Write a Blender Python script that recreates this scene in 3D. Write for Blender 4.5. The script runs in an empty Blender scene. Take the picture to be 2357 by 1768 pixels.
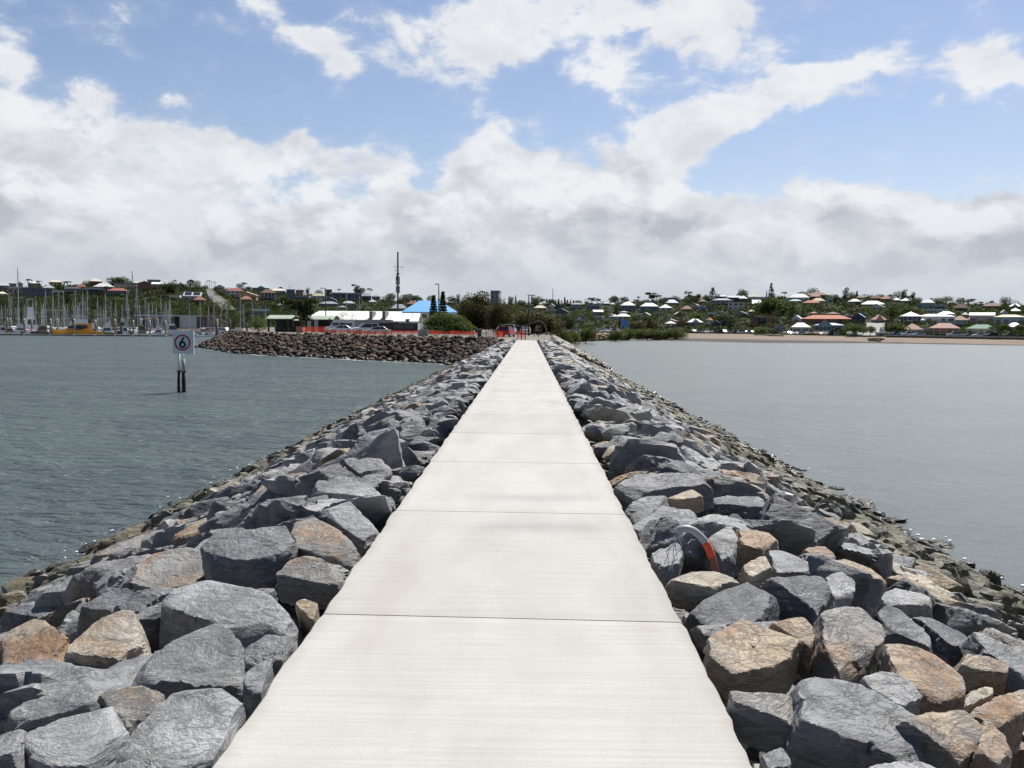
import bpy, bmesh, math, random
import numpy as np
from mathutils import Vector, Matrix

S = bpy.context.scene
COL = S.collection
random.seed(7)
rng = np.random.default_rng(11)

# ------------------------------------------------------------------ camera
FPX, CX, CY = 2139.0, 1178.5, 884.0
CAM = Vector((0, 0, 1.75))
yaw, pitch, roll = math.atan(35.7 / FPX), math.radians(3.57), math.radians(0.45)
Fh = Vector((-math.sin(yaw), math.cos(yaw), 0)); Rh = Vector((math.cos(yaw), math.sin(yaw), 0))
F = Fh * math.cos(pitch) - Vector((0, 0, math.sin(pitch)))
U0 = Rh.cross(F)
R = Rh * math.cos(roll) + U0 * math.sin(roll)
U = U0 * math.cos(roll) - Rh * math.sin(roll)
cd = bpy.data.cameras.new('camera'); cam = bpy.data.objects.new('camera', cd); COL.objects.link(cam)
cam.matrix_world = Matrix(((R.x, U.x, -F.x, CAM.x), (R.y, U.y, -F.y, CAM.y), (R.z, U.z, -F.z, CAM.z), (0, 0, 0, 1)))
cd.sensor_width = 36.0; cd.lens = 36.0 * FPX / 2357.0; cd.clip_end = 12000; cd.clip_start = 0.1
S.camera = cam

WATER = -3.0
CR = {1: (0, 600, 5.53), 2: (300, 600, 5.185), 3: (600, 640, 7.373), 4: (800, 560, 5.53), 5: (1150, 640, 7.373),
      6: (1400, 640, 6.32), 7: (1700, 640, 6.32), 8: (2000, 640, 6.196),
      'L': (0, 1080, 2.411), 'R': (1400, 1080, 2.311), 'L2': (500, 780, 3.16), 'R2': (1200, 760, 3.073)}
def px(c, x, y):
    a, b, s = CR[c]; return a + x / s, b + y / s
def ray(x, y):
    return F + R * ((x - CX) / FPX) - U * ((y - CY) / FPX)
def at(x, y, D):
    d = ray(x, y); return CAM + d * (D / d.dot(Fh))
def yh(x):
    return CY + FPX * (F.z + R.z * (x - CX) / FPX) / U.z
def colxy(x, D):
    p = at(x, yh(x), D); return p.x, p.y
def project(p):
    d = Vector(p) - CAM; w = d.dot(F)
    if w < 0.1: return None
    return CX + FPX * d.dot(R) / w, CY - FPX * d.dot(U) / w, w
def zp(y): return 0.0022 * y

# ------------------------------------------------------------------ tagging
LABELS = {}
def tag(o, label, cat, group=None):
    o['label'] = label; o['category'] = cat
    if group: o['group'] = group
    return o
def empty(name, loc=(0, 0, 0), rz=0.0):
    o = bpy.data.objects.new(name, None); COL.objects.link(o); o.location = loc; o.rotation_euler = (0, 0, rz)
    o.empty_display_size = 0.3
    return o
def link(name, me, parent=None, loc=None, mat=None):
    o = bpy.data.objects.new(name, me); COL.objects.link(o)
    if parent: o.parent = parent
    if loc is not None: o.location = loc
    if mat is not None: setmat(o, mat)
    return o
def setmat(o, m):
    if not o.data.materials: o.data.materials.append(m)
    o.material_slots[0].link = 'OBJECT'; o.material_slots[0].material = m
def copy_tree(o, parent=None):
    c = o.copy(); COL.objects.link(c); c.parent = parent
    if parent is None:
        c['label'] = ''
    for ch in list(o.children): copy_tree(ch, c)
    return c
def dup_obj(o, parent=None):
    c = o.copy(); COL.objects.link(c); c.parent = parent; return c

# ------------------------------------------------------------------ mesh builder
class MB:
    def __init__(s): s.v = []; s.f = []; s.m = []; s.mi = 0; s.sm = []; s.smooth = False
    def add(s, vs, fs):
        b = len(s.v); s.v += [tuple(v) for v in vs]
        for f in fs: s.f.append([b + i for i in f]); s.m.append(s.mi); s.sm.append(s.smooth)
        return s
    def box(s, x0, x1, y0, y1, z0, z1, top=None):
        tx = 0 if top is None else top[0]; ty = 0 if top is None else top[1]
        vs = [(x0, y0, z0), (x1, y0, z0), (x1, y1, z0), (x0, y1, z0), (x0 + tx, y0 + ty, z1), (x1 - tx, y0 + ty, z1), (x1 - tx, y1 - ty, z1), (x0 + tx, y1 - ty, z1)]
        return s.add(vs, [(0, 3, 2, 1), (4, 5, 6, 7), (0, 1, 5, 4), (1, 2, 6, 5), (2, 3, 7, 6), (3, 0, 4, 7)])
    def prism(s, poly, y0, y1, inset=0.0):
        """polygon in xz swept along y"""
        n = len(poly)
        cx = sum(p[0] for p in poly) / n; cz = sum(p[1] for p in poly) / n
        k = 1 - inset
        vs = [(cx + (p[0] - cx) * k, y0, cz + (p[1] - cz) * k) for p in poly]
        if inset:
            e = (y1 - y0) * 0.07
            vs += [(p[0], y0 + e, p[1]) for p in poly] + [(p[0], y1 - e, p[1]) for p in poly]
        vs += [(cx + (p[0] - cx) * k, y1, cz + (p[1] - cz) * k) for p in poly]
        rings = len(vs) // n
        fs = [tuple(range(n)), tuple(range((rings - 1) * n, rings * n))[::-1]]
        for r in range(rings - 1):
            for i in range(n):
                j = (i + 1) % n
                fs.append((r * n + j, r * n + i, (r + 1) * n + i, (r + 1) * n + j))
        return s.add(vs, fs)
    def tube(s, pts, r, n=8, cap=True):
        pts = [Vector(p) for p in pts]
        rs = r if isinstance(r, (list, tuple)) else [r] * len(pts)
        vs, fs = [], []
        for i, p in enumerate(pts):
            t = (pts[min(i + 1, len(pts) - 1)] - pts[max(i - 1, 0)])
            t = t.normalized() if t.length > 1e-9 else Vector((0, 0, 1))
            a = t.cross(Vector((0, 1, 0)) if abs(t.y) < 0.9 else Vector((1, 0, 0))).normalized(); b = t.cross(a)
            for k in range(n):
                an = 2 * math.pi * k / n
                vs.append(p + (a * math.cos(an) + b * math.sin(an)) * rs[i])
        for i in range(len(pts) - 1):
            for k in range(n):
                k2 = (k + 1) % n
                fs.append((i * n + k, i * n + k2, (i + 1) * n + k2, (i + 1) * n + k))
        if cap:
            fs.append(tuple(range(n))[::-1]); fs.append(tuple(range((len(pts) - 1) * n, len(pts) * n)))
        return s.add(vs, fs)
    def build(s, name, mats, parent=None, loc=None):
        o = link(name, s.mesh(name, mats), parent, loc); return o
    def mesh(s, name, mats):
        me = bpy.data.meshes.new(name); me.from_pydata(s.v, [], s.f)
        if not isinstance(mats, (list, tuple)): mats = [mats]
        for m in mats: me.materials.append(m)
        me.polygons.foreach_set('material_index', s.m)
        me.polygons.foreach_set('use_smooth', s.sm)
        bm = bmesh.new(); bm.from_mesh(me); bmesh.ops.recalc_face_normals(bm, faces=bm.faces[:]); bm.to_mesh(me); bm.free()
        me.update(); return me

def np_mesh(name, V, Fc, smooth=True, mats=(), attr=None, sharp=0):
    """V (n,3), Fc (m,k) arrays"""
    me = bpy.data.meshes.new(name)
    V = np.asarray(V, np.float32); Fc = np.asarray(Fc, np.int32); k = Fc.shape[1]
    me.vertices.add(len(V)); me.vertices.foreach_set('co', V.ravel())
    me.loops.add(Fc.size); me.loops.foreach_set('vertex_index', Fc.ravel())
    me.polygons.add(len(Fc)); me.polygons.foreach_set('loop_start', np.arange(0, Fc.size, k, dtype=np.int32))
    me.polygons.foreach_set('use_smooth', np.full(len(Fc), smooth))
    for m in mats: me.materials.append(m)
    if attr is not None:
        a = me.color_attributes.new('tint', 'FLOAT_COLOR', 'POINT'); a.data.foreach_set('color', np.asarray(attr, np.float32).ravel())
    me.update(calc_edges=True); me.validate()
    if sharp: me.set_sharp_from_angle(angle=math.radians(sharp))
    return me

# ------------------------------------------------------------------ numpy noise
_P = np.concatenate([rng.permutation(256)] * 3).astype(np.int64)
_G = rng.normal(size=(256, 3)); _G /= np.linalg.norm(_G, axis=1)[:, None]
def gnoise(p):
    i = np.floor(p).astype(np.int64); f = p - i; i &= 255
    u = f * f * f * (f * (f * 6 - 15) + 10); out = np.zeros(len(p))
    for dx in (0, 1):
        for dy in (0, 1):
            for dz in (0, 1):
                h = _P[_P[_P[i[:, 0] + dx] + i[:, 1] + dy] + i[:, 2] + dz]
                g = (_G[h] * (f - np.array([dx, dy, dz]))).sum(1)
                w = (u[:, 0] if dx else 1 - u[:, 0]) * (u[:, 1] if dy else 1 - u[:, 1]) * (u[:, 2] if dz else 1 - u[:, 2])
                out += w * g
    return out
def fbm(p, o=4):
    t = 0; a = 1.0
    for k in range(o):
        t = t + a * gnoise(p * 2 ** k + 17.3 * k); a *= 0.5
    return t

# ------------------------------------------------------------------ materials
class NT:
    def __init__(s, nt): s.nt = nt; s.n = nt.nodes; s.l = nt.links
    def node(s, t, **kw):
        n = s.n.new(t)
        for k, v in kw.items(): setattr(n, k, v)
        return n
    def put(s, sock, v):
        if hasattr(v, 'is_output'): s.l.new(v, sock)
        else: sock.default_value = v
    def math(s, op, a, b=None, c=None, clamp=False):
        n = s.node('ShaderNodeMath', operation=op, use_clamp=clamp); s.put(n.inputs[0], a)
        if b is not None: s.put(n.inputs[1], b)
        if c is not None: s.put(n.inputs[2], c)
        return n.outputs[0]
    def vmath(s, op, a, b=None):
        n = s.node('ShaderNodeVectorMath', operation=op); s.put(n.inputs[0], a)
        if b is not None: s.put(n.inputs[1], b)
        return n
    def noise(s, vec, scale, detail=6, rough=0.55, dist=0.0, out='Fac'):
        n = s.node('ShaderNodeTexNoise'); 
        if vec is not None: s.put(n.inputs['Vector'], vec)
        n.inputs['Scale'].default_value = scale; n.inputs['Detail'].default_value = detail; n.inputs['Roughness'].default_value = rough; n.inputs['Distortion'].default_value = dist
        return n.outputs[out]
    def ramp(s, fac, a, b, va=0.0, vb=1.0):
        n = s.node('ShaderNodeMapRange', interpolation_type='SMOOTHSTEP'); s.put(n.inputs[0], fac)
        n.inputs[1].default_value = a; n.inputs[2].default_value = b; n.inputs[3].default_value = va; n.inputs[4].default_value = vb
        return n.outputs[0]
    def mix(s, fac, a, b, bt='MIX'):
        n = s.node('ShaderNodeMix', data_type='RGBA', blend_type=bt, clamp_factor=True)
        s.put(n.inputs[0], fac); s.put(n.inputs[6], a); s.put(n.inputs[7], b); return n.outputs[2]
    def scalecol(s, c, f):
        n = s.node('ShaderNodeVectorMath', operation='SCALE'); s.put(n.inputs[0], c); s.put(n.inputs['Scale'], f); return n.outputs[0]
def c4(c): return (c[0], c[1], c[2], 1.0)
def newmat(name):
    m = bpy.data.materials.new(name); m.use_nodes = True
    b = m.node_tree.nodes['Principled BSDF']; return m, NT(m.node_tree), b
_mats = {}
def mat(name, col, rough=0.6, metal=0.0, var=0.12, scale=3.0, bump=0.0, spec=None):
    if name in _mats: return _mats[name]
    m, t, b = newmat(name)
    tc = t.node('ShaderNodeTexCoord')
    oi = t.node('ShaderNodeObjectInfo')
    n = t.noise(tc.outputs['Object'], scale, 6, 0.6)
    k = t.math('ADD', t.math('MULTIPLY', t.math('SUBTRACT', n, 0.5), 2 * var), t.math('MULTIPLY_ADD', oi.outputs['Random'], 0.16 if var else 0, 0.92 if var else 1.0))
    t.put(b.inputs['Base Color'], t.scalecol(c4(col)[:3], k))
    b.inputs['Roughness'].default_value = rough; b.inputs['Metallic'].default_value = metal
    if spec is not None: b.inputs['Specular IOR Level'].default_value = spec
    if bump:
        bn = t.node('ShaderNodeBump'); bn.inputs['Strength'].default_value = bump; bn.inputs['Distance'].default_value = 0.05
        t.put(bn.inputs['Height'], t.noise(tc.outputs['Object'], scale * 3, 8)); t.put(b.inputs['Normal'], bn.outputs[0])
    _mats[name] = m; return m

def rock_material(name, attr=False, pale=1.0):
    m, t, b = newmat(name)
    tc = t.node('ShaderNodeTexCoord'); oi = t.node('ShaderNodeObjectInfo'); geo = t.node('ShaderNodeNewGeometry')
    if attr:
        a = t.node('ShaderNodeAttribute', attribute_name='tint'); base, alpha = a.outputs['Color'], a.outputs['Alpha']
        v = geo.outputs['Position']
    else:
        base, alpha = oi.outputs['Color'], oi.outputs['Alpha']
        off = t.node('ShaderNodeCombineXYZ'); t.put(off.inputs[0], t.math('MULTIPLY', oi.outputs['Random'], 37.0)); t.put(off.inputs[1], t.math('MULTIPLY', oi.outputs['Random'], 91.0))
        v = t.vmath('ADD', geo.outputs['Position'], off.outputs[0]).outputs[0]
    sep = t.node('ShaderNodeSeparateXYZ'); t.put(sep.inputs[0], geo.outputs['Position'])
    # bedding direction: squash one axis so scratches follow layers
    vs = t.node('ShaderNodeMapping'); t.put(vs.inputs[0], v); vs.inputs['Rotation'].default_value = (0.5, 0.35, 0.6); vs.inputs['Scale'].default_value = (1, 1, 3.5)
    n1 = t.noise(v, 2.6, 8, 0.65)
    col = t.scalecol(base, t.ramp(n1, 0.25, 0.75, 0.60, 1.36))
    # rust and tan faces
    rn = t.noise(v, 1.5, 5, 0.6, 0.6)
    rmask = t.math('MULTIPLY', t.ramp(t.math('ADD', rn, t.math('MULTIPLY_ADD', alpha, 0.52, -0.31)), 0.46, 0.60), 0.92)
    rc = t.mix(t.noise(v, 5.0, 6, 0.7), (0.145, 0.075, 0.038, 1), (0.36, 0.225, 0.12, 1))
    rc = t.mix(t.ramp(t.noise(v, 2.2, 3), 0.45, 0.6), rc, (0.35, 0.275, 0.185, 1))
    col = t.mix(rmask, col, rc)
    # pale scratches / quartz veins
    vn = t.noise(vs.outputs[0], 4.2, 9, 0.68, 1.2)
    vein = t.math('SUBTRACT', 1.0, t.ramp(t.math('ABSOLUTE', t.math('SUBTRACT', vn, 0.5)), 0.004, 0.03))
    vmask = t.math('MULTIPLY', vein, t.ramp(t.noise(v, 1.7, 4), 0.42, 0.62, 0.05 * pale, 0.8 * pale))
    col = t.mix(vmask, col, (0.50, 0.50, 0.49, 1))
    # dark stains and speckle
    sn = t.noise(v, 9.0, 8, 0.75)
    col = t.mix(t.math('MULTIPLY', t.ramp(sn, 0.58, 0.74), 0.65), col, (0.035, 0.035, 0.042, 1))
    fs = t.noise(v, 75.0, 3, 0.8)
    col = t.scalecol(col, t.ramp(fs, 0.3, 0.7, 0.82, 1.18))
    # pale weathered bloom and hairline cracks
    col = t.mix(t.math('MULTIPLY', t.ramp(t.noise(v, 1.15, 6, 0.62, 0.5), 0.50, 0.68), 0.30 * pale), col, (0.40, 0.40, 0.40, 1))
    ck = t.math('SUBTRACT', 1.0, t.ramp(t.math('ABSOLUTE', t.math('SUBTRACT', t.noise(vs.outputs[0], 1.25, 5, 0.6, 1.0), 0.47)), 0.002, 0.011))
    ck = t.math('MULTIPLY', ck, t.ramp(t.noise(v, 0.9, 3), 0.50, 0.64))
    col = t.mix(t.math('MULTIPLY', ck, 0.5), col, (0.04, 0.04, 0.043, 1))
    # worn pale arrises
    pt = t.ramp(geo.outputs['Pointiness'], 0.515, 0.60, 0.0, 0.6 * pale)
    col = t.mix(t.math('MULTIPLY', pt, t.ramp(n1, 0.35, 0.6)), col, (0.44, 0.44, 0.43, 1))
    # weed and wet in the tidal band
    zz = t.math('ADD', sep.outputs[2], t.math('MULTIPLY', t.math('SUBTRACT', t.noise(geo.outputs['Position'], 0.9, 5), 0.5), 1.3))
    zr = t.math('ADD', zz, t.math('MULTIPLY', t.ramp(sep.outputs[0], 1.0, 5.0), -0.45))
    alg = t.ramp(zr, -1.55, -2.2)
    ac = t.mix(t.noise(v, 3.0, 6), (0.045, 0.042, 0.02, 1), (0.17, 0.145, 0.06, 1))
    col = t.mix(t.math('MULTIPLY', alg, 0.8 if pale > .5 else 0.0), col, ac)
    wet = t.ramp(zz, -2.4, -2.8)
    col = t.scalecol(col, t.math('MULTIPLY_ADD', wet, -0.62, 1.0))
    t.put(b.inputs['Base Color'], col)
    t.put(b.inputs['Roughness'], t.math('MULTIPLY_ADD', wet, -0.4, 0.62 if pale > .5 else .85))
    b.inputs['Specular IOR Level'].default_value = 0.5
    h = t.math('ADD', t.noise(vs.outputs[0], 3.2, 7, 0.58, 0.4), t.math('MULTIPLY', t.noise(v, 24, 5, 0.65), t.ramp(t.noise(v, 1.9, 3), .4, .6, .04, .22)))
    h = t.math('ADD', h, t.math('MULTIPLY_ADD', ck, -0.12, t.math('MULTIPLY', vein, 0.05)))
    bn = t.node('ShaderNodeBump'); bn.inputs['Strength'].default_value = 0.9; bn.inputs['Distance'].default_value = 0.085
    t.put(bn.inputs['Height'], h); t.put(b.inputs['Normal'], bn.outputs[0])
    return m
ROCK = rock_material('rock stone'); ROCKB = rock_material('rock stone mass', True)

# ------------------------------------------------------------------ rock shapes
_ico = {}
def ico(n):
    if n not in _ico:
        bm = bmesh.new(); bmesh.ops.create_icosphere(bm, subdivisions=n, radius=1.0)
        V = np.array([v.co[:] for v in bm.verts]); Fc = np.array([[v.index for v in f.verts] for f in bm.faces]); bm.free()
        _ico[n] = (V / np.linalg.norm(V, axis=1)[:, None], Fc)
    return _ico[n]
def plane_radius(D, N, H, p=26):
    s = np.maximum(0, D @ N.T) / H
    return 1.0 / (np.power(np.power(s, p).sum(1), 1.0 / p) + 1e-9)
def facets(V, nrm, size, r, ncell, amp):
    """break a surface into tilted chips that meet in sharp steps"""
    idx = r.choice(len(V), ncell); Cc = V[idx]
    P = V + 0.10 * size * np.stack([fbm(V / size * 2.1 + 3.3 + 9 * k, 2) for k in range(3)], 1)
    d2 = ((P[:, None, :] - Cc[None]) ** 2).sum(2); c = d2.argmin(1)
    G = r.normal(size=(ncell, 3)) * 0.55; h = r.uniform(-1, .4, ncell) * 0.35
    return V + nrm * (amp * size * np.clip(h[c] + ((V - Cc[c]) / size * G[c]).sum(1), -1, .8))[:, None]
def random_rock(sub, seed, nplanes=11, squash=(1, .8, .62), rough=0.05, p=26):
    r = np.random.default_rng(seed); D, Fc = ico(sub)
    N = r.normal(size=(nplanes, 3)); N /= np.linalg.norm(N, axis=1)[:, None]
    H = r.uniform(0.62, 1.0, nplanes)
    N = np.vstack([N, [[0, 0, 1], [0, 0, -1], [1, 0, 0], [-1, 0, 0], [0, 1, 0], [0, -1, 0]]]); H = np.concatenate([H, [.85, .9, 1.05, 1.05, 1.05, 1.05]])
    V = D * plane_radius(D, N, H, p)[:, None] * np.array(squash)
    o = r.uniform(0, 60, 3)
    V = V + D * (fbm(V * 1.5 + o, 2) * rough * 1.1)[:, None]
    if sub >= 3:
        V = facets(V, D, 1.0, r, 14, .16)
    if sub >= 4:
        V = facets(V, D, 1.0, r, 60, .07)
        V = V + D * (fbm(V * np.array([5, 5, 11]) + o, 4) * rough * 0.35)[:, None]
    return V, Fc
# ------------------------------------------------------------------ light and sky
SUN_AZ, SUN_EL = math.radians(32), math.radians(57)
sd = Vector((math.sin(SUN_AZ) * math.cos(SUN_EL), math.cos(SUN_AZ) * math.cos(SUN_EL), math.sin(SUN_EL)))
sl = bpy.data.lights.new('sun', 'SUN'); sl.energy = 5.0; sl.angle = math.radians(0.53); sl.color = (1.0, 0.965, 0.91)
so = bpy.data.objects.new('sun', sl); COL.objects.link(so); so.rotation_euler = sd.to_track_quat('Z', 'Y').to_euler(); so.location = (60, 90, 150)

W = bpy.data.worlds.new('World'); S.world = W; W.use_nodes = True
t = NT(W.node_tree); bg = t.n['Background']
sky = t.node('ShaderNodeTexSky', sky_type='NISHITA'); sky.sun_disc = False; sky.sun_elevation = SUN_EL; sky.sun_rotation = SUN_AZ
sky.air_density = 1.0; sky.dust_density = 0.6; sky.ozone_density = 2.0
tc = t.node('ShaderNodeTexCoord'); sp = t.node('ShaderNodeSeparateXYZ'); t.put(sp.inputs[0], tc.outputs['Generated'])
az = t.math('ARCTAN2', sp.outputs[0], sp.outputs[1]); el = t.math('ARCSINE', sp.outputs[2])
cq = t.node('ShaderNodeCombineXYZ'); t.put(cq.inputs[0], az); t.put(cq.inputs[1], el)
q0 = cq.outputs[0]
def warp(q, scale, amt):
    n = t.noise(q, scale, 4, 0.55, 0, 'Color')
    n = t.vmath('SUBTRACT', n, (0.5, 0.5, 0.5)).outputs[0]
    return t.vmath('ADD', q, t.vmath('MULTIPLY', n, (amt, amt * 0.6, 0)).outputs[0]).outputs[0]
q = warp(q0, 11.0, 0.07)
def disp_dir(x, y):
    d = ray(x / 0.9385, y / 0.9385); return math.atan2(d.x, d.y), math.atan2(d.z, math.hypot(d.x, d.y))
# cloud masses: where they stand in the sky, half widths, strength, tilt in degrees
BL = [(1250, 10, 340, 84, .44, 0), (1085, 120, 95, 62, .36, 20), (1335, 150, 70, 62, .38, -35), (960, 70, 95, 62, .34, 10), (1500, 50, 120, 66, .38, -12), (870, 140, 46, 22, .2, 0), (1205, 125, 22, 34, -.14, 10),
      (570, 25, 50, 26, .42, -25), (665, 75, 48, 26, .46, 0), (735, 128, 40, 34, .42, 0), (5, 90, 62, 62, .55, 0), (210, 205, 62, 40, .38, -10), (310, 285, 85, 24, .36, 5), (385, 222, 30, 14, .26, 0), (500, 295, 90, 20, .34, 4), (655, 295, 46, 22, .40, 0),
      (1700, 190, 190, 34, .42, 14), (1690, 160, 120, 26, .36, -8), (1430, 245, 62, 26, .42, 0), (1560, 262, 190, 34, .50, 16), (1480, 320, 90, 50, .46, 40), (1830, 215, 70, 14, .26, 8), (1420, 370, 80, 50, .42, 0),
      (2190, 140, 80, 46, .50, -10), (2010, 210, 26, 10, .28, 10), (1810, 355, 44, 10, .28, 10), (1620, 350, 36, 14, .26, 0), (440, 148, 40, 14, .26, 0), (1040, 290, 40, 28, .28, 40),
      (-40, 270, 150, 60, .34, 0), (60, 360, 220, 70, .36, 0), (420, 360, 230, 50, .34, 0), (700, 350, 190, 42, .45, 0), (1060, 370, 130, 62, .58, 0), (1240, 390, 190, 62, .42, 0), (930, 480, 170, 60, .36, 0), (1290, 480, 90, 40, .3, 0), (1500, 500, 120, 36, .28, 0), (1540, 440, 90, 40, .22, 0),
      (1860, 455, 160, 34, .34, 0), (1780, 430, 60, 30, .32, 0), (2050, 470, 200, 36, .26, 0), (915, 375, 40, 52, -.46, -15), (560, 385, 60, 14, -.2, 0), (1660, 300, 60, 40, -.25, 0),
      (1600, 60, 0, 0, 0, 0)]
fld = t.ramp(el, math.radians(9.4), math.radians(6.4), -0.24, 0.09)
# the bank stands taller towards the left
fld = t.math('ADD', fld, t.math('MULTIPLY', t.ramp(az, 0.15, -0.5), t.ramp(el, 0.19, 0.11, 0.0, 0.16)))
for (bx, by, bw, bh, amp, tilt) in BL:
    if bw == 0: continue
    if bw < 90 and bh < 50 and amp > 0: amp += 0.07
    a0, e0 = disp_dir(bx, by); ct, st = math.cos(math.radians(tilt)), math.sin(math.radians(tilt))
    dv = t.vmath('SUBTRACT', q, (a0, e0, 0)).outputs[0]
    x1 = t.vmath('DOT_PRODUCT', dv, (ct / (bw / 2007), st / (bw / 2007), 0)).outputs['Value']
    y1 = t.vmath('DOT_PRODUCT', dv, (-st / (bh / 2007), ct / (bh / 2007), 0)).outputs['Value']
    r2 = t.math('ADD', t.math('MULTIPLY', x1, x1), t.math('MULTIPLY', y1, y1))
    fld = t.math('MULTIPLY_ADD', t.math('EXPONENT', t.math('MULTIPLY', r2, -0.8)), amp, fld)
# clouds thinned over the unseen sky, so less fill light comes from there
back = t.ramp(t.math('ABSOLUTE', az), 0.7, 1.3, 0.0, -0.16); fld = t.math('ADD', fld, back)
def cl_noise(v):
    m = t.node('ShaderNodeMapping'); t.put(m.inputs[0], v); m.inputs['Scale'].default_value = (1.0, 1.7, 1.0)
    return t.noise(m.outputs[0], 13.0, 12, 0.60, 0.2)
n0 = cl_noise(q0)
dsum = t.math('ADD', t.math('MULTIPLY_ADD', t.math('SUBTRACT', n0, 0.5), 1.9, 0.5), fld)
upper = t.ramp(el, 0.36, 0.62); dsum = t.math('MULTIPLY_ADD', upper, -0.5, dsum)
qs = t.vmath('ADD', q0, (0.012, 0.026, 0)).outputs[0]
def puff(v):
    m = t.node('ShaderNodeMapping'); t.put(m.inputs[0], v); m.inputs['Scale'].default_value = (1.0, 1.45, 1.0); m.inputs['Location'].default_value = (3.1, 1.7, 0)
    return t.noise(m.outputs[0], 8.5, 7, 0.52, 0.35)
pf = t.ramp(t.math('SUBTRACT', puff(q0), puff(t.vmath('ADD', q0, (0.012, 0.034, 0)).outputs[0])), -0.12, 0.12)
n1 = cl_noise(qs)
dens = t.ramp(t.math('ADD', dsum, t.ramp(el, 0.13, 0.04, 0.0, 0.62)), 0.44, 0.76)
low = t.ramp(el, math.radians(13.5), math.radians(4.5))
lit = t.ramp(t.math('SUBTRACT', n0, n1), -0.11, 0.11)
thick = t.ramp(dsum, 0.62, 1.02)
big = t.ramp(t.noise(q0, 7.0, 5, 0.5), 0.36, 0.62)
form = t.math('ADD', t.math('MULTIPLY', lit, 0.42), t.math('MULTIPLY', pf, 0.58))
shade = t.math('MULTIPLY', t.math('MULTIPLY_ADD', form, -1.15, 1.0), t.math('MULTIPLY', t.math('MULTIPLY_ADD', low, 0.72, 0.30), t.math('MULTIPLY_ADD', big, 0.45, 0.60)), clamp=True)
shade = t.math('ADD', shade, t.math('MULTIPLY', t.math('MULTIPLY', thick, t.math('SUBTRACT', 1.0, form)), 0.15), clamp=True)
ccol = t.mix(shade, (8.2, 8.4, 8.7, 1), (4.6, 4.8, 5.35, 1))
haze = t.ramp(el, math.radians(8), math.radians(0.5), 0.0, 0.8)
ccol = t.mix(haze, ccol, (5.3, 5.75, 6.3, 1))
tint = t.node('ShaderNodeVectorMath', operation='MULTIPLY'); t.put(tint.inputs[0], sky.outputs[0]); tint.inputs[1].default_value = (1.14, 1.05, 1.06)
BLUE = tint
veil = t.math('MULTIPLY', t.ramp(dsum, 0.26, 0.56), 0.14)
c = t.mix(veil, tint.outputs[0], (7, 7.4, 8.2, 1))
deep = t.math('MULTIPLY', t.ramp(el, 0.36, 0.8, 1.0, 0.62), t.ramp(t.math('ABSOLUTE', az), 0.8, 1.7, 1.0, 0.72))  # unseen sky overhead and behind dimmed to keep shaded faces dark
c = t.scalecol(t.mix(dens, c, ccol), deep)
t.put(bg.inputs['Color'], c); bg.inputs['Strength'].default_value = 0.08
S.view_settings.view_transform = 'Standard'; S.view_settings.look = 'None'; S.view_settings.exposure = 0.38; S.view_settings.gamma = 1.0
S.view_settings.use_curve_mapping = False

# ------------------------------------------------------------------ water
def water_material():
    m, t, b = newmat('bay water')
    geo = t.node('ShaderNodeNewGeometry'); P = geo.outputs['Position']
    sep = t.node('ShaderNodeSeparateXYZ'); t.put(sep.inputs[0], P)
    windy = t.ramp(sep.outputs[0], 4.0, -6.0)           # the left side lies open to the wind
    mp = t.node('ShaderNodeMapping'); t.put(mp.inputs[0], P); mp.inputs['Rotation'].default_value = (0, 0, 0.12); mp.inputs['Scale'].default_value = (0.55, 1.0, 1.0)
    big = t.noise(mp.outputs[0], 0.22, 3, 0.5, 0.3)
    col = t.mix(t.ramp(big, 0.36, 0.64), (0.068, 0.092, 0.102, 1), (0.084, 0.114, 0.110, 1))
    colr = t.mix(t.ramp(big, 0.36, 0.64), (0.066, 0.082, 0.078, 1), (0.079, 0.095, 0.086, 1))
    col = t.mix(windy, colr, col)
    BODY = col
    w1 = t.noise(mp.outputs[0], 0.75, 3, 0.5, 0.5); w2 = t.noise(mp.outputs[0], 2.3, 4, 0.55, 0.7); w3 = t.noise(mp.outputs[0], 8.0, 4, 0.6, 0.3)
    h = t.math('ADD', t.math('MULTIPLY', w1, 0.8), t.math('ADD', t.math('MULTIPLY', w2, 0.42), t.math('MULTIPLY', w3, 0.08)))
    st = t.math('MULTIPLY_ADD', windy, 0.90, 0.25)
    bn = t.node('ShaderNodeBump'); bn.inputs['Distance'].default_value = 0.8; t.put(bn.inputs['Strength'], st); t.put(bn.inputs['Height'], h)
    df = t.node('ShaderNodeBsdfDiffuse'); gl = t.node('ShaderNodeBsdfGlossy'); fr = t.node('ShaderNodeFresnel'); mx = t.node('ShaderNodeMixShader')
    t.put(df.inputs['Color'], BODY); t.put(df.inputs['Normal'], bn.outputs[0]); t.put(gl.inputs['Normal'], bn.outputs[0]); t.put(fr.inputs['Normal'], bn.outputs[0]); fr.inputs['IOR'].default_value = 1.33
    t.put(gl.inputs['Roughness'], t.math('MULTIPLY_ADD', windy, -0.10, 0.26))
    t.put(mx.inputs[0], t.math('MINIMUM', fr.outputs[0], t.math('MULTIPLY_ADD', windy, -0.01, 0.37)))
    t.l.new(df.outputs[0], mx.inputs[1]); t.l.new(gl.outputs[0], mx.inputs[2]); t.l.new(mx.outputs[0], m.node_tree.nodes['Material Output'].inputs['Surface']); m.node_tree.nodes.remove(b)
    return m
mb = MB(); mb.add([(-3500, -60, WATER), (3500, -60, WATER), (3500, 1500, WATER), (-3500, 1500, WATER)], [(0, 1, 2, 3)])
o = mb.build('water', water_material()); o['kind'] = 'structure'

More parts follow.
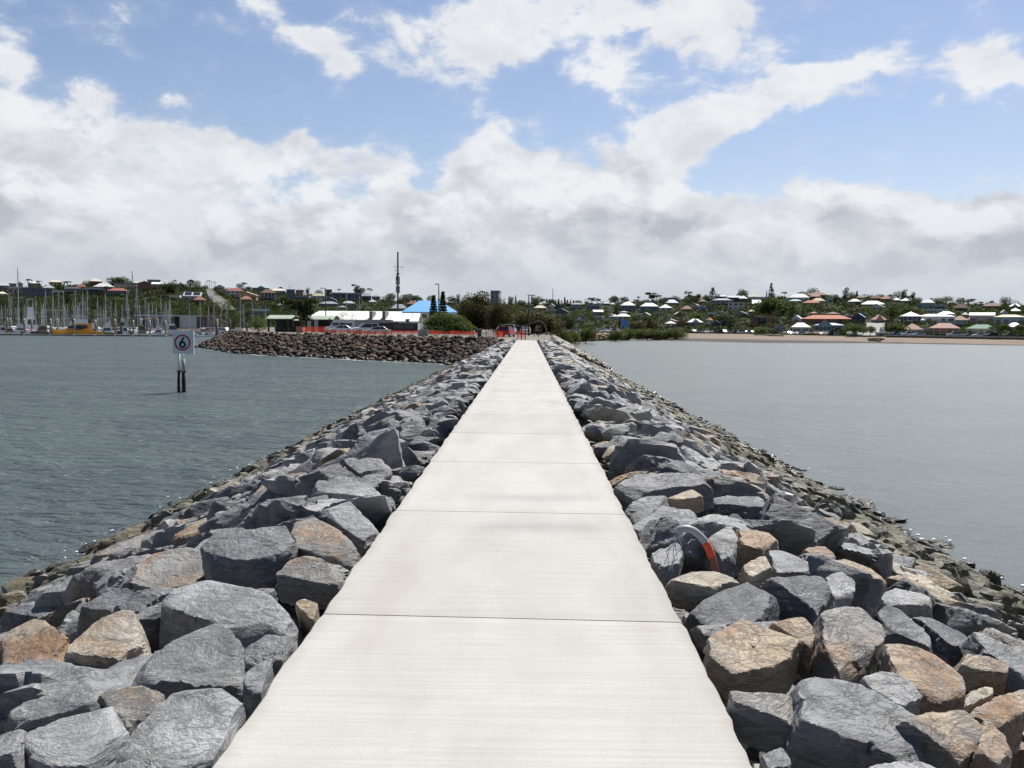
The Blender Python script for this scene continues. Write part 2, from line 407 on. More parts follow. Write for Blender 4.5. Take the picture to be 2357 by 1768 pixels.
# ------------------------------------------------------------------ path
PL, PR, PEND = -1.234, 0.925, 100.6
def concrete():
    m, t, b = newmat('broomed concrete')
    geo = t.node('ShaderNodeNewGeometry'); P = geo.outputs['Position']
    sep = t.node('ShaderNodeSeparateXYZ'); t.put(sep.inputs[0], P)
    mp = t.node('ShaderNodeMapping'); t.put(mp.inputs[0], P); mp.inputs['Scale'].default_value = (0.6, 22, 1); mp.inputs['Rotation'].default_value = (0, 0, 0.012)
    st = t.noise(mp.outputs[0], 1.6, 8, 0.7)
    mp2 = t.node('ShaderNodeMapping'); t.put(mp2.inputs[0], P); mp2.inputs['Scale'].default_value = (1.6, 0.5, 1)
    bl = t.noise(mp2.outputs[0], 1.1, 6, 0.6, 0.4)
    slab = t.node('ShaderNodeTexWhiteNoise', noise_dimensions='1D'); t.put(slab.inputs['W'], t.math('FLOOR', t.math('DIVIDE', t.math('SUBTRACT', sep.outputs[1], 2.33), 3.13)))
    col = t.mix(t.ramp(bl, 0.35, 0.7), (0.458, 0.447, 0.426, 1), (0.412, 0.396, 0.370, 1))
    col = t.scalecol(col, t.ramp(st, 0.25, 0.75, 0.90, 1.07))
    col = t.scalecol(col, t.math('MULTIPLY_ADD', slab.outputs[0], 0.07, 0.965))
    fine = t.noise(P, 90, 4, 0.7); col = t.scalecol(col, t.ramp(fine, 0.25, 0.75, 0.93, 1.07))
    # greyish tyre-like scuffs curving across the third slab
    x, y = sep.outputs[0], sep.outputs[1]
    fe = t.noise(mp.outputs[0], 5.0, 6, 0.75, 0.3)
    for (yc, cu, w, am) in ((9.3, 0.10, 0.22, .45), (7.95, -0.10, 0.22, .52)):
        cen = t.math('ADD', t.math('MULTIPLY', t.math('MULTIPLY', x, x), cu), yc)
        d = t.math('ABSOLUTE', t.math('SUBTRACT', y, cen))
        k = t.math('MULTIPLY', t.ramp(d, w * 1.6, 0.0), t.ramp(fe, 0.36, 0.54)); k = t.math('MULTIPLY', k, t.ramp(t.math('ABSOLUTE', t.math('SUBTRACT', x, 0.12)), 0.85, 0.25))
        col = t.mix(t.math('MULTIPLY', k, am), col, (0.24, 0.24, 0.235, 1))
    ex = t.math('MINIMUM', t.math('ABSOLUTE', t.math('SUBTRACT', x, PL)), t.math('ABSOLUTE', t.math('SUBTRACT', x, PR)))
    col = t.mix(t.math('MULTIPLY', t.ramp(t.math('ADD', ex, t.math('MULTIPLY', t.noise(P, 3.0, 6, .7), .25)), .24, .10), .5), col, (0.30, 0.285, 0.26, 1))
    wh = t.math('ABSOLUTE', t.math('SUBTRACT', t.math('ABSOLUTE', t.math('ADD', x, .12)), .74)); col = t.mix(t.math('MULTIPLY', t.ramp(wh, .22, .02), t.math('MULTIPLY', t.ramp(t.noise(mp2.outputs[0], .8, 5), .40, .66), .35)), col, (0.335, 0.31, 0.265, 1))
    sk = t.noise(P, 11, 2, 0.5); col = t.mix(t.ramp(sk, 0.795, 0.82, 0, 0.7), col, (0.12, 0.10, 0.08, 1))
    t.put(b.inputs['Base Color'], col); b.inputs['Roughness'].default_value = 0.85; b.inputs['Specular IOR Level'].default_value = 0.25
    bn = t.node('ShaderNodeBump'); bn.inputs['Strength'].default_value = 0.25; bn.inputs['Distance'].default_value = 0.01
    t.put(bn.inputs['Height'], t.math('ADD', st, t.math('MULTIPLY', fine, 0.4))); t.put(b.inputs['Normal'], bn.outputs[0])
    return m
CONC = concrete()
def slab_mesh():
    V, Fs = [], []
    y = -3.93
    while y < PEND - 0.5:
        y0, y1 = y + 0.007, min(y + 3.13, PEND) - 0.007
        ny = 30 if y < 30 else 6
        ys = np.linspace(y0, y1, ny + 1); b = len(V); r = 0.012
        for i, yy in enumerate(ys):
            z = zp(yy); e1 = 0.012 * math.sin(yy * 5.1) * math.sin(yy * 1.7) + random.uniform(-.006, .006); e2 = 0.012 * math.sin(yy * 4.3 + 1) * math.sin(yy * 2.1) + random.uniform(-.006, .006)
            d = 0.008 if i in (0, ny) else 0.0
            V += [(PL + e1, yy, z - .16), (PL + e1, yy, z - r - d), (PL + e1 + r, yy, z - d), (-.2, yy, z - d), (PR + e2 - r, yy, z - d), (PR + e2, yy, z - r - d), (PR + e2, yy, z - .16)]
        for i in range(ny):
            for k in range(6): Fs.append((b + i * 7 + k, b + (i + 1) * 7 + k, b + (i + 1) * 7 + k + 1, b + i * 7 + k + 1))
        Fs.append(tuple(b + k for k in range(7))); Fs.append(tuple(b + ny * 7 + k for k in range(7))[::-1])
        y += 3.13
    V = [(v[0], v[1] - .034 * v[0], v[2]) for v in V]
    mb = MB(); mb.add(V, Fs); return mb
o = slab_mesh().build('path', CONC); o['kind'] = 'structure'
GRAVEL = mat('crushed rock fill', (0.075, 0.07, 0.066), 0.95, var=0.5, scale=9, bump=0.8)  # dark fill colour carries the shade of the gaps between rocks
# rubble core under the path
def slope_z(d):
    """mean top of the rocks at distance d outside the path edge"""
    return -0.05 if d < 1.0 else -0.05 - (d - 1.0) * (2.95 / 6.8)
CORE_X = [(-12.5, -4.6), (-8.6, -3.45), (PL - 1.5, -1.05), (PL - 0.35, -0.64), (PL + 0.06, -0.165), (PR - 0.06, -0.165), (PR + 0.35, -0.64), (PR + 1.5, -1.05), (8.3, -3.45), (12.2, -4.6)]
V, Fs = [], []
for i, y in enumerate((-8, 40, 102)):
    for x, z in CORE_X: V.append((x, y, z + (zp(y) if abs(x) < 4 else 0)))
for i in range(2):
    for k in range(len(CORE_X) - 1): a = i * 10 + k; Fs.append((a, a + 1, a + 11, a + 10))
mb = MB(); mb.add(V, Fs); o = mb.build('breakwater', GRAVEL); o['kind'] = 'structure'

# ------------------------------------------------------------------ rocks of the breakwater
GREY = {'g': ((.178, .183, .194), 0.24), 'l': ((.272, .277, .284), 0.16), 'd': ((.088, .093, .108), 0.14), 'gt': ((.20, .192, .18), 0.60), 't': ((.30, .25, .185), 0.75),
        'o': ((.31, .195, .105), 0.95), 'b': ((.19, .135, .095), 0.85), 'r': ((.20, .105, .075), 0.85), 'c': ((.37, .32, .24), 0.6)}
TR = [  # crop, outline of the lit top face, colour, words for the label
 ('L', [(930,1260),(1020,1180),(1190,1180),(1360,1270),(1350,1440),(1290,1530),(1150,1640),(900,1655),(600,1600),(700,1470),(850,1370)], 'l', 'broad pale grey slab at the bottom of the photo, touching the path'),
 ('L', [(1180,830),(1310,890),(1340,1120),(1330,1200),(1100,1190),(690,1190),(780,1060),(960,960),(1060,880)], 'g', 'pointed smooth grey slab beside the cream boulder, second back from the bottom'),
 ('L', [(890,720),(1030,620),(1330,610),(1500,670),(1580,800),(1540,880),(1310,900),(1050,790),(890,760)], 'l', 'large rounded grey boulder with pale scratches left of the nearest path joint'),
 ('L', [(1330,1000),(1500,900),(1690,930),(1620,1050),(1350,1110)], 'g', 'low grey rock wedged between the large rounded boulder and the path'),
 ('L', [(380,960),(540,830),(730,760),(770,850),(790,960),(650,1050),(520,1000),(350,1010)], 'c', 'cream topped boulder with a dark front, beside the orange tan one'),
 ('L', [(0,880),(170,800),(380,910),(280,1010),(250,1200),(150,1250),(40,1150),(0,1060)], 'o', 'orange tan boulder at the left edge of the photo'),
 ('L', [(430,750),(690,640),(860,740),(940,870),(760,760),(600,780)], 'd', 'dark blue grey boulder behind the cream topped one'),
 ('L', [(20,1370),(130,1290),(420,1180),(530,1240),(480,1310),(300,1370),(100,1410)], 'g', 'grey slab lying in front of the orange tan boulder'),
 ('L', [(110,1470),(300,1370),(620,1290),(690,1430),(640,1480),(500,1560),(500,1640),(260,1655),(150,1580)], 'l', 'rough pale grey boulder in the bottom left corner'),
 ('L', [(530,1240),(790,1195),(910,1240),(880,1340),(700,1430),(640,1290)], 'gt', 'brownish grey rock between the pointed slab and the bottom left boulder'),
 ('L', [(1350,1130),(1490,1040),(1590,1080),(1500,1220),(1400,1240),(1340,1190)], 'g', 'small grey rock at the path edge above the broad pale slab'),
 ('L', [(1540,580),(1640,465),(1760,470),(1860,540),(1900,640),(1800,640),(1680,540)], 'gt', 'dark fronted rock with an orange tip at the left path edge'),
 ('L', [(1630,740),(1700,720),(1780,750),(1790,800),(1720,830)], 'b', 'small brown stone at the left path edge by the nearest joint'),
 ('L', [(1110,420),(1220,325),(1580,310),(1630,370),(1560,440),(1440,520),(1150,490)], 'g', 'long flat grey slab left of the orange tipped rock'),
 ('L', [(1590,300),(1750,250),(1870,310),(1980,450),(1970,510),(1870,520),(1640,430)], 'gt', 'pale tan grey boulder leaning towards the path beside the long flat slab'),
 ('L', [(760,520),(870,430),(1060,400),(1110,450),(1170,510),(1140,590),(900,690),(720,640)], 'gt', 'grey boulder with a tan cap in the middle of the left slope'),
 ('L', [(930,390),(1040,320),(1130,260),(1210,320),(1120,330),(1010,380)], 'o', 'tan topped black fronted rock behind the tan capped boulder'),
 ('L', [(500,490),(620,420),(860,340),(970,330),(940,400),(830,470),(600,480)], 'gt', 'flat brownish grey slab near the left waterline'),
 ('L', [(1370,150),(1490,40),(1740,15),(1740,100),(1600,110),(1480,80)], 't', 'tan slab with a dark front, left of the big pale boulder'),
 ('L', [(1150,180),(1330,185),(1730,215),(1560,245),(1300,230)], 'd', 'long dark ledge of rock with an upright face on the left slope'),
 ('L', [(1720,110),(1770,50),(1900,20),(2060,90),(2170,180),(2060,150),(1900,140),(1750,130)], 'l', 'big pale boulder behind the long dark ledge'),
 ('L', [(1770,220),(1930,165),(2010,240),(2110,340),(2000,410),(1960,330),(1850,240)], 'l', 'pale grey rock at the path edge in front of the big pale boulder'),
 ('L', [(200,690),(460,560),(560,535),(800,540),(720,640),(560,640),(440,620)], 'l', 'pale grey slab left of the tan capped boulder'),
 ('L', [(270,700),(440,650),(640,640),(520,680),(400,740)], 'd', 'dark slab behind the dark blue grey boulder'),
 ('L', [(0,790),(170,735),(260,780),(360,790),(300,840),(130,810)], 'd', 'dark cracked rock behind the orange tan boulder'),
 ('L', [(0,640),(140,590),(280,600),(200,680),(60,700)], 'b', 'brownish slab at the left photo edge near the water'),
 ('L', [(-60,1480),(120,1420),(110,1500),(60,1600),(-40,1620)], 'g', 'grey rock cut off by the left photo edge, below the orange tan boulder'),
 ('L', [(540,1660),(700,1590),(880,1640),(900,1700),(600,1720)], 'l', 'pale rock cut off by the bottom of the photo beside the broad slab'),
 ('R', [(1020,1100),(1080,1065),(1280,1110),(1420,1180),(1530,1280),(1850,1430),(1830,1510),(1620,1450),(1580,1540),(1020,1330)], 'g', 'biggest streaked grey slab in the bottom right corner'),
 ('R', [(540,900),(720,765),(830,840),(1030,880),(980,980),(880,1060),(660,1100),(530,1000)], 't', 'beige topped boulder with a white scar beside the path on the right'),
 ('R', [(870,810),(1030,775),(1110,850),(1090,960),(1040,880)], 'r', 'rust red rock behind the beige topped boulder'),
 ('R', [(430,760),(560,640),(750,590),(900,640),(830,790),(720,760),(560,860)], 'd', 'large dark blue grey rock behind the beige topped boulder'),
 ('R', [(310,590),(430,535),(560,535),(700,585),(560,630),(480,620),(370,570)], 'c', 'dark rock with a flat cream top in front of the bent pipe'),
 ('R', [(850,570),(1150,560),(1190,650),(1120,760),(1020,680)], 'd', 'dark rock with a rusty corner right of the large dark blue grey rock'),
 ('R', [(1130,740),(1200,720),(1340,720),(1450,790),(1480,890),(1400,1000),(1250,1090),(1160,960)], 'gt', 'mottled pale and tan crumbly boulder behind the streaked slab'),
 ('R', [(1480,900),(1640,930),(1800,1000),(1900,1110),(1910,1200),(1740,1260),(1660,1200),(1500,1060)], 'b', 'large rusty brown boulder right of the mottled crumbly one'),
 ('R', [(1330,1100),(1500,1060),(1640,1130),(1670,1210),(1560,1260),(1400,1160)], 'l', 'pale greenish grey rock between the streaked slab and the rusty brown boulder'),
 ('R', [(570,1190),(640,1175),(1010,1195),(1010,1370),(860,1310),(700,1250)], 'gt', 'dark fronted grey brown rock at the path edge left of the streaked slab'),
 ('R', [(790,1540),(830,1500),(940,1465),(980,1520),(970,1590),(800,1600)], 'g', 'small grey rock at the bottom edge of the photo right of the path'),
 ('R', [(1560,1310),(1720,1270),(1920,1280),(2030,1360),(2040,1440),(1880,1540),(1800,1400)], 'gt', 'rough tan grey rock right of the streaked slab'),
 ('R', [(1930,1280),(2050,1210),(2240,1160),(2240,1290),(2080,1370),(1990,1310)], 'o', 'orange brown rock cut off by the right photo edge'),
 ('R', [(2000,1320),(2110,1400),(2160,1500),(2080,1560),(1960,1480)], 'b', 'brown rock in front of the orange brown one in the right corner'),
 ('R', [(1430,760),(1480,715),(1570,750),(1700,870),(1740,960),(1600,900),(1480,860)], 'd', 'dark blue grey boulder right of the mottled crumbly one'),
 ('R', [(1620,770),(1720,790),(1890,870),(2000,960),(1830,940)], 'd', 'dark sloping slab beyond the dark blue grey boulder on the right'),
 ('R', [(1880,1040),(1900,980),(2050,1000),(2140,1030),(2130,1090),(1960,1060)], 't', 'blocky tan brown rock right of the rusty brown boulder'),
 ('R', [(1920,1180),(2050,1140),(2060,1190),(1920,1260),(1880,1260)], 'c', 'small cream stone in front of the blocky tan brown rock'),
 ('R', [(1950,850),(2240,990),(2240,1120),(2130,1050),(2000,960)], 'g', 'grey slab cut off by the right photo edge above the blocky tan rock'),
 ('R', [(1360,1590),(1460,1560),(1700,1550),(1800,1590),(1700,1650),(1450,1650)], 'l', 'pale rock cut off by the bottom of the photo below the streaked slab'),
 ('R', [(400,180),(600,140),(850,140),(860,200),(760,190)], 'd', 'long dark rock with a rusty patch and upright front behind the bent pipe'),
 ('R', [(120,300),(300,180),(450,200),(480,250),(420,310),(190,370)], 'g', 'large grey boulder at the path edge behind the bent pipe'),
 ('R', [(90,200),(180,145),(310,125),(280,190),(160,290)], 'g', 'grey rock at the path edge behind the large boulder by the pipe'),
 ('R', [(40,90),(120,30),(440,0),(560,60),(500,80),(150,130)], 'g', 'long low grey slab lying across at the right path edge'),
 ('R', [(480,320),(560,230),(640,270),(710,380),(660,470),(620,490),(500,340)], 'l', 'upright pale grey rock just right of the bent pipe'),
 ('R', [(690,310),(870,330),(910,370),(830,430),(720,400)], 't', 'tan faced rock right of the upright pale one by the pipe'),
 ('R', [(310,150),(460,100),(510,140),(400,160)], 'o', 'tan orange rock behind the large grey boulder by the pipe'),
 ('R', [(850,420),(950,430),(1060,480),(1080,550),(900,550)], 'g', 'grey angular rock behind the rusty cornered dark rock'),
 ('R', [(710,510),(840,450),(880,520),(760,570)], 'c', 'cream coloured rock right of the foot of the bent pipe'),
 ('R', [(190,460),(380,380),(400,430),(380,500),(280,520)], 'g', 'grey rock at the path edge left of the bent pipe'),
 ('R', [(1190,490),(1260,475),(1420,530),(1490,590),(1340,610)], 'r', 'dark reddish rock on the middle of the right slope'),
 ('R', [(1150,560),(1250,540),(1320,590),(1310,660),(1210,690)], 'l', 'pale grey rock in front of the dark reddish rock'),
 ('R', [(1480,560),(1560,560),(1890,710),(1800,710)], 'o', 'long tan orange slab sloping to the water on the right'),
 ('R', [(1430,670),(1520,630),(1710,670),(1730,720),(1500,720)], 'l', 'pale grey slab below the long tan orange one'),
 ('R', [(1040,420),(1150,400),(1220,460),(1100,500)], 'b', 'brown rock left of the dark reddish rock'),
 ('R', [(900,190),(1000,210),(1290,290),(1250,340),(1100,260)], 'gt', 'long tan grey slab on the right slope behind the pipe'),
 ('R', [(1000,320),(1080,310),(1290,430),(1180,430)], 'd', 'dark narrow slab in front of the long tan grey slab'),
 ('R', [(1290,280),(1340,280),(1440,360),(1330,340)], 'c', 'pale narrow slab beside the dark narrow slab'),
]
def hull2(pts):
    pts = sorted(set((round(p[0], 5), round(p[1], 5)) for p in pts))
    def half(ps):
        h = []
        for p in ps:
            while len(h) > 1 and (h[-1][0] - h[-2][0]) * (p[1] - h[-2][1]) - (h[-1][1] - h[-2][1]) * (p[0] - h[-2][0]) <= 0: h.pop()
            h.append(p)
        return h
    a, b = half(pts), half(pts[::-1]); return a[:-1] + b[:-1]
def edge_d(x): return (PL - x) if x < 0 else (x - PR)
def hit_slope(c, x, y, lift):
    sx, sy = px(c, x, y); d = ray(sx, sy)
    lo = None; tt = 2.0
    while tt < 60:
        p = CAM + d * tt
        e = edge_d(p.x) if (p.x < PL or p.x > PR) else 0.0
        if p.z <= slope_z(e) + lift: return p
        tt += 0.01
    return CAM + d * tt
FOOT = []   # x, y, radius of rocks already laid
def traced(c, pts, key, label, seed):
    r = np.random.default_rng(seed)
    cx = sum(p[0] for p in pts) / len(pts); cy = sum(p[1] for p in pts) / len(pts)
    C = hit_slope(c, cx, cy, 0.10 if key != 'd' else 0.02)
    side = -1 if C.x < 0 else 1
    ed = edge_d(C.x)
    n = Vector((side * (0.10 if ed < 1.2 else 0.26) + r.uniform(-.08, .08), -0.30 + r.uniform(-.08, .08), 1.0)).normalized()
    u = Vector((1, 0, 0)); u = (u - n * u.dot(n)).normalized(); v = n.cross(u)
    P2 = []
    for (x, y) in pts:
        sx, sy = px(c, x, y); d = ray(sx, sy); k = (C - CAM).dot(n) / d.dot(n); p = CAM + d * k - C
        P2.append((p.dot(u), p.dot(v)))
    H = hull2(P2)
    mx = sum(p[0] for p in H) / len(H); my = sum(p[1] for p in H) / len(H)
    hx = max(abs(p[0] - mx) for p in H); hy = max(abs(p[1] - my) for p in H); hy = min(hy, hx * 1.6)
    th = max(0.14, min(0.42, 0.62 * math.sqrt(hx * hy)))
    # normalised space
    N, D = [[0, 0, 1.0], [0, 0, -1.0]], [0.55, 0.8]
    N[0] = [r.uniform(-.06, .06), r.uniform(-.06, .06), 1.0]
    for i in range(len(H)):
        a, b = H[i], H[(i + 1) % len(H)]
        ax, ay, bx, by = (a[0] - mx) / hx, (a[1] - my) / hy, (b[0] - mx) / hx, (b[1] - my) / hy
        ex, ey = bx - ax, by - ay; L = math.hypot(ex, ey)
        if L < 0.05: continue
        nx, ny = ey / L, -ex / L; tl = r.uniform(0.02, 0.22)
        nn = np.array([nx, ny, tl]); q = np.linalg.norm(nn); nn = nn / q
        N.append(list(nn)); D.append(max(0.2, float(nn @ np.array([(ax + bx) / 2, (ay + by) / 2, 0.5]))))
    for k in range(9):
        an = r.uniform(0, 2 * math.pi); nn = np.array([math.cos(an), math.sin(an), r.uniform(.3, 1.3)]); nn /= np.linalg.norm(nn)
        sup = max(nn[0] * (p[0] - mx) / hx + nn[1] * (p[1] - my) / hy + nn[2] * .55 for p in H); N.append(list(nn)); D.append(sup * r.uniform(.84, .97))
    N = np.array(N); N /= np.linalg.norm(N, axis=1)[:, None]; D = np.array(D)
    Dr, Fc = ico(6 if hx * hy > 0.09 else 5)
    V = Dr * plane_radius(Dr, N, D, 80)[:, None]
    V = V * np.array([hx, hy, th])
    V[:, 0] += mx; V[:, 1] += my; V[:, 2] -= 0.55 * th
    B = np.array([u[:], v[:], n[:]]); Wd = V @ B
    s = math.sqrt(hx * hy); o3 = r.uniform(0, 50, 3)
    nd = (V * np.array([1 / hx, 1 / hy, 1 / th])); nd /= np.linalg.norm(nd, axis=1)[:, None]; nd = nd @ B
    Wd = Wd + nd * (fbm(Wd * (1.6 / max(s, .25)) + o3, 3) * 0.05 * s)[:, None]
    Wd = facets(Wd, nd, s, r, 22, .10); Wd = facets(Wd, nd, s, r, 90, .045)
    Wd = Wd + nd * ((fbm((V * np.array([3, 3, 9]) / max(s, .25)) + o3, 4) * 0.022 * s) + fbm(Wd * 16 + o3, 3) * 0.006)[:, None]
    wx = Wd[:, 0] + C.x
    if ed < 1.6:
        lim = (PL - 0.02) if side < 0 else (PR + 0.02)
        Wd[:, 0] = (np.minimum(wx, lim + 0.03 * gnoise(Wd * 3)) if side < 0 else np.maximum(wx, lim + 0.03 * gnoise(Wd * 3))) - C.x
    me = np_mesh('rock', Wd, Fc, True, sharp=26)
    o = link('rock', me, None, C); setmat(o, ROCK)
    col, rust = GREY[key]; k = r.uniform(.92, 1.08); o.color = (col[0] * k, col[1] * k, col[2] * k, rust)
    tag(o, label, 'rock', 'rocks armouring the breakwater')
    FOOT.append((C.x, C.y, max(0.2, math.sqrt(hx * hy) * 0.95)))
    return o
for i, (c, pts, key, label) in enumerate(TR): traced(c, pts, key, label, 100 + i)

# the rest of the armour, laid course by course
ARCH = {}
def arch(k, sub):
    if (k, sub) not in ARCH:
        r = np.random.default_rng(500 + k)
        V, Fc = random_rock(sub, 900 + k, nplanes=int(r.integers(9, 15)), squash=(1.0, r.uniform(.62, .9), r.uniform(.40, .68)), rough=.05, p=70 if sub > 3 else 30)
        ARCH[(k, sub)] = (V, Fc)
    return ARCH[(k, sub)]
NA = 16
cand = []
rr = np.random.default_rng(3)
for side in (-1, 1):
    y = 1.2
    while y < 103.5:
        step = 0.62 if y < 40 else 0.7
        d = 0.30 + rr.uniform(0, .2)
        while d < 8.6:
            s = rr.uniform(.34, .56) if d < 2.6 else (rr.uniform(.26, .48) if d < 5 else rr.uniform(.2, .38))
            if d < 0.8: s = rr.uniform(.26, .40)
            dd = max(d, s * 0.80 + 0.02)
            x = PL - dd if side < 0 else PR + dd
            if not (x < -9.3 or x > 9.1):
                cand.append((x, y + rr.uniform(-.3, .3), s, dd, side))
            d += s * rr.uniform(1.25, 1.65)
        y += step * rr.uniform(.85, 1.2)
laid = []
cell = {}
def near(x, y, s, k):
    for ix in range(int(x) - 2, int(x) + 3):
        for iy in range(int(y) - 2, int(y) + 3):
            for (a, b, c2) in cell.get((ix, iy), ()):
                if math.hypot(x - a, y - b) < (s + c2) * k: return True
    return False
for (a, b, c2) in FOOT: cell.setdefault((int(a), int(b)), []).append((a, b, c2))
order = sorted(range(len(cand)), key=lambda i: -cand[i][2] + rr.uniform(0, .12))
for i in order:
    x, y, s, d, side = cand[i]
    if near(x, y, s, 0.60 if y > 3 else 0.6): continue
    cell.setdefault((int(x), int(y)), []).append((x, y, s)); laid.append(cand[i])
def rock_tint(x, y, d, r):
    u = r.random()
    pt = 0.07 if d < 1.6 else (0.20 if d < 4 else 0.34)
    if y > 60 and d > 3: pt += 0.25
    if u < pt: key = r.choice(['t', 'o', 'b', 'gt', 'gt', 'c'])
    elif u < pt + 0.20: key = 'd'
    elif u < pt + 0.45: key = 'l'
    else: key = 'g'
    col, rust = GREY[key]; k = r.uniform(.85, 1.15)
    return key, (col[0] * k, col[1] * k, col[2] * k, rust * r.uniform(.8, 1.1))
def rock_pose(x, y, s, d, side, r):
    zt = slope_z(d) + (zp(y) if d < 3 else 0.0)
    zc = zt - s * r.uniform(.30, .48) + r.uniform(-.04, .10)
    rx = r.uniform(-.25, .10) - 0.15; ry = (side * 0.42 if d > 1.2 else side * 0.12) + r.uniform(-.22, .22); rz = r.uniform(0, 6.28)
    M = Matrix.Rotation(ry, 3, 'Y') @ Matrix.Rotation(rx, 3, 'X') @ Matrix.Rotation(rz, 3, 'Z')
    return (x, y, zc), M
def on_screen(x, y, z, s):
    p = project((x, y, z))
    if p is None or y < 1.8: return 0
    m = FPX * s / p[2]
    if p[0] < -m * .6 or p[0] > 2357 + m * .6 or p[1] > 1768 + m * .5: return 0
    return m
scored = sorted(((on_screen(x, y, slope_z(d), s), i) for i, (x, y, s, d, side) in enumerate(laid)), reverse=True)
NIND = 298 - len(TR)
ind = set(i for sc, i in scored[:NIND] if sc > 0)
SHADE = {'g': 'mid grey', 'l': 'pale grey', 'd': 'dark slate grey', 'gt': 'grey and tan', 't': 'tan', 'o': 'orange brown', 'b': 'rusty brown', 'r': 'reddish', 'c': 'cream'}
arch_me = {}
bulkV, bulkF, bulkC, nb = [], [], [], 0
rock_objs = []
for i, (x, y, s, d, side) in enumerate(laid):
    r = np.random.default_rng(7000 + i); k = int(r.integers(NA)); key, colr = rock_tint(x, y, d, r)
    loc, M = rock_pose(x, y, s, d, side, r)
    if d < 2.2:
        ex = (arch(k, 2)[0] * s * 1.12) @ np.array(M.transposed()); e = (ex[:, 0].max() if side < 0 else -ex[:, 0].min())
        over = (loc[0] + e - (PL - .03)) if side < 0 else ((PR + .03) - (loc[0] - e))
        if over > 0: loc = (loc[0] + side * over, loc[1], loc[2])
    if i in ind:
        sub = 5 if y < 11 else 4
        if (k, sub) not in arch_me:
            V, Fc = arch(k, sub); arch_me[(k, sub)] = np_mesh('rock', V, Fc, True, sharp=30)
        o = link('rock', arch_me[(k, sub)]); o.matrix_world = Matrix.Translation(loc) @ M.to_4x4() @ Matrix.Diagonal((s * 1.12, s * 1.12, s * 1.12, 1)); setmat(o, ROCK); o.color = colr
        tag(o, '', 'rock', 'rocks armouring the breakwater'); rock_objs.append((o, x, y, s, d, side, key))
    else:
        sub = 4 if y < 14 else (3 if y < 45 else 2)
        V, Fc = arch(k, sub); Vw = (V * s * 1.12) @ np.array(M.transposed()) + np.array(loc)
        bulkV.append(Vw); bulkF.append(Fc + nb); nb += len(V); bulkC.append(np.tile(np.array(colr), (len(V), 1)))
# small stones packed between the big ones
for i in range(3400):
    side = rr.choice([-1, 1]); y = 1.5 + 60 * rr.random() ** 1.6; d = rr.uniform(.06, 8.3) if i % 4 else rr.uniform(.05, .8); s = rr.uniform(.06, .17) * (1.2 if y > 20 else 1)
    x = PL - d if side < 0 else PR + d
    r = np.random.default_rng(20000 + i); key, colr = rock_tint(x, y, d, r)
    loc = (x, y, slope_z(d) - (0.34 if y < 16 else .24) + rr.uniform(-.1, .04) if d > .75 else -.60 + (.35 - d) * .9 * (d < .35) + s * .5); k = int(r.integers(NA)); V, Fc = arch(k, 2)
    M = Matrix.Rotation(r.uniform(0, 6), 3, 'Z') @ Matrix.Rotation(r.uniform(-.6, .6), 3, 'X')
    bulkV.append((V * s) @ np.array(M.transposed()) + np.array(loc)); bulkF.append(Fc + nb); nb += len(V); bulkC.append(np.tile(np.array(colr), (len(V), 1)))
# stones awash along both waterlines, and the armour that carries on past the end of the path
for i in range(240):
    side = rr.choice([-1, 1]); y = 4 + 98 * rr.random() ** 1.3; x = side * (8.7 + abs(rr.normal(0, .2))); s = rr.uniform(.10, .34)
    r = np.random.default_rng(40000 + i); colr = (.10, .085, .06, .4); V, Fc = arch(int(r.integers(NA)), 2)
    M = Matrix.Rotation(r.uniform(0, 6), 3, 'Z')
    bulkV.append((V * s) @ np.array(M.transposed()) + np.array((x, y, WATER - s * .15 + rr.uniform(0, .06)))); bulkF.append(Fc + nb); nb += len(V); bulkC.append(np.tile(np.array(colr), (len(V), 1)))
for i in range(1500):
    y = rr.uniform(102, 262); d = rr.uniform(.3, 6.5); s = rr.uniform(.3, .6); x = 3.0 + (y - 101) * .018 + d; z = 0.15 - d * .5 - .1
    r = np.random.default_rng(60000 + i); key, colr = rock_tint(x, 80, 4, r)
    if r.random() < .5: colr = (.36, .29, .21, .5)
    V, Fc = arch(int(r.integers(NA)), 1 if y > 150 else 2); M = Matrix.Rotation(r.uniform(0, 6), 3, 'Z')
    bulkV.append((V * s) @ np.array(M.transposed()) + np.array((x, y, z))); bulkF.append(Fc + nb); nb += len(V); bulkC.append(np.tile(np.array(colr), (len(V), 1)))
me = np_mesh('smaller_rocks', np.vstack(bulkV), np.vstack(bulkF), True, [ROCKB], np.vstack(bulkC), sharp=24)
o = link('smaller_rocks', me); o['kind'] = 'stuff'; o['label'] = 'smaller and farther grey and tan rocks covering both breakwater slopes'; o['category'] = 'rocks'

# labels of the laid rocks: look, side, course and stretch of path they lie beside
def stretch(y):
    j = int((y - 5.46) // 3.13)
    names = {-2: 'before the nearest joint', -1: 'before the nearest joint', 0: 'past the nearest joint', 1: 'past the second joint', 2: 'past the third joint', 3: 'past the fourth joint', 4: 'past the fifth joint'}
    return names.get(j, 'far along the path' if y > 30 else 'past the sixth joint')
def course(d, side):
    sd_ = 'left' if side < 0 else 'right'
    return ('touching %s path edge' if d < .75 else 'in top course %s of path' if d < 1.7 else 'high on %s slope' if d < 3 else 'midway down %s slope' if d < 5 else 'low on %s slope' if d < 6.6 else 'at %s waterline') % sd_
def sizew(s): return 'large' if s > .46 else 'small' if s < .29 else 'medium'
from collections import defaultdict
grp = defaultdict(list)
for it in rock_objs:
    o, x, y, s, d, side, key = it
    grp['%s %s rock %s, %s' % ('laid', SHADE[key], course(d, side), stretch(y))].append(it)
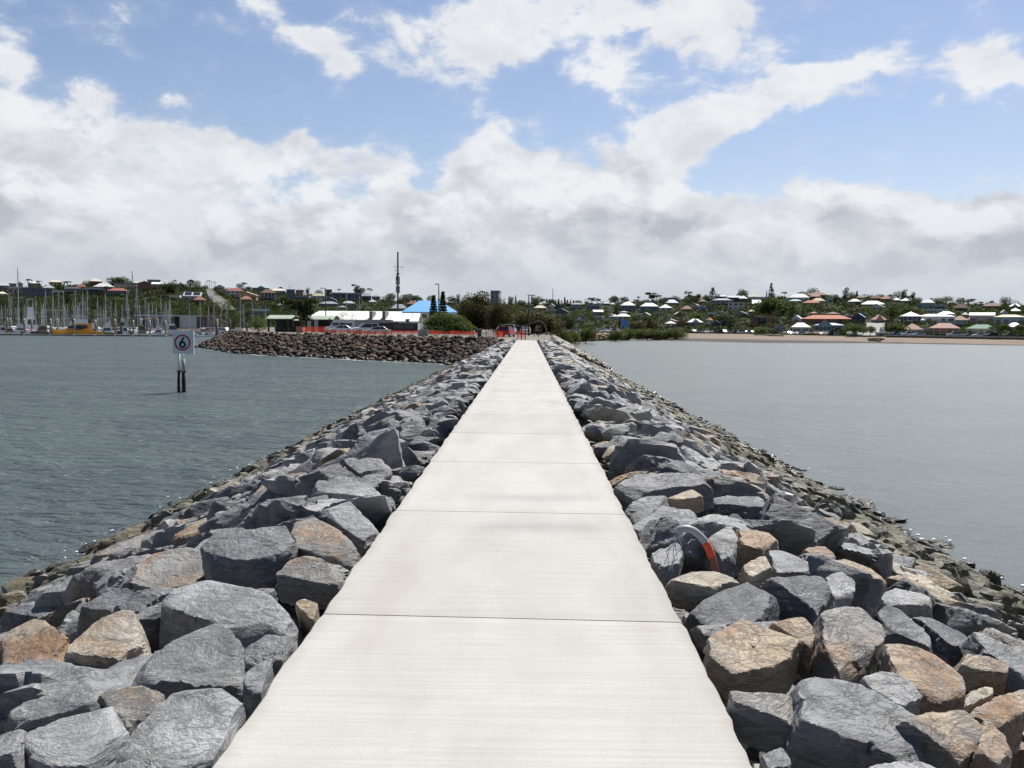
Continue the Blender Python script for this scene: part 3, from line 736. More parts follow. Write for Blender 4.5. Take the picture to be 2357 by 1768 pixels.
for lab, its in grp.items():
    if len(its) == 1: its[0][0]['label'] = sizew(its[0][3]) + ' ' + lab.split(' ', 1)[1]; continue
    its.sort(key=lambda q: q[2])
    w = ['nearest', 'second nearest', 'third nearest', 'fourth nearest', 'fifth nearest', 'sixth nearest', 'seventh nearest', 'eighth nearest', 'ninth nearest', 'tenth nearest']
    for n_, it in enumerate(its): it[0]['label'] = (w[n_] if n_ < len(w) else 'far') + ' ' + lab.split(' ', 1)[1]

# ------------------------------------------------------------------ bent pipe and frayed rope
PIPE = empty('bent_pipe'); D0 = 6.55
def pr(x, y, D=D0): sx, sy = px('R', x, y); return at(sx, sy, D)
pts = [(575, 575), (568, 530), (556, 480), (535, 425), (510, 380), (480, 348), (450, 326), (415, 316), (385, 320), (372, 332)]
def smooth(pts, n=5):
    out = []
    for i in range(len(pts) - 1):
        p0, p1, p2, p3 = pts[max(i - 1, 0)], pts[i], pts[i + 1], pts[min(i + 2, len(pts) - 1)]
        for k in range(n):
            u = k / n
            out.append(0.5 * ((2 * p1) + (p2 - p0) * u + (2 * p0 - 5 * p1 + 4 * p2 - p3) * u * u + (-p0 + 3 * p1 - 3 * p2 + p3) * u ** 3))
    return out + [pts[-1]]
C3 = smooth([pr(*p) for p in pts]); PIPE.location = C3[0]
tag(PIPE, 'bent grey pipe with an orange band sticking up between the rocks right of the path', 'pipe')
for nm, a, b, m in (('pipe_foot', 0, 12, mat('rusty red pipe', (.22, .075, .05), .45)), ('orange_band', 11, 20, mat('orange band', (.58, .085, .03), .5, var=.25, scale=12)), ('pipe_elbow', 19, len(C3), mat('pale grey plastic', (.33, .345, .37), .45, var=.3, scale=9))):
    mb = MB(); mb.smooth = True; mb.tube([p - C3[0] for p in C3[a:b]], .027 if nm != 'orange_band' else .0285, 14); mb.build(nm, m, PIPE)
mb = MB(); mb.smooth = True
for k in range(6):
    p0 = pr(395 - k * 5, 325 + k * 2, D0 - .02); r = np.random.default_rng(k)
    P = [p0]
    for j in range(7): P.append(P[-1] + Vector((r.uniform(-.035, .012), r.uniform(-.02, .02), r.uniform(-.055, .004) - .012)))
    mb.tube(smooth(P, 4), .0026, 5)
o = mb.build('frayed_rope', mat('pale blue rope', (.30, .42, .46), .8)); tag(o, 'frayed pale blue rope strands hanging from the bent pipe', 'rope')
# ------------------------------------------------------------------ land
XK = [-900, 0, 300, 500, 600, 640, 1000, 1214, 1290, 1320, 1450, 1600, 1750, 1850, 2000, 2200, 2357, 3300]
R0 = [470, 470, 470, 470, 470, 430, 420, 410, 300, 281, 347, 314, 289, 294, 307, 294, 284, 280]
RC = [492, 492, 492, 492, 492, 455, 445, 440, 440, 437, 434, 432, 430, 374, 338, 317, 302, 292]
ZC = [-.8, -.8, -.8, -.8, -.6, .1, .1, .1, .1, -.6, -1, -1, -1, -1, -1, -1, -1, -1]
DC = [700, 700, 700, 720, 760, 790, 880, 900, 900, 880, 820, 760, 740, 720, 700, 690, 680, 680]
XS = [-900, 0, 100, 200, 300, 400, 470, 530, 600, 700, 800, 900, 1000, 1100, 1200, 1300, 1400, 1500, 1600, 1700, 1800, 1900, 2000, 2100, 2200, 2357, 3300]
YS = [690, 667, 662, 658, 656, 658, 664, 667, 671, 679, 687, 694, 698, 699, 701, 701, 698, 692, 688, 686, 685, 685, 687, 692, 700, 707, 720]
def L(x, ys, xs=XK): return float(np.interp(x, xs, ys))
def ter(x, D):
    r0, rc, zc, dc = L(x, R0), L(x, RC), L(x, ZC), L(x, DC)
    zt = CAM.z + (yh(x) - L(x, YS, XS)) * dc / FPX
    if D < r0: return WATER - (r0 - D) * 0.12
    if D < rc: return WATER - .05 + (zc - WATER + .05) * ((D - r0) / (rc - r0)) ** .8
    if D < rc + 14: return zc
    if D < dc: return zc + (zt - zc) * ((D - rc - 14) / (dc - rc - 14)) ** 1.05
    return zt - (D - dc) * 0.02
def ground_at(x, y, lo=200, hi=None):
    """first point of the land met by the sight line through a photo pixel"""
    dc = L(x, DC); hi = hi or dc + 60
    D = max(lo, L(x, R0))
    while D < hi:
        p = at(x, y, D)
        if ter(x, D) >= p.z: return D
        D += 2.0
    return hi
def strip_mesh(name, cols, rows, m, zoff=0.0, rough=0.0, kind='structure'):
    """sheet over the land between per-column distances"""
    V, Fs = [], []
    n = len(rows)
    for x in cols:
        for k in rows:
            D = k(x); X, Y = colxy(x, D); V.append((X, Y, ter(x, D) + zoff + (rough * gnoise(np.array([[X * .11, Y * .11, 3.1]]))[0] if rough else 0)))
    for i in range(len(cols) - 1):
        for k in range(n - 1): a = i * n + k; Fs.append((a, a + n, a + n + 1, a + 1))
    mb = MB(); mb.smooth = True; mb.add(V, Fs); o = mb.build(name, m); o['kind'] = kind; return o
def ground_material():
    m, t, b = newmat('hill ground'); geo = t.node('ShaderNodeNewGeometry')
    n = t.noise(geo.outputs['Position'], 0.06, 8, 0.65); n2 = t.noise(geo.outputs['Position'], 0.5, 5, 0.6)
    col = t.mix(t.ramp(n, 0.4, 0.62), (0.018, 0.026, 0.012, 1), (0.05, 0.052, 0.027, 1)); col = t.scalecol(col, t.ramp(n2, .3, .7, .6, 1.3))
    t.put(b.inputs['Base Color'], col); b.inputs['Roughness'].default_value = 1.0; b.inputs['Specular IOR Level'].default_value = 0.1; return m
GROUND = ground_material()
rows = [lambda x, k=k: L(x, RC) - 2 + (L(x, DC) - L(x, RC) + 2) * k for k in np.linspace(0, 1, 22)] + [lambda x, k=k: L(x, DC) + k for k in (40, 200, 600, 2600)]
strip_mesh('hills', list(np.arange(-900, 3301, 35)), rows, GROUND)
def sand_material(name, a, b_, s=.25):
    m, t, b = newmat(name); geo = t.node('ShaderNodeNewGeometry')
    mp = t.node('ShaderNodeMapping'); t.put(mp.inputs[0], geo.outputs['Position']); mp.inputs['Scale'].default_value = (.35, 1.4, 1)
    n = t.noise(mp.outputs[0], s, 8, 0.7, .5); col = t.mix(t.ramp(n, 0.38, 0.62), c4(a), c4(b_)); t.put(b.inputs['Base Color'], col); b.inputs['Roughness'].default_value = .95; return m
RX = list(np.arange(1282, 3301, 22))
beach = lambda k: (lambda x: L(x, R0) - 6 + (L(x, RC) - 2 - L(x, R0) + 6) * k)
strip_mesh('mudflat', RX, [beach(k) for k in (0, .08, .16, .24, .32)], sand_material('dark mud', (.035, .029, .026), (.085, .066, .055), .5), 0, .15)
strip_mesh('beach', RX, [beach(k) for k in (.32, .45, .6, .75, .88)], sand_material('beach sand', (.235, .180, .140), (.16, .122, .098), .3), 0, .12)
strip_mesh('grass_verge', RX, [beach(k) for k in (.88, .94, 1.0)], sand_material('dry grass', (.13, .12, .05), (.22, .175, .10), .3), 0, .1)
LX = list(np.arange(-900, 1283, 30))
strip_mesh('embankment', LX, [beach(k) for k in (0, .2, .4, .6, .8, 1)], mat('dark stone bank', (.05, .043, .036), .95, var=.5, scale=.6), 0, .3)

# peninsula: car park ground behind the harbour bank
CREST = [(522, 186), (545, 176), (565, 167), (600, 153), (700, 146), (868, 133), (1000, 126), (1100, 119)]
outl = [colxy(x, D) for x, D in CREST] + [(-2.6, 101), (2.4, 101), (3.4, 140), (4.6, 200), (6.4, 262), (12, 300)] + [colxy(1345, 452), colxy(1000, 470), colxy(640, 470), colxy(585, 470), colxy(552, 300), colxy(530, 215)]
def offset_poly(P, d):
    n = len(P); out = []
    for i in range(n):
        a, b, c = Vector(P[i - 1]), Vector(P[i]), Vector(P[(i + 1) % n])
        e1 = (b - a).normalized(); e2 = (c - b).normalized(); nn = Vector((e1.y, -e1.x)) + Vector((e2.y, -e2.x))
        if nn.length < .3: nn = Vector((e1.y, -e1.x))
        nn.normalize(); out.append(b + nn * d)
    return out
area = sum(outl[i - 1][0] * outl[i][1] - outl[i][0] * outl[i - 1][1] for i in range(len(outl)))
sgn = 1 if area > 0 else -1
ZG = 0.2
sk = offset_poly(outl, 6.0 * sgn)
mb = MB(); n = len(outl)
mb.add([(p[0], p[1], ZG) for p in outl] + [(p[0], p[1], -3.7) for p in sk], [tuple(range(n))] + [(i, (i + 1) % n, n + (i + 1) % n, n + i) for i in range(n)])
for i in range(1, n + 1): mb.m[i] = 1
o = mb.build('ground', [sand_material('car park gravel', (.20, .165, .13), (.15, .13, .10), .3), mat('brown bank fill', (.04, .028, .02), .95, var=.5, scale=2)]); o['kind'] = 'structure'
# grass strip along the top of the bank, the darker path that carries on and the car park road
inn = offset_poly(outl, -4.5 * sgn)
mb = MB(); mb.add([(p[0], p[1], ZG + .004) for p in outl[:8]] + [(p[0], p[1], ZG + .004) for p in inn[:8]], [(i, i + 1, 9 + i, 8 + i) for i in range(7)])
o = mb.build('grass', sand_material('bank grass', (.12, .12, .045), (.24, .20, .10), .35)); o['kind'] = 'stuff'; o['label'] = 'yellow green grass strip on top of the brown boulder bank'; o['category'] = 'grass'
mb = MB(); mb.add([(-1.2, 100.7, ZG + .012), (.87, 100.7, ZG + .012), (3.2, 172, ZG + .012), (1.1, 172, ZG + .012)], [(0, 1, 2, 3)])
o = mb.build('far_path', mat('grey path', (.17, .155, .135), .9, var=.2)); o['kind'] = 'structure'
mb = MB(); mb.add([colxy(720, 168) + (ZG + .008,), colxy(1180, 135) + (ZG + .008,), colxy(1195, 260) + (ZG + .008,), colxy(760, 205) + (ZG + .008,)], [(0, 1, 2, 3)])
o = mb.build('car_park', mat('car park asphalt', (.10, .095, .09), .95, var=.25)); o['kind'] = 'structure'

# hill road on the left, climbing between the houses
def hill_road(name, pts, m, zo):
    V, Fs = [], []
    for i, (c, xa, xb, y) in enumerate(pts):
        for xx in (xa, xb):
            sx, sy = px(c, xx, y); D = ground_at(sx, sy); X, Y = colxy(sx, D); V.append((X, Y, ter(sx, D) + zo))
        if i: Fs.append((2 * i - 2, 2 * i - 1, 2 * i + 1, 2 * i))
    mb = MB(); mb.add(V, Fs); o = mb.build(name, m); o['kind'] = 'structure'; return o
def interp_rows(c, rows, n=10):
    ys = [r[2] for r in rows]; out = []
    for y in np.linspace(ys[0], ys[-1], n): out.append((c, float(np.interp(y, ys, [r[0] for r in rows])), float(np.interp(y, ys, [r[1] for r in rows])), float(y)))
    return out
ROADM = mat('hill asphalt', (.16, .155, .15), .95, var=.2, scale=.2)
hill_road('road', interp_rows(2, [(905, 945, 348), (930, 1040, 420), (985, 1130, 500), (1030, 1235, 595)]), ROADM, .45)
hill_road('kerb', interp_rows(2, [(949, 960, 348), (1046, 1058, 420), (1138, 1152, 500), (1243, 1258, 595)]), mat('pale verge', (.27, .25, .17), .95), .6)
hill_road('road_ramp', interp_rows(7, [(1860, 2125, 662), (1862, 2125, 760), (1800, 2120, 850)]), mat('concrete ramp', (.30, .285, .27), .95, var=.1, scale=.2), .35)

# ------------------------------------------------------------------ vegetation
def leaf_material(name, a, b_):
    m, t, b = newmat(name); at_ = t.node('ShaderNodeAttribute', attribute_name='tint'); oi = t.node('ShaderNodeObjectInfo'); sp = t.node('ShaderNodeSeparateColor'); t.put(sp.inputs[0], at_.outputs['Color'])
    k = t.math('MULTIPLY_ADD', oi.outputs['Random'], .30, t.math('MULTIPLY', sp.outputs[0], .85))
    col = t.mix(k, c4(a), c4(b_)); t.put(b.inputs['Base Color'], col); b.inputs['Roughness'].default_value = .65; b.inputs['Specular IOR Level'].default_value = .2
    tl = t.node('ShaderNodeBsdfTranslucent'); t.put(tl.inputs['Color'], t.vmath('MULTIPLY', col, (1.15, 1.12, .75)).outputs[0]); mx = t.node('ShaderNodeMixShader'); mx.inputs[0].default_value = .30
    t.l.new(b.outputs[0], mx.inputs[1]); t.l.new(tl.outputs[0], mx.inputs[2]); t.l.new(mx.outputs[0], m.node_tree.nodes['Material Output'].inputs['Surface'])
    return m
LEAF = {'dark': leaf_material('dark leaves', (.022, .034, .013), (.080, .105, .036)), 'mid': leaf_material('green leaves', (.032, .054, .016), (.115, .155, .042)),
        'bright': leaf_material('bright leaves', (.045, .075, .016), (.13, .17, .045)), 'brown': leaf_material('olive brown leaves', (.040, .040, .018), (.130, .122, .055)),
        'blue': leaf_material('blue green needles', (.014, .024, .016), (.045, .062, .035)), 'mang': leaf_material('mangrove leaves', (.040, .060, .016), (.155, .175, .055))}
BARK = mat('bark', (.11, .085, .065), .9, var=.3, scale=6)
def leaf_cards(C, size, r, tint, droop=0.0):
    """small four-cornered leaf sprays at points C"""
    n = len(C); a = r.normal(size=(n, 3)); a /= np.linalg.norm(a, axis=1)[:, None]; b = r.normal(size=(n, 3)); b -= a * (a * b).sum(1)[:, None]; b /= np.linalg.norm(b, axis=1)[:, None]
    if droop: a[:, 2] -= droop; a /= np.linalg.norm(a, axis=1)[:, None]
    s = size * r.uniform(.6, 1.3, n)[:, None]; w = s * r.uniform(.35, .7, n)[:, None]
    V = np.stack([C - a * s, C + b * w - a * s * .1, C + a * s, C - b * w + a * s * .1], 1).reshape(-1, 3)
    Fc = np.arange(4 * n).reshape(n, 4); T = np.repeat(np.clip(tint, 0, 1), 4); return V, Fc, np.stack([T, T, T, np.ones_like(T)], 1)
def crown_points(lumps, n, r, shell=.55):
    vol = np.array([l[3] * l[4] * l[5] for l in lumps]) ** .8; vol /= vol.sum(); P, T = [], []
    for (x, y, z, a, b, c), v in zip(lumps, vol):
        k = max(8, int(n * v)); d = r.normal(size=(k, 3)); d /= np.linalg.norm(d, axis=1)[:, None]
        q = d * (shell + (1 - shell) * r.random(k) ** .6)[:, None]
        # ragged surface: clumps and gaps
        g = gnoise(d * 2.3 + r.uniform(0, 30)); q *= (1 + .34 * g)[:, None]
        keep = g > -.34
        p = q[keep] * np.array([a, b, c]) + np.array([x, y, z]); P.append(p); T.append(np.clip(.42 + .9 * gnoise(p * 1.15 / max(a, .5) * 2.2 + 9) + r.normal(0, .13, len(p)), 0, 1))
    return np.vstack(P), np.concatenate(T)
def broad_lumps(r, kind):
    if kind == 'round': return [(0, 0, .48, .36, .36, .44)] + [(math.cos(k) * .24, math.sin(k) * .24, .46 + r.uniform(-.26, .28), r.uniform(.17, .27), r.uniform(.17, .27), r.uniform(.15, .24)) for k in np.arange(9) * .7 + r.uniform(0, 6)]
    if kind == 'dome': return [(math.cos(k) * q, math.sin(k) * q, .60 + r.uniform(-.34, .18) - q * .45, r.uniform(.17, .28), r.uniform(.17, .28), r.uniform(.18, .28)) for k, q in zip(np.arange(19) * .95, r.uniform(.05, .40, 19))] + [(0, 0, .4, .36, .36, .36)]
    if kind == 'sparse': return [(math.cos(k) * q, math.sin(k) * q, r.uniform(.5, .92), r.uniform(.10, .17), r.uniform(.10, .17), r.uniform(.07, .12)) for k, q in zip(np.arange(9) * 2.1, r.uniform(.06, .34, 9))]
    if kind == 'umbrella': return [(math.cos(k) * q, math.sin(k) * q, .72 - q * .42 + r.uniform(-.08, .05), r.uniform(.17, .26), r.uniform(.17, .26), r.uniform(.15, .24)) for k, q in zip(np.arange(18) * 1.3, r.uniform(.05, .42, 18))]
    if kind == 'bush': return [(math.cos(k) * q, math.sin(k) * q, .36 + r.uniform(-.1, .22), r.uniform(.22, .34), r.uniform(.22, .34), r.uniform(.22, .34)) for k, q in zip(np.arange(10) * 1.1, r.uniform(.0, .34, 10))]
    if kind == 'tall': return [(r.uniform(-.12, .12), r.uniform(-.12, .12), z, r.uniform(.14, .22), r.uniform(.14, .22), r.uniform(.1, .17)) for z in np.linspace(.22, .92, 11)]
def trunk_mb(r, kind, thick=.03):
    mb = MB(); mb.smooth = True; top = .62
    mb.tube([(0, 0, -.12), (.01, 0, .15), (r.uniform(-.03, .03), r.uniform(-.03, .03), .38), (r.uniform(-.05, .05), r.uniform(-.05, .05), top)], [thick, thick * .8, thick * .6, thick * .3], 7)
    if kind not in ('bush', 'pine'):
        for k in range(5):
            a = k * 1.3 + r.uniform(0, .5); z = r.uniform(.2, .36); q = r.uniform(.2, .36)
            mb.tube([(0, 0, z), (math.cos(a) * q * .5, math.sin(a) * q * .5, z + .16), (math.cos(a) * q, math.sin(a) * q, z + .28)], [thick * .5, thick * .35, thick * .15], 5)
    return mb
def pine_cards(r, n, tiers=13, spread=.2, taper=True):
    P, T = [], []
    for k in range(tiers):
        z = .12 + .86 * k / tiers; q = spread * ((1 - z) ** .75 + .05 if taper else 1)
        arms = 7
        for a in range(arms):
            an = a * 2 * math.pi / arms + k * .7 + r.uniform(-.15, .15); m = max(3, int(n / tiers / arms)); u = r.random(m) ** .6
            p = np.stack([np.cos(an) * q * u, np.sin(an) * q * u, z + .03 * u - .03 * u * u + r.normal(0, .010, m)], 1) + r.normal(0, .010, (m, 3)); P.append(p); T.append(np.clip(.35 + .3 * u + r.normal(0, .1, m), 0, 1))
    return np.vstack(P), np.concatenate(T)
_tree_me = {}
def tree_meshes(kind, leaf, seed, n, size):
    """unit-height crown mesh and trunk mesh"""
    key = (kind, leaf, seed, n)
    if key in _tree_me: return _tree_me[key]
    r = np.random.default_rng(seed)
    if kind == 'pine': P, T = pine_cards(r, n); tk = trunk_mb(r, 'pine', .014); tk.tube([(0, 0, .5), (0, 0, .97)], [.008, .003], 5); dr = 0
    elif kind == 'hoop': P, T = pine_cards(r, n, 10, .24, True); g = gnoise(P * 9); P, T = P[g > -.12], T[g > -.12]; tk = trunk_mb(r, 'pine', .014); tk.tube([(0, 0, .5), (0, 0, .97)], [.008, .003], 5); dr = 0
    elif kind == 'palm':
        P, T = [], []
        tk = MB(); tk.smooth = True; tk.tube([(0, 0, -.1), (.02, 0, .4), (.03, 0, .8)], [.03, .02, .017], 7)
        for k in range(15):
            a = k * 2.4; el = r.uniform(-.2, 1.0); m = n // 15; u = np.linspace(.05, 1, m); q = .30 * u * math.cos(el * .6)
            z = .80 + .24 * u * math.sin(el) - .22 * u * u; P.append(np.stack([.03 + np.cos(a) * q, np.sin(a) * q, z], 1) + r.normal(0, .009, (m, 3))); T.append(r.uniform(.2, .8, m))
        P, T = np.vstack(P), np.concatenate(T); dr = .5
    else: P, T = crown_points(broad_lumps(r, kind), n, r); tk = trunk_mb(r, kind); dr = .25 if leaf == 'brown' else 0
    V, Fc, A = leaf_cards(P, size, r, T, dr)
    cm = np_mesh('crown', V, Fc, False, [LEAF[leaf]], A); tm = tk.mesh('trunk', [BARK])
    # one joined mesh for distant trees
    tv = np.array([v.co[:] for v in tm.vertices]); tf = [list(p.vertices) for p in tm.polygons if len(p.vertices) == 4]
    JV = np.vstack([V, tv]); JF = np.vstack([Fc, np.array(tf) + len(V)]); JA = np.vstack([A, np.tile([.3, .3, .3, 1], (len(tv), 1))])
    jm = np_mesh('tree', JV, JF, False, [LEAF[leaf], BARK], JA)
    mi = np.zeros(len(jm.polygons), np.int32); mi[len(Fc):] = 1; jm.polygons.foreach_set('material_index', mi)
    _tree_me[key] = (cm, tm, jm); return _tree_me[key]
KINDN = {'round': 'tree', 'dome': 'tree', 'sparse': 'gum_tree', 'umbrella': 'tree', 'bush': 'bush', 'tall': 'tree', 'pine': 'pine_tree', 'hoop': 'hoop_pine', 'palm': 'palm_tree'}
CATN = {'tree': 'tree', 'gum_tree': 'tree', 'bush': 'bush', 'pine_tree': 'tree', 'hoop_pine': 'tree', 'palm_tree': 'palm', 'mangrove': 'bush'}
def near_tree(kind, leaf, X, Y, z, h, w, label, seed, n=4200, size=None, group=None, name=None):
    cm, tm, jm = tree_meshes(kind, leaf, seed, n, size or (.018 if n > 3000 else .03))
    t_ = empty(name or KINDN[kind], (X, Y, z), random.uniform(0, 6)); t_.scale = (w / (1.0 if kind in ('dome', 'umbrella') else .8 if kind in('round', 'bush') else .5), ) * 2 + (h,)
    link('crown', cm, t_); link('trunk', tm, t_)
    return tag(t_, label, CATN[name or KINDN[kind]], group)
def far_tree(kind, leaf, X, Y, z, h, w, label, seed, n=1100, group='trees on the hillside'):
    jm = tree_meshes(kind, leaf, seed, n, .036)[2]
    o = link(KINDN[kind], jm); o.location = (X, Y, z); o.rotation_euler = (0, 0, random.uniform(0, 6))
    o.scale = (w / (1.0 if kind in ('dome', 'umbrella') else .8 if kind in ('round', 'bush') else .5),) * 2 + (h,)
    return tag(o, label, CATN[KINDN[kind]], group)

# ------------------------------------------------------------------ houses
WALLC = {'white': (.70, .70, .68), 'cream': (.55, .49, .37), 'grey': (.33, .34, .36), 'dark': (.075, .08, .095), 'blue': (.15, .19, .25), 'brick': (.30, .12, .075), 'tan': (.42, .31, .20), 'teal': (.30, .42, .44), 'brown': (.13, .09, .065), 'pink': (.50, .40, .38), 'orange': (.50, .20, .07), 'navy': (.045, .06, .11)}
ROOFC = {'white': (.80, .80, .79), 'cream': (.62, .57, .44), 'grey': (.30, .32, .35), 'dark': (.085, .085, .09), 'red': (.27, .085, .065), 'terracotta': (.36, .175, .12), 'orange': (.38, .13, .06), 'pink': (.40, .235, .19), 'blue': (.33, .42, .54), 'teal': (.33, .45, .45), 'green': (.14, .26, .18), 'olive': (.40, .37, .20), 'brown': (.17, .085, .06), 'skyblue': (.13, .42, .82)}
def wm(k): return mat('wall ' + k, WALLC[k], .8, var=.08, scale=.5)
def rm(k):
    if k == 'white':
        u = random.random(); v = .80 if u < .3 else .62 if u < .65 else .46
        return mat('roof white %d' % (v * 100), (v, v, v * .99), .5, var=.10, scale=.7)
    return mat('roof ' + k, ROOFC[k], .45 if k in ('white', 'grey', 'skyblue', 'blue') else .75, var=.10, scale=.7)
GLASS = mat('dark glass', (.02, .026, .034), .24, var=0, spec=.8)
TRIM = mat('white trim', (.68, .68, .66), .6, var=.04)
_u = MB(); _u.box(-.5, .5, -.5, .5, -.5, .5)
UNITG = _u.mesh('window', [GLASS])
_u = MB(); _u.box(-.5, .5, -.5, .5, -.5, .5); UNITD = _u.mesh('door', [mat('door paint', (.2, .13, .09), .5)])
def roof_mb(kind, w, d, h, o=.5, th=.18):
    mb = MB(); x, y = w / 2 + o, d / 2 + o
    if kind == 'flat': mb.box(-x, x, -y, y, 0, max(h, .25)); return mb
    if kind == 'skillion': mb.add([(-x, -y, 0), (x, -y, 0), (x, y, h), (-x, y, h), (-x, -y, th), (x, -y, th), (x, y, h + th), (-x, y, h + th)], [(0, 3, 2, 1), (4, 5, 6, 7), (0, 1, 5, 4), (1, 2, 6, 5), (2, 3, 7, 6), (3, 0, 4, 7)]); return mb
    if kind == 'curved':
        n = 8; pr_ = [(-x + 2 * x * i / n, h * math.sin(math.pi * (.08 + .84 * i / n))) for i in range(n + 1)]; pr_ += [(-p[0], max(0, [q for q in pr_ if abs(q[0] + p[0]) < 1e-6][0][1] - th)) for p in pr_]
        mb.prism(pr_, -y, y); return mb
    if kind == 'gable': mb.prism([(-x, 0), (0, h), (x, 0), (x, -th), (0, h - th), (-x, -th)], -y, y); return mb
    if kind == 'cross': mb.prism([(-x * .5, 0), (0, h), (x * .5, 0), (x * .5, -th), (-x * .5, -th)], -y - .3, y * .2)
    r = 0 if kind == 'pyramid' else max(0, x - y) if x > y else 0; s = 0 if kind == 'pyramid' else max(0, y - x)
    mb.add([(-x, -y, -th), (x, -y, -th), (x, y, -th), (-x, y, -th), (-x, -y, 0), (x, -y, 0), (x, y, 0), (-x, y, 0), (-r - .02, -s, h), (r + .02, -s, h), (r + .02, s + .01, h), (-r - .02, s + .01, h)],
           [(0, 3, 2, 1), (0, 1, 5, 4), (1, 2, 6, 5), (2, 3, 7, 6), (3, 0, 4, 7), (4, 5, 9, 8), (5, 6, 10, 9), (6, 7, 11, 10), (7, 4, 8, 11), (8, 9, 10, 11)])
    return mb
HBOX = []      # screen boxes of houses for placing the filler trees
def house(c, x0, x1, yt, ye, yb, rk, rc_, wc, D=None, depth=None, extra=None, turn=None, label=None, base=None, name='house', under=2.5):
    (sx0, sy0), (sx1, _) = px(c, x0, yt), px(c, x1, yt); _, se = px(c, 0, ye); _, sb = px(c, 0, yb); sx = (sx0 + sx1) / 2
    if D is None: D = ground_at(sx, sb)
    k = D / FPX; w = (sx1 - sx0) * k; o_ = .45 if w > 6 else .25; w = max(2, w - 2 * o_)
    hr = max(.25, (se - sy0) * k); pb = at(sx, sb, D); zb = pb.z; hw = max(1.6, (sb - se) * k)
    d = depth or min(max(.58 * w, 5), 9)
    if rk in ('hip', 'pyramid', 'cross'): hr = min(hr, .55 * (d / 2 + .5) + 1.2)
    az_ = math.atan2(pb.x, pb.y); rz = -az_ + (turn if turn is not None else random.uniform(-.22, .22))
    X, Y = colxy(sx, D + d / 2)
    h = empty(name, (X, Y, zb), rz); HBOX.append((sx0, sx1, sy0, se + (sb - se) * .55, D, h))
    mb = MB(); mb.box(-w / 2, w / 2, -d / 2, d / 2, -under, hw - .02)
    if rk == 'gable': mb.prism([(-w / 2, hw - .02), (0, hw + hr * .93), (w / 2, hw - .02)], -d / 2, d / 2)
    mb.build('wall', wm(wc), h); roof_mb(rk, w, d, hr, o_).build('roof', rm(rc_), h, (0, 0, hw + .002 + (.18 if rk in ('hip', 'pyramid', 'cross', 'gable') else 0)))
    # windows on the front and one side
    st = max(1, round(hw / 3.0)); nw = max(1, min(5, round(w / 3.3)))
    for s_ in range(st):
        zc = hw * (s_ + .55) / st; wh = min(1.5, hw / st * .5)
        for i in range(nw):
            if s_ == 0 and i == nw // 2 and nw > 2 and w > 8:
                q = link('door', UNITD, h, (-w / 2 + w * (i + .5) / nw, -d / 2, 1.0)); q.scale = (.95, .12, 2.0); continue
            ww = w / nw * random.uniform(.42, .72)
            q = link('window', UNITG, h, (-w / 2 + w * (i + .5) / nw, -d / 2, zc)); q.scale = (ww, .12, wh)
        q = link('window', UNITG, h, (random.choice((-1, 1)) * w / 2, 0, zc)); q.scale = (.12, d * .3, wh)
    if (extra == 'deck'):
        mb = MB(); zz = hw * .45; mb.box(-w / 2, w / 2, -d / 2 - 2.0, -d / 2 - .07, zz - .2, zz)
        for i in range(5): xx = -w / 2 + .1 + (w - .2) * i / 4; mb.box(xx - .07, xx + .07, -d / 2 - 1.95, -d / 2 - 1.81, -under, hw)
        mb.box(-w / 2, w / 2, -d / 2 - 1.96, -d / 2 - 1.9, zz + .85, zz + .95); mb.build('veranda', TRIM, h)
    if extra == 'solar':
        for sx_ in (-.25, .25):
            mb = MB(); mb.box(-w * .2, w * .2, -d * .42, d * .42, .0, .08); p_ = mb.build('solar_panel', mat('solar cells', (.015, .02, .05), .25, var=.1), h, (sx_ * w, 0, hw + hr * .62)); p_.rotation_euler = (math.atan2(hr, d), 0, 0)
    h['desc'] = '%s|%s|%s' % (rc_, rk, wc); h['sx'] = sx; h['sy'] = (sy0 + sb) / 2; h['D'] = D
    tag(h, label or '', 'house' if name == 'house' else name.replace('_', ' '), 'houses on the hillside' if name == 'house' else None)
    return h
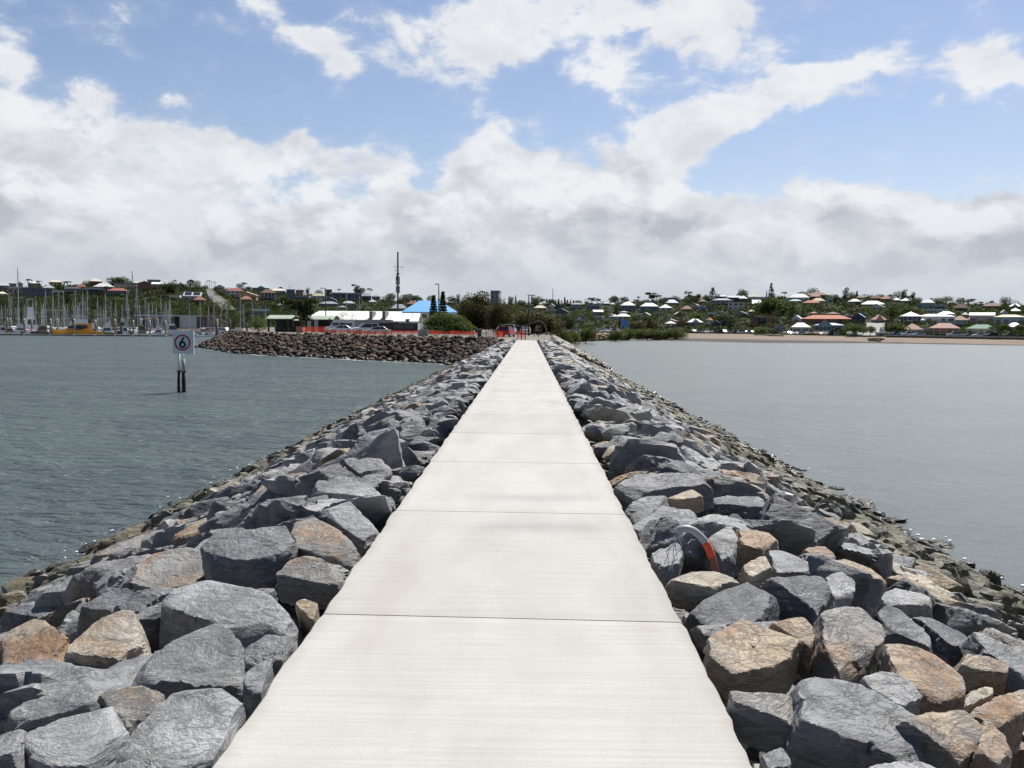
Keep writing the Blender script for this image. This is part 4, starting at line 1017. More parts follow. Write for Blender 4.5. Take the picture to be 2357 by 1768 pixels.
HS = [
 # far left hill
 (1,-10,130,278,320,380,'hip','white','grey'),(1,132,222,270,292,335,'hip','white','grey'),(1,242,312,270,292,335,'gable','white','white'),(1,372,532,262,290,345,'skillion','white','grey'),(1,560,702,300,350,395,'pyramid','white','white'),
 (1,640,800,250,275,318,'hip','cream','cream'),(1,845,1022,335,356,420,'flat','white','dark','deck'),(1,980,1102,300,335,370,'hip','red','cream'),(1,1150,1302,228,266,320,'hip','cream','brown'),(1,1215,1452,290,335,410,'hip','white','dark','deck'),
 (1,1085,1300,352,366,440,'flat','white','navy'),(1,1385,1642,350,387,460,'hip','red','blue'),(1,1480,1762,308,322,365,'flat','cream','cream'),(1,1890,2042,242,260,290,'flat','grey','grey'),(1,2010,2140,433,450,490,'flat','terracotta','brown'),
 (1,-20,100,395,425,490,'hip','cream','cream'),(1,112,244,335,352,420,'flat','white','cream'),(1,1448,1602,252,292,340,'hip','grey','blue'),(1,690,810,385,402,440,'flat','white','grey'),(1,1700,1790,270,285,320,'hip','cream','cream'),
 # hill with the road
 (2,265,402,258,282,340,'skillion','white','pink'),(2,524,682,262,316,350,'gable','white','white'),(2,643,852,376,426,495,'skillion','white','grey','solar'),(2,765,897,430,472,510,'hip','terracotta','brick'),(2,488,602,412,442,470,'flat','white','grey'),
 (2,1008,1132,290,320,350,'gable','white','white'),(2,1143,1362,328,364,440,'hip','red','grey','deck'),(2,1260,1522,372,416,480,'gable','cream','tan'),(2,1318,1452,424,464,500,'hip','terracotta','blue'),(2,1455,1662,303,328,370,'cross','teal','grey'),
 (2,1560,1742,345,387,480,'hip','brown','navy','deck'),(2,1668,1852,335,362,410,'hip','cream','grey'),(2,1870,1962,343,352,480,'flat','grey','blue'),(2,1760,1892,488,530,560,'pyramid','grey','white'),(2,1455,1664,576,606,660,'flat','white','grey'),(2,1380,1450,300,318,345,'hip','grey','grey'),
 # behind the white roof
 (3,545,840,300,332,385,'flat','grey','dark'),(3,868,1092,265,306,360,'hip','olive','white'),(3,1062,1292,328,375,450,'gable','blue','blue'),(3,1385,1602,393,432,490,'hip','grey','grey'),(3,1318,1462,478,507,540,'hip','grey','grey'),(3,1185,1702,250,277,400,'flat','grey','navy','deck'),
 (3,1668,1884,258,310,390,'hip','grey','dark'),(3,1888,2032,288,317,370,'hip','grey','grey'),(3,1828,1964,368,412,440,'pyramid','grey','white'),(3,600,742,180,208,330,'hip','grey','tan'),(3,1085,1212,195,208,310,'flat','dark','dark'),(3,1000,1320,400,440,480,'hip','grey','blue'),
 (4,752,902,737,776,810,'hip','red','brick'),(4,548,762,778,832,870,'hip','grey','grey','solar'),(4,-40,92,738,772,810,'hip','grey','white'),
 # middle of the hill, right of the path
 (5,820,940,435,482,530,'gable','white','white'),(5,900,1080,450,490,540,'gable','white','dark'),(5,815,970,503,560,600,'gable','cream','cream'),(5,935,1162,525,575,610,'gable','blue','blue'),(5,1128,1215,410,440,480,'hip','red','brown'),(5,1205,1400,425,450,510,'hip','grey','navy','deck'),
 (5,1470,1702,455,472,560,'flat','blue','blue'),(5,1185,1390,478,500,550,'flat','grey','blue'),(5,1580,1757,543,577,640,'skillion','white','grey'),(5,1280,1455,640,678,710,'gable','white','grey'),(5,1280,1460,695,724,760,'gable','white','white'),(5,1745,1870,405,434,470,'hip','white','grey'),
 (5,1870,1957,418,450,480,'pyramid','white','white'),(5,580,790,470,510,560,'hip','cream','pink'),(5,430,560,395,460,500,'hip','dark','dark'),(5,1600,1760,640,664,720,'flat','white','white'),(5,1860,2020,625,660,700,'hip','white','white'),(5,1500,1580,400,425,460,'hip','grey','white'),
 (6,168,392,355,402,500,'hip','white','navy','deck'),(6,458,722,365,415,500,'hip','white','blue'),(6,733,918,397,449,470,'pyramid','white','white'),(6,545,717,345,362,380,'flat','white','grey'),(6,238,332,345,360,385,'hip','white','white'),(6,820,1012,330,377,395,'hip','blue','tan'),
 (6,868,962,284,302,335,'flat','grey','blue'),(6,1058,1217,420,470,490,'hip','terracotta','pink'),(6,1170,1312,373,406,440,'curved','white','white'),(6,1318,1497,373,418,490,'curved','white','teal'),(6,1250,1402,410,432,460,'flat','white','grey'),(6,1448,1572,500,526,580,'flat','white','blue'),(6,1588,1657,488,506,530,'flat','white','white'),
 (6,963,1072,494,532,570,'gable','white','brick'),(6,478,612,508,546,580,'gable','white','grey'),(6,688,772,507,528,560,'flat','white','brown'),(6,818,992,598,627,680,'gable','white','cream'),(6,822,990,640,676,710,'hip','white','white'),(6,988,1152,610,667,710,'gable','red','brick'),(6,1150,1372,598,647,710,'cross','white','grey'),
 (6,1368,1482,643,667,710,'flat','white','white'),(6,1428,1512,606,642,660,'hip','terracotta','cream'),(6,1498,1652,630,682,720,'gable','white','dark'),(6,1600,1762,606,657,710,'gable','white','dark'),(6,1508,1792,298,326,400,'hip','grey','dark','deck'),(6,1560,1722,250,272,310,'hip','grey','brown'),
 (6,1698,1982,258,287,350,'hip','grey','navy'),(6,1838,2022,498,530,560,'gable','white','grey'),(6,2020,2132,462,492,530,'hip','olive','tan'),(6,2018,2112,534,552,580,'flat','white','grey'),(6,-10,102,533,572,600,'gable','white','white'),(6,108,322,533,572,600,'hip','white','white'),(6,153,302,483,502,540,'hip','grey','brown'),(6,1300,1422,308,346,385,'hip','brown','brown'),
 # right hill
 (7,934,1617,543,600,670,'hip','orange','brick'),(7,1033,1142,508,532,560,'hip','terracotta','brick'),(7,1278,1462,513,542,570,'hip','brown','brick'),(7,763,1044,655,720,810,'hip','white','grey','deck'),(7,508,694,668,722,800,'gable','cream','grey'),
 (7,978,1292,210,252,310,'hip','brown','brown'),(7,1018,1187,236,272,330,'hip','terracotta','brown'),(7,708,1024,230,287,340,'hip','grey','grey','deck'),(7,928,1192,328,367,400,'hip','orange','cream'),(7,1053,1242,303,347,370,'hip','cream','pink'),(7,718,904,328,352,370,'hip','teal','white'),
 (7,1588,1770,306,346,390,'hip','white','dark'),(7,1773,2097,336,384,430,'hip','white','brown','deck'),(7,1898,2114,395,442,465,'gable','white','white'),(7,1933,2140,538,612,665,'cross','pink','grey'),(7,1533,1652,525,557,600,'gable','cream','white'),(7,1658,1836,516,577,650,'gable','blue','navy'),
 (7,773,918,560,607,640,'gable','white','white'),(7,1278,1362,298,332,350,'flat','teal','teal'),(7,1438,1494,298,318,340,'flat','blue','blue'),(7,1688,1814,260,292,320,'hip','brown','cream'),(7,1908,2064,260,302,330,'hip','brown','brown'),(7,2048,2204,263,307,350,'hip','terracotta','brick'),
 (7,-10,124,260,302,350,'hip','grey','dark'),(7,138,304,238,277,310,'hip','cream','white'),(7,128,414,274,302,350,'flat','white','blue'),(7,188,320,333,392,410,'skillion','grey','dark'),
 (8,498,748,660,740,815,'hip','pink','grey','deck'),(8,1416,1806,670,729,830,'hip','green','cream','deck'),(8,1943,2204,643,702,770,'hip','white','dark','deck'),(8,688,1194,518,552,660,'hip','white','white','deck'),
 (8,453,724,485,550,660,'pyramid','white','navy','deck'),(8,438,614,586,617,660,'hip','white','white'),(8,718,796,594,628,660,'hip','white','white'),(8,1438,1774,496,537,670,'skillion','white','pink','deck'),(8,1788,2206,527,562,690,'hip','cream','teal','deck'),
 (8,1188,1400,553,614,655,'hip','pink','white'),(8,1380,1486,570,616,650,'hip','terracotta','brown'),(8,988,1332,646,682,710,'flat','white','grey'),(8,738,888,736,770,810,'flat','white','white'),(8,978,1204,495,532,560,'hip','grey','dark'),(8,798,1092,456,478,505,'flat','white','white'),
 (8,908,1064,388,412,465,'flat','grey','navy'),(8,688,924,363,378,460,'flat','teal','teal'),(8,728,924,320,367,390,'hip','grey','grey'),(8,438,582,298,332,360,'hip','white','dark'),(8,338,424,293,327,350,'hip','white','grey'),(8,2008,2144,443,482,510,'hip','grey','grey'),(8,1988,2146,373,412,440,'cross','white','grey'),
 (8,1868,1964,478,517,540,'gable','white','white'),(8,1328,1404,510,542,570,'hip','white','white'),(8,1478,1534,343,372,395,'hip','white','white'),(8,1558,1624,360,382,400,'hip','white','white'),(8,1198,1404,368,432,470,'hip','brown','brown'),(8,1618,1874,358,404,440,'hip','brown','dark'),(8,2140,2260,540,590,640,'hip','dark','brown'),
]
for i, hspec in enumerate(HS):
    hs = hspec[:9]; ex = hspec[9] if len(hspec) > 9 else None
    house(*hs, extra=ex)
# buildings with a look of their own
house(1, 240, 632, 345, 353, 480, 'flat', 'grey', 'blue', label='long flat roofed building with blue glass front above the marina', name='office_building')
house(1, 1760, 1910, 262, 287, 395, 'gable', 'cream', 'brick', label='tall red brick house beside the round dark tree on the skyline', name='house')
house(7, 400, 482, 543, 577, 760, 'flat', 'terracotta', 'orange', label='narrow orange block of the flats beside the cream gabled house', name='apartment_building', depth=6, turn=0)
house(7, 278, 402, 563, 577, 720, 'flat', 'white', 'navy', label='dark glazed block with white flat roof left of the narrow orange block', name='apartment_building', depth=8, turn=0)
house(7, 172, 280, 572, 580, 730, 'flat', 'brown', 'brick', label='brown brick block of flats left of the dark glazed block', name='apartment_building', depth=8, turn=0)
house(6, 1728, 1968, 350, 360, 470, 'flat', 'cream', 'white', label='pale two storey block with square openings below the grey roofs', name='apartment_building', turn=0)
house(8, 883, 1269, 650, 722, 845, 'hip', 'pink', 'brick', label='large house with pink tiled hip roof and red brick ground floor by the sea wall', name='house', extra='deck')
house(4, 1825, 1942, 603, 612, 760, 'flat', 'grey', 'grey', D=820, label='grey tower block on the skyline behind the tall brown trees', name='tower_block', depth=18)
# weatherboard house on the shore road: gable front between two wings
h = house(7, 1100, 1526, 660, 692, 800, 'hip', 'blue', 'teal', label='pale blue weatherboard house with a gabled front below the long orange roof', name='house', turn=0)
k = h['D'] / FPX; mb = MB(); wd = 195 / 6.32 * k / 1; mb.prism([(-wd * .5, 2.6), (0, 5.2), (wd * .5, 2.6), (wd * .5, 2.45), (0, 5.0), (-wd * .5, 2.45)], -8.6, 1.0); mb.build('gable_roof', rm('blue'), h, (-1.6, 0, .6))
mb = MB(); mb.box(-wd * .46, wd * .46, -8.3, -4.0, 0, 3.0); mb.prism([(-wd * .46, 3.0), (0, 5.4), (wd * .46, 3.0)], -8.3, -4.0); mb.build('gable_wall', wm('teal'), h, (-1.6, 0, 0))
for i in range(3): q = link('window', UNITG, h, (-1.6 + (i - 1) * wd * .29, -8.3, 1.9)); q.scale = (wd * .2, .12, 1.3)

# house labels: say the look, the place, and the neighbour when a twin stands close
PLC = [(60, 'at the left end of the hill'), (125, 'above the left marina berths'), (190, 'above the yellow boat'), (260, 'above the middle marina berths'), (330, 'left of the hill road, under the skyline trees'), (430, 'beside the solar roofed house by the road'), (500, 'at the top of the steep hill road'), (575, 'right of the steep hill road'),
       (660, 'behind the harbour tip'), (745, 'behind the green pavilion'), (830, 'behind the long white roof'), (905, 'near the radio mast'), (1000, 'behind the bright blue roof'), (1215, 'behind the big trees at the path end'), (1290, 'behind the arching tree'), (1350, 'right of the arching tree'), (1420, 'above the small mangroves'), (1480, 'above the blue tarpaulin'),
       (1545, 'above the long mangrove clump'), (1620, 'above the start of the beach'), (1690, 'left of the brown brick flats'), (1760, 'by the big domed tree'), (1830, 'above the white hip roofed shore house'), (1900, 'above the long orange roof'), (1970, 'left of the concrete ramp'), (2035, 'above the concrete ramp'), (2100, 'right of the concrete ramp'), (2180, 'above the large pink roofed house'), (2260, 'near the green roofed house'), (3000, 'at the right end of the hill')]
def place(x): return next(p for m_, p in PLC if x < m_)
RKN = {'hip': 'hip roofed', 'pyramid': 'pyramid roofed', 'flat': 'flat roofed', 'skillion': 'slant roofed', 'curved': 'curved roofed', 'gable': 'gable roofed', 'cross': 'twin gabled'}
used = defaultdict(list)
ALLH = [b[5] for b in HBOX]
for h in ALLH:
    if h['label']: continue
    rc_, rk, wc = h['desc'].split('|'); used['%s %s house with %s walls %s' % (rc_, RKN[rk], wc, place(h['sx']))].append(h)
for lab, hs_ in used.items():
    if len(hs_) == 1: hs_[0]['label'] = lab; continue
    hs_.sort(key=lambda h: h['sx'])
    for i, h in enumerate(hs_):
        up = sum(1 for g in hs_ if g['sy'] < h['sy'])
        h['label'] = (('left ' if i == 0 else 'right ' if i == len(hs_) - 1 else 'middle ') + lab) if len(hs_) < 4 else ['leftmost ', 'second ', 'third ', 'fourth ', 'fifth ', 'sixth '][i] + lab
for h in ALLH:
    for k_ in ('desc', 'sx', 'sy', 'D'):
        if k_ in h.keys() and k_ not in (): del h[k_]
# ------------------------------------------------------------------ trees one can pick out
def ft(c, x, yt, yb, wpx, kind, leaf, label, seed, D=None, n=1100, group='trees on the hillside'):
    sx, st = px(c, x, yt); _, sb = px(c, x, yb); s = CR[c][2]
    D = D or ground_at(sx, sb); k = D / FPX; p = at(sx, sb, D); TBOX.append((sx, st, D))
    z = p.z if D > 330 else ZG
    return far_tree(kind, leaf, p.x, p.y, z, (sb - st) * k, wpx / s * k, label, seed, n, group)
TBOX = []
ft(1, 1507, 178, 330, 290, 'dome', 'dark', 'big dark dome shaped tree on the left skyline', 31, n=2600)
ft(1, 2165, 245, 420, 230, 'dome', 'dark', 'dark round tree beside the white gabled house above the marina', 32, n=2200)
ft(1, 375, 222, 320, 70, 'palm', 'dark', 'tall palm on the far left skyline', 33)
ft(1, 502, 246, 330, 70, 'palm', 'dark', 'shorter palm right of the tall one on the far left skyline', 34)
ft(1, 860, 250, 345, 90, 'palm', 'dark', 'palm behind the white edged dark house above the marina', 35)
ft(1, 1100, 235, 350, 100, 'round', 'dark', 'round tree left of the tan hip roofed house on the left skyline', 36)
ft(1, 1360, 310, 450, 80, 'palm', 'dark', 'palm in front of the white hipped house on the left hill', 37)
ft(2, 716, 212, 330, 70, 'palm', 'dark', 'palm on the skyline left of the hill road', 38)
ft(2, 530, 220, 300, 40, 'palm', 'dark', 'small palm between the dark round tree and the hill road palm', 39)
ft(2, 1303, 262, 335, 90, 'round', 'dark', 'round tree on the skyline above the red tiled house', 40)
ft(2, 620, 260, 350, 120, 'bush', 'dark', 'low dark tree on the skyline beside the white gable', 41)
ft(2, 790, 285, 350, 110, 'round', 'dark', 'round dark tree at the top of the hill road', 42)
ft(2, 890, 285, 345, 80, 'round', 'dark', 'dark tree just right of the hill road top', 43)
ft(2, 1060, 340, 420, 110, 'round', 'dark', 'dark tree beside the hill road below the skyline', 44)
ft(3, 1675, 138, 300, 190, 'round', 'dark', 'tall dark round tree left of the palm by the radio mast', 45, n=2000)
ft(3, 1615, 105, 230, 90, 'sparse', 'dark', 'thin gum top rising behind the tall dark round tree', 46)
ft(3, 1855, 155, 300, 90, 'palm', 'dark', 'tall palm on the skyline left of the radio mast', 47)
ft(3, 1335, 170, 270, 60, 'palm', 'dark', 'palm over the modern white framed house', 48)
ft(3, 945, 335, 560, 150, 'tall', 'dark', 'upright dark tree behind the green pavilion roof', 49, D=330)
ft(3, 1800, 370, 560, 170, 'palm', 'bright', 'bright green palm behind the long white roof', 50, D=300)
ft(3, 2110, 420, 560, 220, 'palm', 'bright', 'bright green palm left of the blue roof', 51, D=300)
ft(3, 1180, 440, 560, 300, 'bush', 'brown', 'olive shrub behind the long white roof', 52, D=310)
ft(4, 545, 625, 760, 140, 'round', 'dark', 'dark tree left of the radio mast foot', 53, n=1600)
ft(4, 790, 632, 760, 180, 'round', 'dark', 'dark tree right of the radio mast', 54, n=1600)
ft(4, 880, 650, 770, 150, 'round', 'dark', 'dark tree sloping down towards the blue roof', 55, n=1600)
ft(4, 1060, 650, 790, 120, 'round', 'dark', 'dark tree behind the left dark pine', 56)
ft(4, 1330, 655, 790, 130, 'round', 'dark', 'dark tree behind the blue roof peak', 57)
ft(5, 190, 298, 480, 110, 'round', 'dark', 'dark tree on the skyline left of the twin armed lamp post', 58, n=1600)
ft(5, 272, 283, 450, 50, 'pine', 'blue', 'thin pine on the skyline left of the twin armed lamp post', 59)
ft(5, 615, 325, 470, 150, 'dome', 'dark', 'dome shaped dark tree on the skyline right of the lamp post', 60, n=1800)
ft(5, 865, 345, 470, 140, 'round', 'dark', 'dark tree below the thin white pole on the skyline', 61)
for i, (x, yt) in enumerate(((795, 340), (945, 375), (1000, 350), (1050, 370), (1105, 318), (1150, 365), (1205, 360), (1255, 375), (420, 385), (385, 370), (340, 375))):
    ft(5, x, yt, 480, 62 + (i % 3) * 10, 'pine' if i % 3 else 'hoop', 'blue', ['pine in the dark row on the middle skyline', 'ragged pine in the dark row on the middle skyline'][0 if i % 3 else 1], 62 + i % 3)
ft(5, 1330, 368, 460, 140, 'round', 'dark', 'round tree at the right end of the skyline pines', 66)
ft(5, 1560, 330, 440, 130, 'sparse', 'dark', 'open topped gum on the middle skyline', 67)
ft(5, 1660, 335, 440, 90, 'sparse', 'dark', 'smaller open gum beside the round skyline clump', 68)
ft(5, 1940, 285, 450, 170, 'round', 'dark', 'tall round clump on the skyline above the white roofed deck house', 69, n=1800)
ft(5, 2120, 305, 420, 160, 'round', 'dark', 'flat round tree on the skyline right of the tall clump', 70, n=1600)
ft(5, 1480, 375, 450, 90, 'round', 'dark', 'low dark tree left of the open topped gum', 71)
ft(6, 645, 212, 380, 160, 'sparse', 'dark', 'spreading gum with bare limbs on the skyline', 72, n=1500)
ft(6, 800, 265, 400, 160, 'round', 'dark', 'dark tree right of the bare limbed gum', 73)
ft(6, 985, 235, 360, 150, 'dome', 'dark', 'dark slanting tree crown on the skyline', 74)
ft(6, 1165, 190, 360, 70, 'sparse', 'dark', 'thin gum with a small top tuft on the skyline', 75)
ft(6, 1280, 230, 370, 130, 'sparse', 'dark', 'sparse gum right of the thin tufted one', 76)
ft(6, 1180, 260, 380, 220, 'round', 'dark', 'dark tree mass below the thin tufted gum', 77)
ft(6, 1515, 128, 330, 150, 'hoop', 'blue', 'tall ragged hoop pine on the skyline', 78, n=1500)
ft(6, 1430, 230, 330, 120, 'round', 'dark', 'dark tree left of the tall hoop pine', 79)
ft(6, 1590, 215, 310, 80, 'round', 'dark', 'dark tree right of the tall hoop pine', 80)
ft(6, 1945, 175, 320, 180, 'round', 'dark', 'broad dark tree on the skyline above the grey roofs', 81, n=1800)
ft(7, 475, 62, 300, 110, 'hoop', 'blue', 'tallest hoop pine behind the big domed tree', 82, n=1700)
ft(7, 405, 175, 300, 30, 'pine', 'blue', 'thin pine beside the tallest hoop pine', 83)
ft(7, 668, 188, 300, 70, 'palm', 'dark', 'palm right of the tallest hoop pine', 84)
ft(7, 470, 236, 570, 470, 'dome', 'bright', 'huge spreading green fig tree halfway up the right hill', 85, n=4200)
ft(7, 640, 300, 540, 200, 'round', 'bright', 'bright yellow green tree at the right side of the huge fig', 86, n=1800)
ft(7, 1720, 182, 300, 60, 'pine', 'blue', 'small conical pine on the right skyline', 87)
ft(7, 1830, 230, 300, 80, 'palm', 'dark', 'palm right of the small conical pine', 88)
ft(7, 1660, 235, 320, 120, 'round', 'dark', 'dark tree left of the small conical pine', 89)
ft(7, 1720, 395, 560, 330, 'dome', 'mid', 'wide fresh green tree below the white hip roof on the right hill', 90, n=2600)
ft(7, 1870, 400, 520, 160, 'round', 'bright', 'bright green tree beside the long white roofed house', 91, n=1600)
ft(7, 1410, 245, 380, 90, 'tall', 'dark', 'dark upright tree beside the teal roof', 92)
ft(7, 1915, 680, 850, 200, 'umbrella', 'mid', 'small spreading tree with a bare trunk on the concrete ramp', 93, n=1800)
ft(7, 1690, 650, 850, 330, 'umbrella', 'mid', 'wide spreading tree left of the concrete ramp', 94, n=2400)
ft(7, 2145, 640, 850, 40, 'tall', 'brown', 'thin tall tree on the right edge of the concrete ramp', 95)
ft(7, 330, 680, 825, 240, 'bush', 'mid', 'leafy trees in front of the brown brick flats', 96, n=1800)
ft(8, 380, 640, 820, 330, 'umbrella', 'mid', 'broad low tree left of the pink roofed deck house', 97, n=2600)
ft(8, 1890, 690, 860, 290, 'umbrella', 'mid', 'broad umbrella tree in front of the green roofed house', 98, n=2600)
ft(8, 2160, 680, 860, 170, 'umbrella', 'mid', 'tree at the right photo edge by the sea wall', 99, n=1800)
ft(8, 620, 370, 540, 330, 'dome', 'mid', 'dense green dome of a tree above the white pyramid roofed house', 100, n=2600)
ft(8, 305, 230, 300, 60, 'palm', 'dark', 'palm on the skyline above the terracotta roof at right', 101)
ft(8, 560, 232, 330, 110, 'sparse', 'dark', 'open crowned gum on the right skyline', 102)
ft(8, 640, 262, 400, 200, 'round', 'dark', 'dark tree below the open crowned gum', 103)
ft(8, 1420, 293, 400, 150, 'sparse', 'dark', 'sparse tree on the skyline toward the right end', 104)
ft(8, 1930, 345, 510, 150, 'round', 'dark', 'dark round tree left of the far right skyline clump', 105)
ft(8, 2060, 300, 420, 180, 'round', 'dark', 'dark double crowned tree at the far right skyline', 106)
ft(8, 1715, 335, 420, 80, 'palm', 'brown', 'reddish palm on the far right skyline', 107)
ft(8, 1590, 330, 400, 80, 'palm', 'dark', 'palm left of the reddish one', 108)
ft(8, 1270, 300, 390, 60, 'palm', 'dark', 'leaning palm on the right skyline', 109)
ft(8, 1340, 700, 830, 110, 'round', 'bright', 'yellow green garden tree between the pink and green roofed houses', 110)
ft(8, 860, 590, 700, 130, 'palm', 'mid', 'palm in front of the white deck house at right', 111)
ft(6, 1700, 490, 700, 330, 'round', 'dark', 'large dark tree above the dark gabled houses by the beach', 112, n=2400)
ft(6, 1290, 500, 620, 260, 'dome', 'mid', 'green tree below the white curved roofs', 113, n=1600)
ft(6, 560, 500, 660, 260, 'dome', 'mid', 'green tree in front of the tan sided house', 114, n=1600)
ft(6, 420, 600, 760, 260, 'round', 'brown', 'olive brown tree right of the blue tarpaulin', 115, n=1800)
ft(6, 640, 600, 770, 220, 'round', 'brown', 'second olive brown tree behind the long mangrove clump', 116, n=1800)
# trees near the harbour bank and along the far path
def nt(c, x, yt, yb, wpx, kind, leaf, D, label, seed, n=4200, size=None, group=None, name=None):
    sx, st = px(c, x, yt); _, sb = px(c, x, yb); s = CR[c][2]; k = D / FPX; X, Y = colxy(sx, D); zt = at(sx, st, D).z; zb = ZG if D < 330 else at(sx, sb, D).z
    return near_tree(kind, leaf, X, Y, zb, zt - zb, wpx / s * k, label, seed, n, size, group, name)
nt(4, 1300, 828, 1150, 720, 'dome', 'bright', 172, 'wide low bright green tree behind the orange fence', 201, 15000, .021)
nt(4, 1095, 640, 1100, 210, 'pine', 'dark', 215, 'dark pine left of the lamp post in front of the blue roof', 202, 6500, .018)
nt(4, 1212, 590, 1100, 210, 'pine', 'dark', 216, 'taller dark pine right of the lamp post in front of the blue roof', 203, 6500, .018)
nt(4, 1640, 585, 1110, 560, 'dome', 'brown', 205, 'huge olive brown tree behind the wide green one', 204, 19000, .021)
nt(4, 1930, 690, 1110, 380, 'dome', 'brown', 195, 'drooping olive brown tree left of the path end', 205, 15000, .021)
nt(4, 2140, 800, 1110, 240, 'dome', 'brown', 215, 'olive brown tree behind the parked cars at the path end', 206, 9000, .02)
nt(4, 1985, 985, 1120, 110, 'bush', 'bright', 172, 'small bright green bush under the drooping tree', 207, 1600, .03)
nt(5, 640, 505, 1000, 840, 'dome', 'brown', 178, 'large arching olive tree leaning over the path end', 208, 20000, .022)
nt(5, 340, 500, 1000, 360, 'dome', 'brown', 200, 'olive tree behind the twin armed lamp post', 209, 11000, .024)
nt(5, 1130, 590, 1000, 330, 'round', 'dark', 240, 'dark tree right of the arching tree', 210, 8000, .02)
nt(3, 690, 345, 910, 380, 'sparse', 'dark', 186, 'dark spreading tree growing beside the green pavilion', 211, 9000, .018)
nt(3, 1410, 545, 900, 300, 'sparse', 'brown', 188, 'pale twiggy bush in front of the long white roof', 212, 900, .012)
nt(2, 1530, 640, 850, 210, 'bush', 'bright', 172, 'bright green shrub at the harbour bank tip', 213, 3600, .022)
nt(2, 1232, 610, 830, 130, 'round', 'dark', 330, 'dark tree behind the tall channel pile', 214, 1800, .026)
nt(2, 1060, 670, 800, 150, 'umbrella', 'mid', 420, 'low green tree behind the brown marina building', 215, 1400, .026)
for i, (c, x, yt, yb, w, D) in enumerate(((5, 1085, 830, 1040, 250, 205), (5, 1235, 870, 1030, 190, 235), (5, 1468, 835, 1030, 240, 262), (5, 1970, 880, 1030, 230, 300), (6, 120, 745, 880, 210, 322), (6, 280, 730, 875, 220, 328), (6, 440, 745, 875, 200, 333), (6, 570, 728, 870, 230, 336), (6, 690, 745, 868, 190, 338), (6, 830, 770, 862, 180, 341), (6, 960, 730, 868, 250, 338))):
    nm = ['nearest mangrove beside the end of the right rock slope', 'low mangrove behind the nearest one', 'rounded mangrove between two patches of tan rocks', 'mangrove at the left end of the long clump', 'second mangrove in the long clump', 'third mangrove in the long clump', 'fourth mangrove in the long clump', 'tallest mangrove in the middle of the long clump', 'mangrove right of the tallest one in the clump', 'lowest mangrove in the long clump', 'mangrove at the right end of the long clump, by the beach'][i]
    sx, st = px(c, x, yt); _, sb = px(c, x, yb); X, Y = colxy(sx, D); k = D / FPX; zt = at(sx, st, D).z; zb = WATER + .1
    near_tree('bush', 'mang', X, Y, zb, (zt - zb) * 1.18, w / CR[c][2] * k * 1.2, nm, 300 + i % 4, 6000, .026, 'mangroves along the right shore', 'mangrove')
# the bare limb that arches over the path end
def P5(x, y, D): sx, sy = px(5, x, y); return at(sx, sy, D)
mb = MB(); mb.smooth = True
LP = smooth([P5(*p, 168) for p in ((300, 815), (420, 808), (520, 775), (600, 745), (680, 735), (740, 770), (780, 840), (800, 930), (805, 1010))], 4); mb.tube(LP, [.05 + .11 * i / len(LP) for i in range(len(LP))], 7)
o = mb.build('bare_branch', BARK); tag(o, 'long bare limb arching over the path end', 'branch')

# filler trees between the houses
fill_r = np.random.default_rng(77); nf = 0; FK = [('round', 'dark'), ('round', 'mid'), ('dome', 'dark'), ('round', 'brown'), ('tall', 'dark'), ('dome', 'mid'), ('bush', 'dark'), ('bush', 'mid'), ('palm', 'dark'), ('round', 'dark')]
FKW = {'round': 'round', 'dome': 'spreading', 'tall': 'upright', 'bush': 'low', 'palm': 'feathery'}
LW = {'dark': 'dark green', 'mid': 'green', 'brown': 'olive'}
fl = defaultdict(list); taken = []
tries = 0
while nf < 290 and tries < 26000:
    tries += 1
    x = fill_r.uniform(-15, 2375); rc, dc = L(x, RC), L(x, DC); D = rc + 4 + (dc - rc - 6) * fill_r.random() ** 1.25
    if x < 640 and D < 520: D += 25
    kind, leaf = FK[int(fill_r.integers(len(FK)))]; h = fill_r.uniform(4.5, 9.5) * (.7 if kind == 'bush' else 1); w = h * {'round': fill_r.uniform(.8, 1.1), 'dome': fill_r.uniform(1.1, 1.5), 'tall': .5, 'bush': 1.5, 'palm': .55}[kind]
    k = FPX / D; X, Y = colxy(x, D); z = ter(x, D); p = project((X, Y, z)); b = (x - w * k / 2, x + w * k / 2, p[1] - h * k * .95, p[1])
    bad = False
    for (a0, a1, y0, y1, DH, _h) in HBOX:
        if DH < D - 6: continue
        ox = min(b[1], a1) - max(b[0], a0); oy = min(b[3], y1) - max(b[2], y0)
        if ox > 0 and oy > 0 and ox * oy > .22 * min((a1 - a0) * (y1 - y0), (b[1] - b[0]) * (b[3] - b[2])): bad = True; break
    if bad: continue
    # leave the hill road and the ramp open
    ry = p[1]
    if 470 < x < 545 and 664 < ry < 718 and abs(x - (478 + (ry - 667) * 1.05)) < 17: continue
    if 1988 < x < 2040 and ry > 742: continue
    if any(abs(x - tx) < w * k * .42 and abs(b[2] - ty) < 6 for tx, ty in taken): continue
    taken.append((x, b[2])); o = far_tree(kind, leaf, X, Y, z, h, w, '', 400 + int(fill_r.integers(3)), 900)
    fl[(FKW[kind], LW[leaf], 'palm' if kind == 'palm' else 'tree', place(x))].append((o, x, b[2])); nf += 1
for (a, b, c, d), its in fl.items():
    its.sort(key=lambda q: q[1])
    for i, (o, x, y) in enumerate(its):
        pre = '' if len(its) == 1 else (['left ', 'right '][i] if len(its) == 2 else ['leftmost ', 'second ', 'third ', 'fourth ', 'fifth ', 'sixth ', 'seventh ', 'eighth '][min(i, 7)])
        o['label'] = '%s%s %s %s %s' % (pre, a, b, c, d)
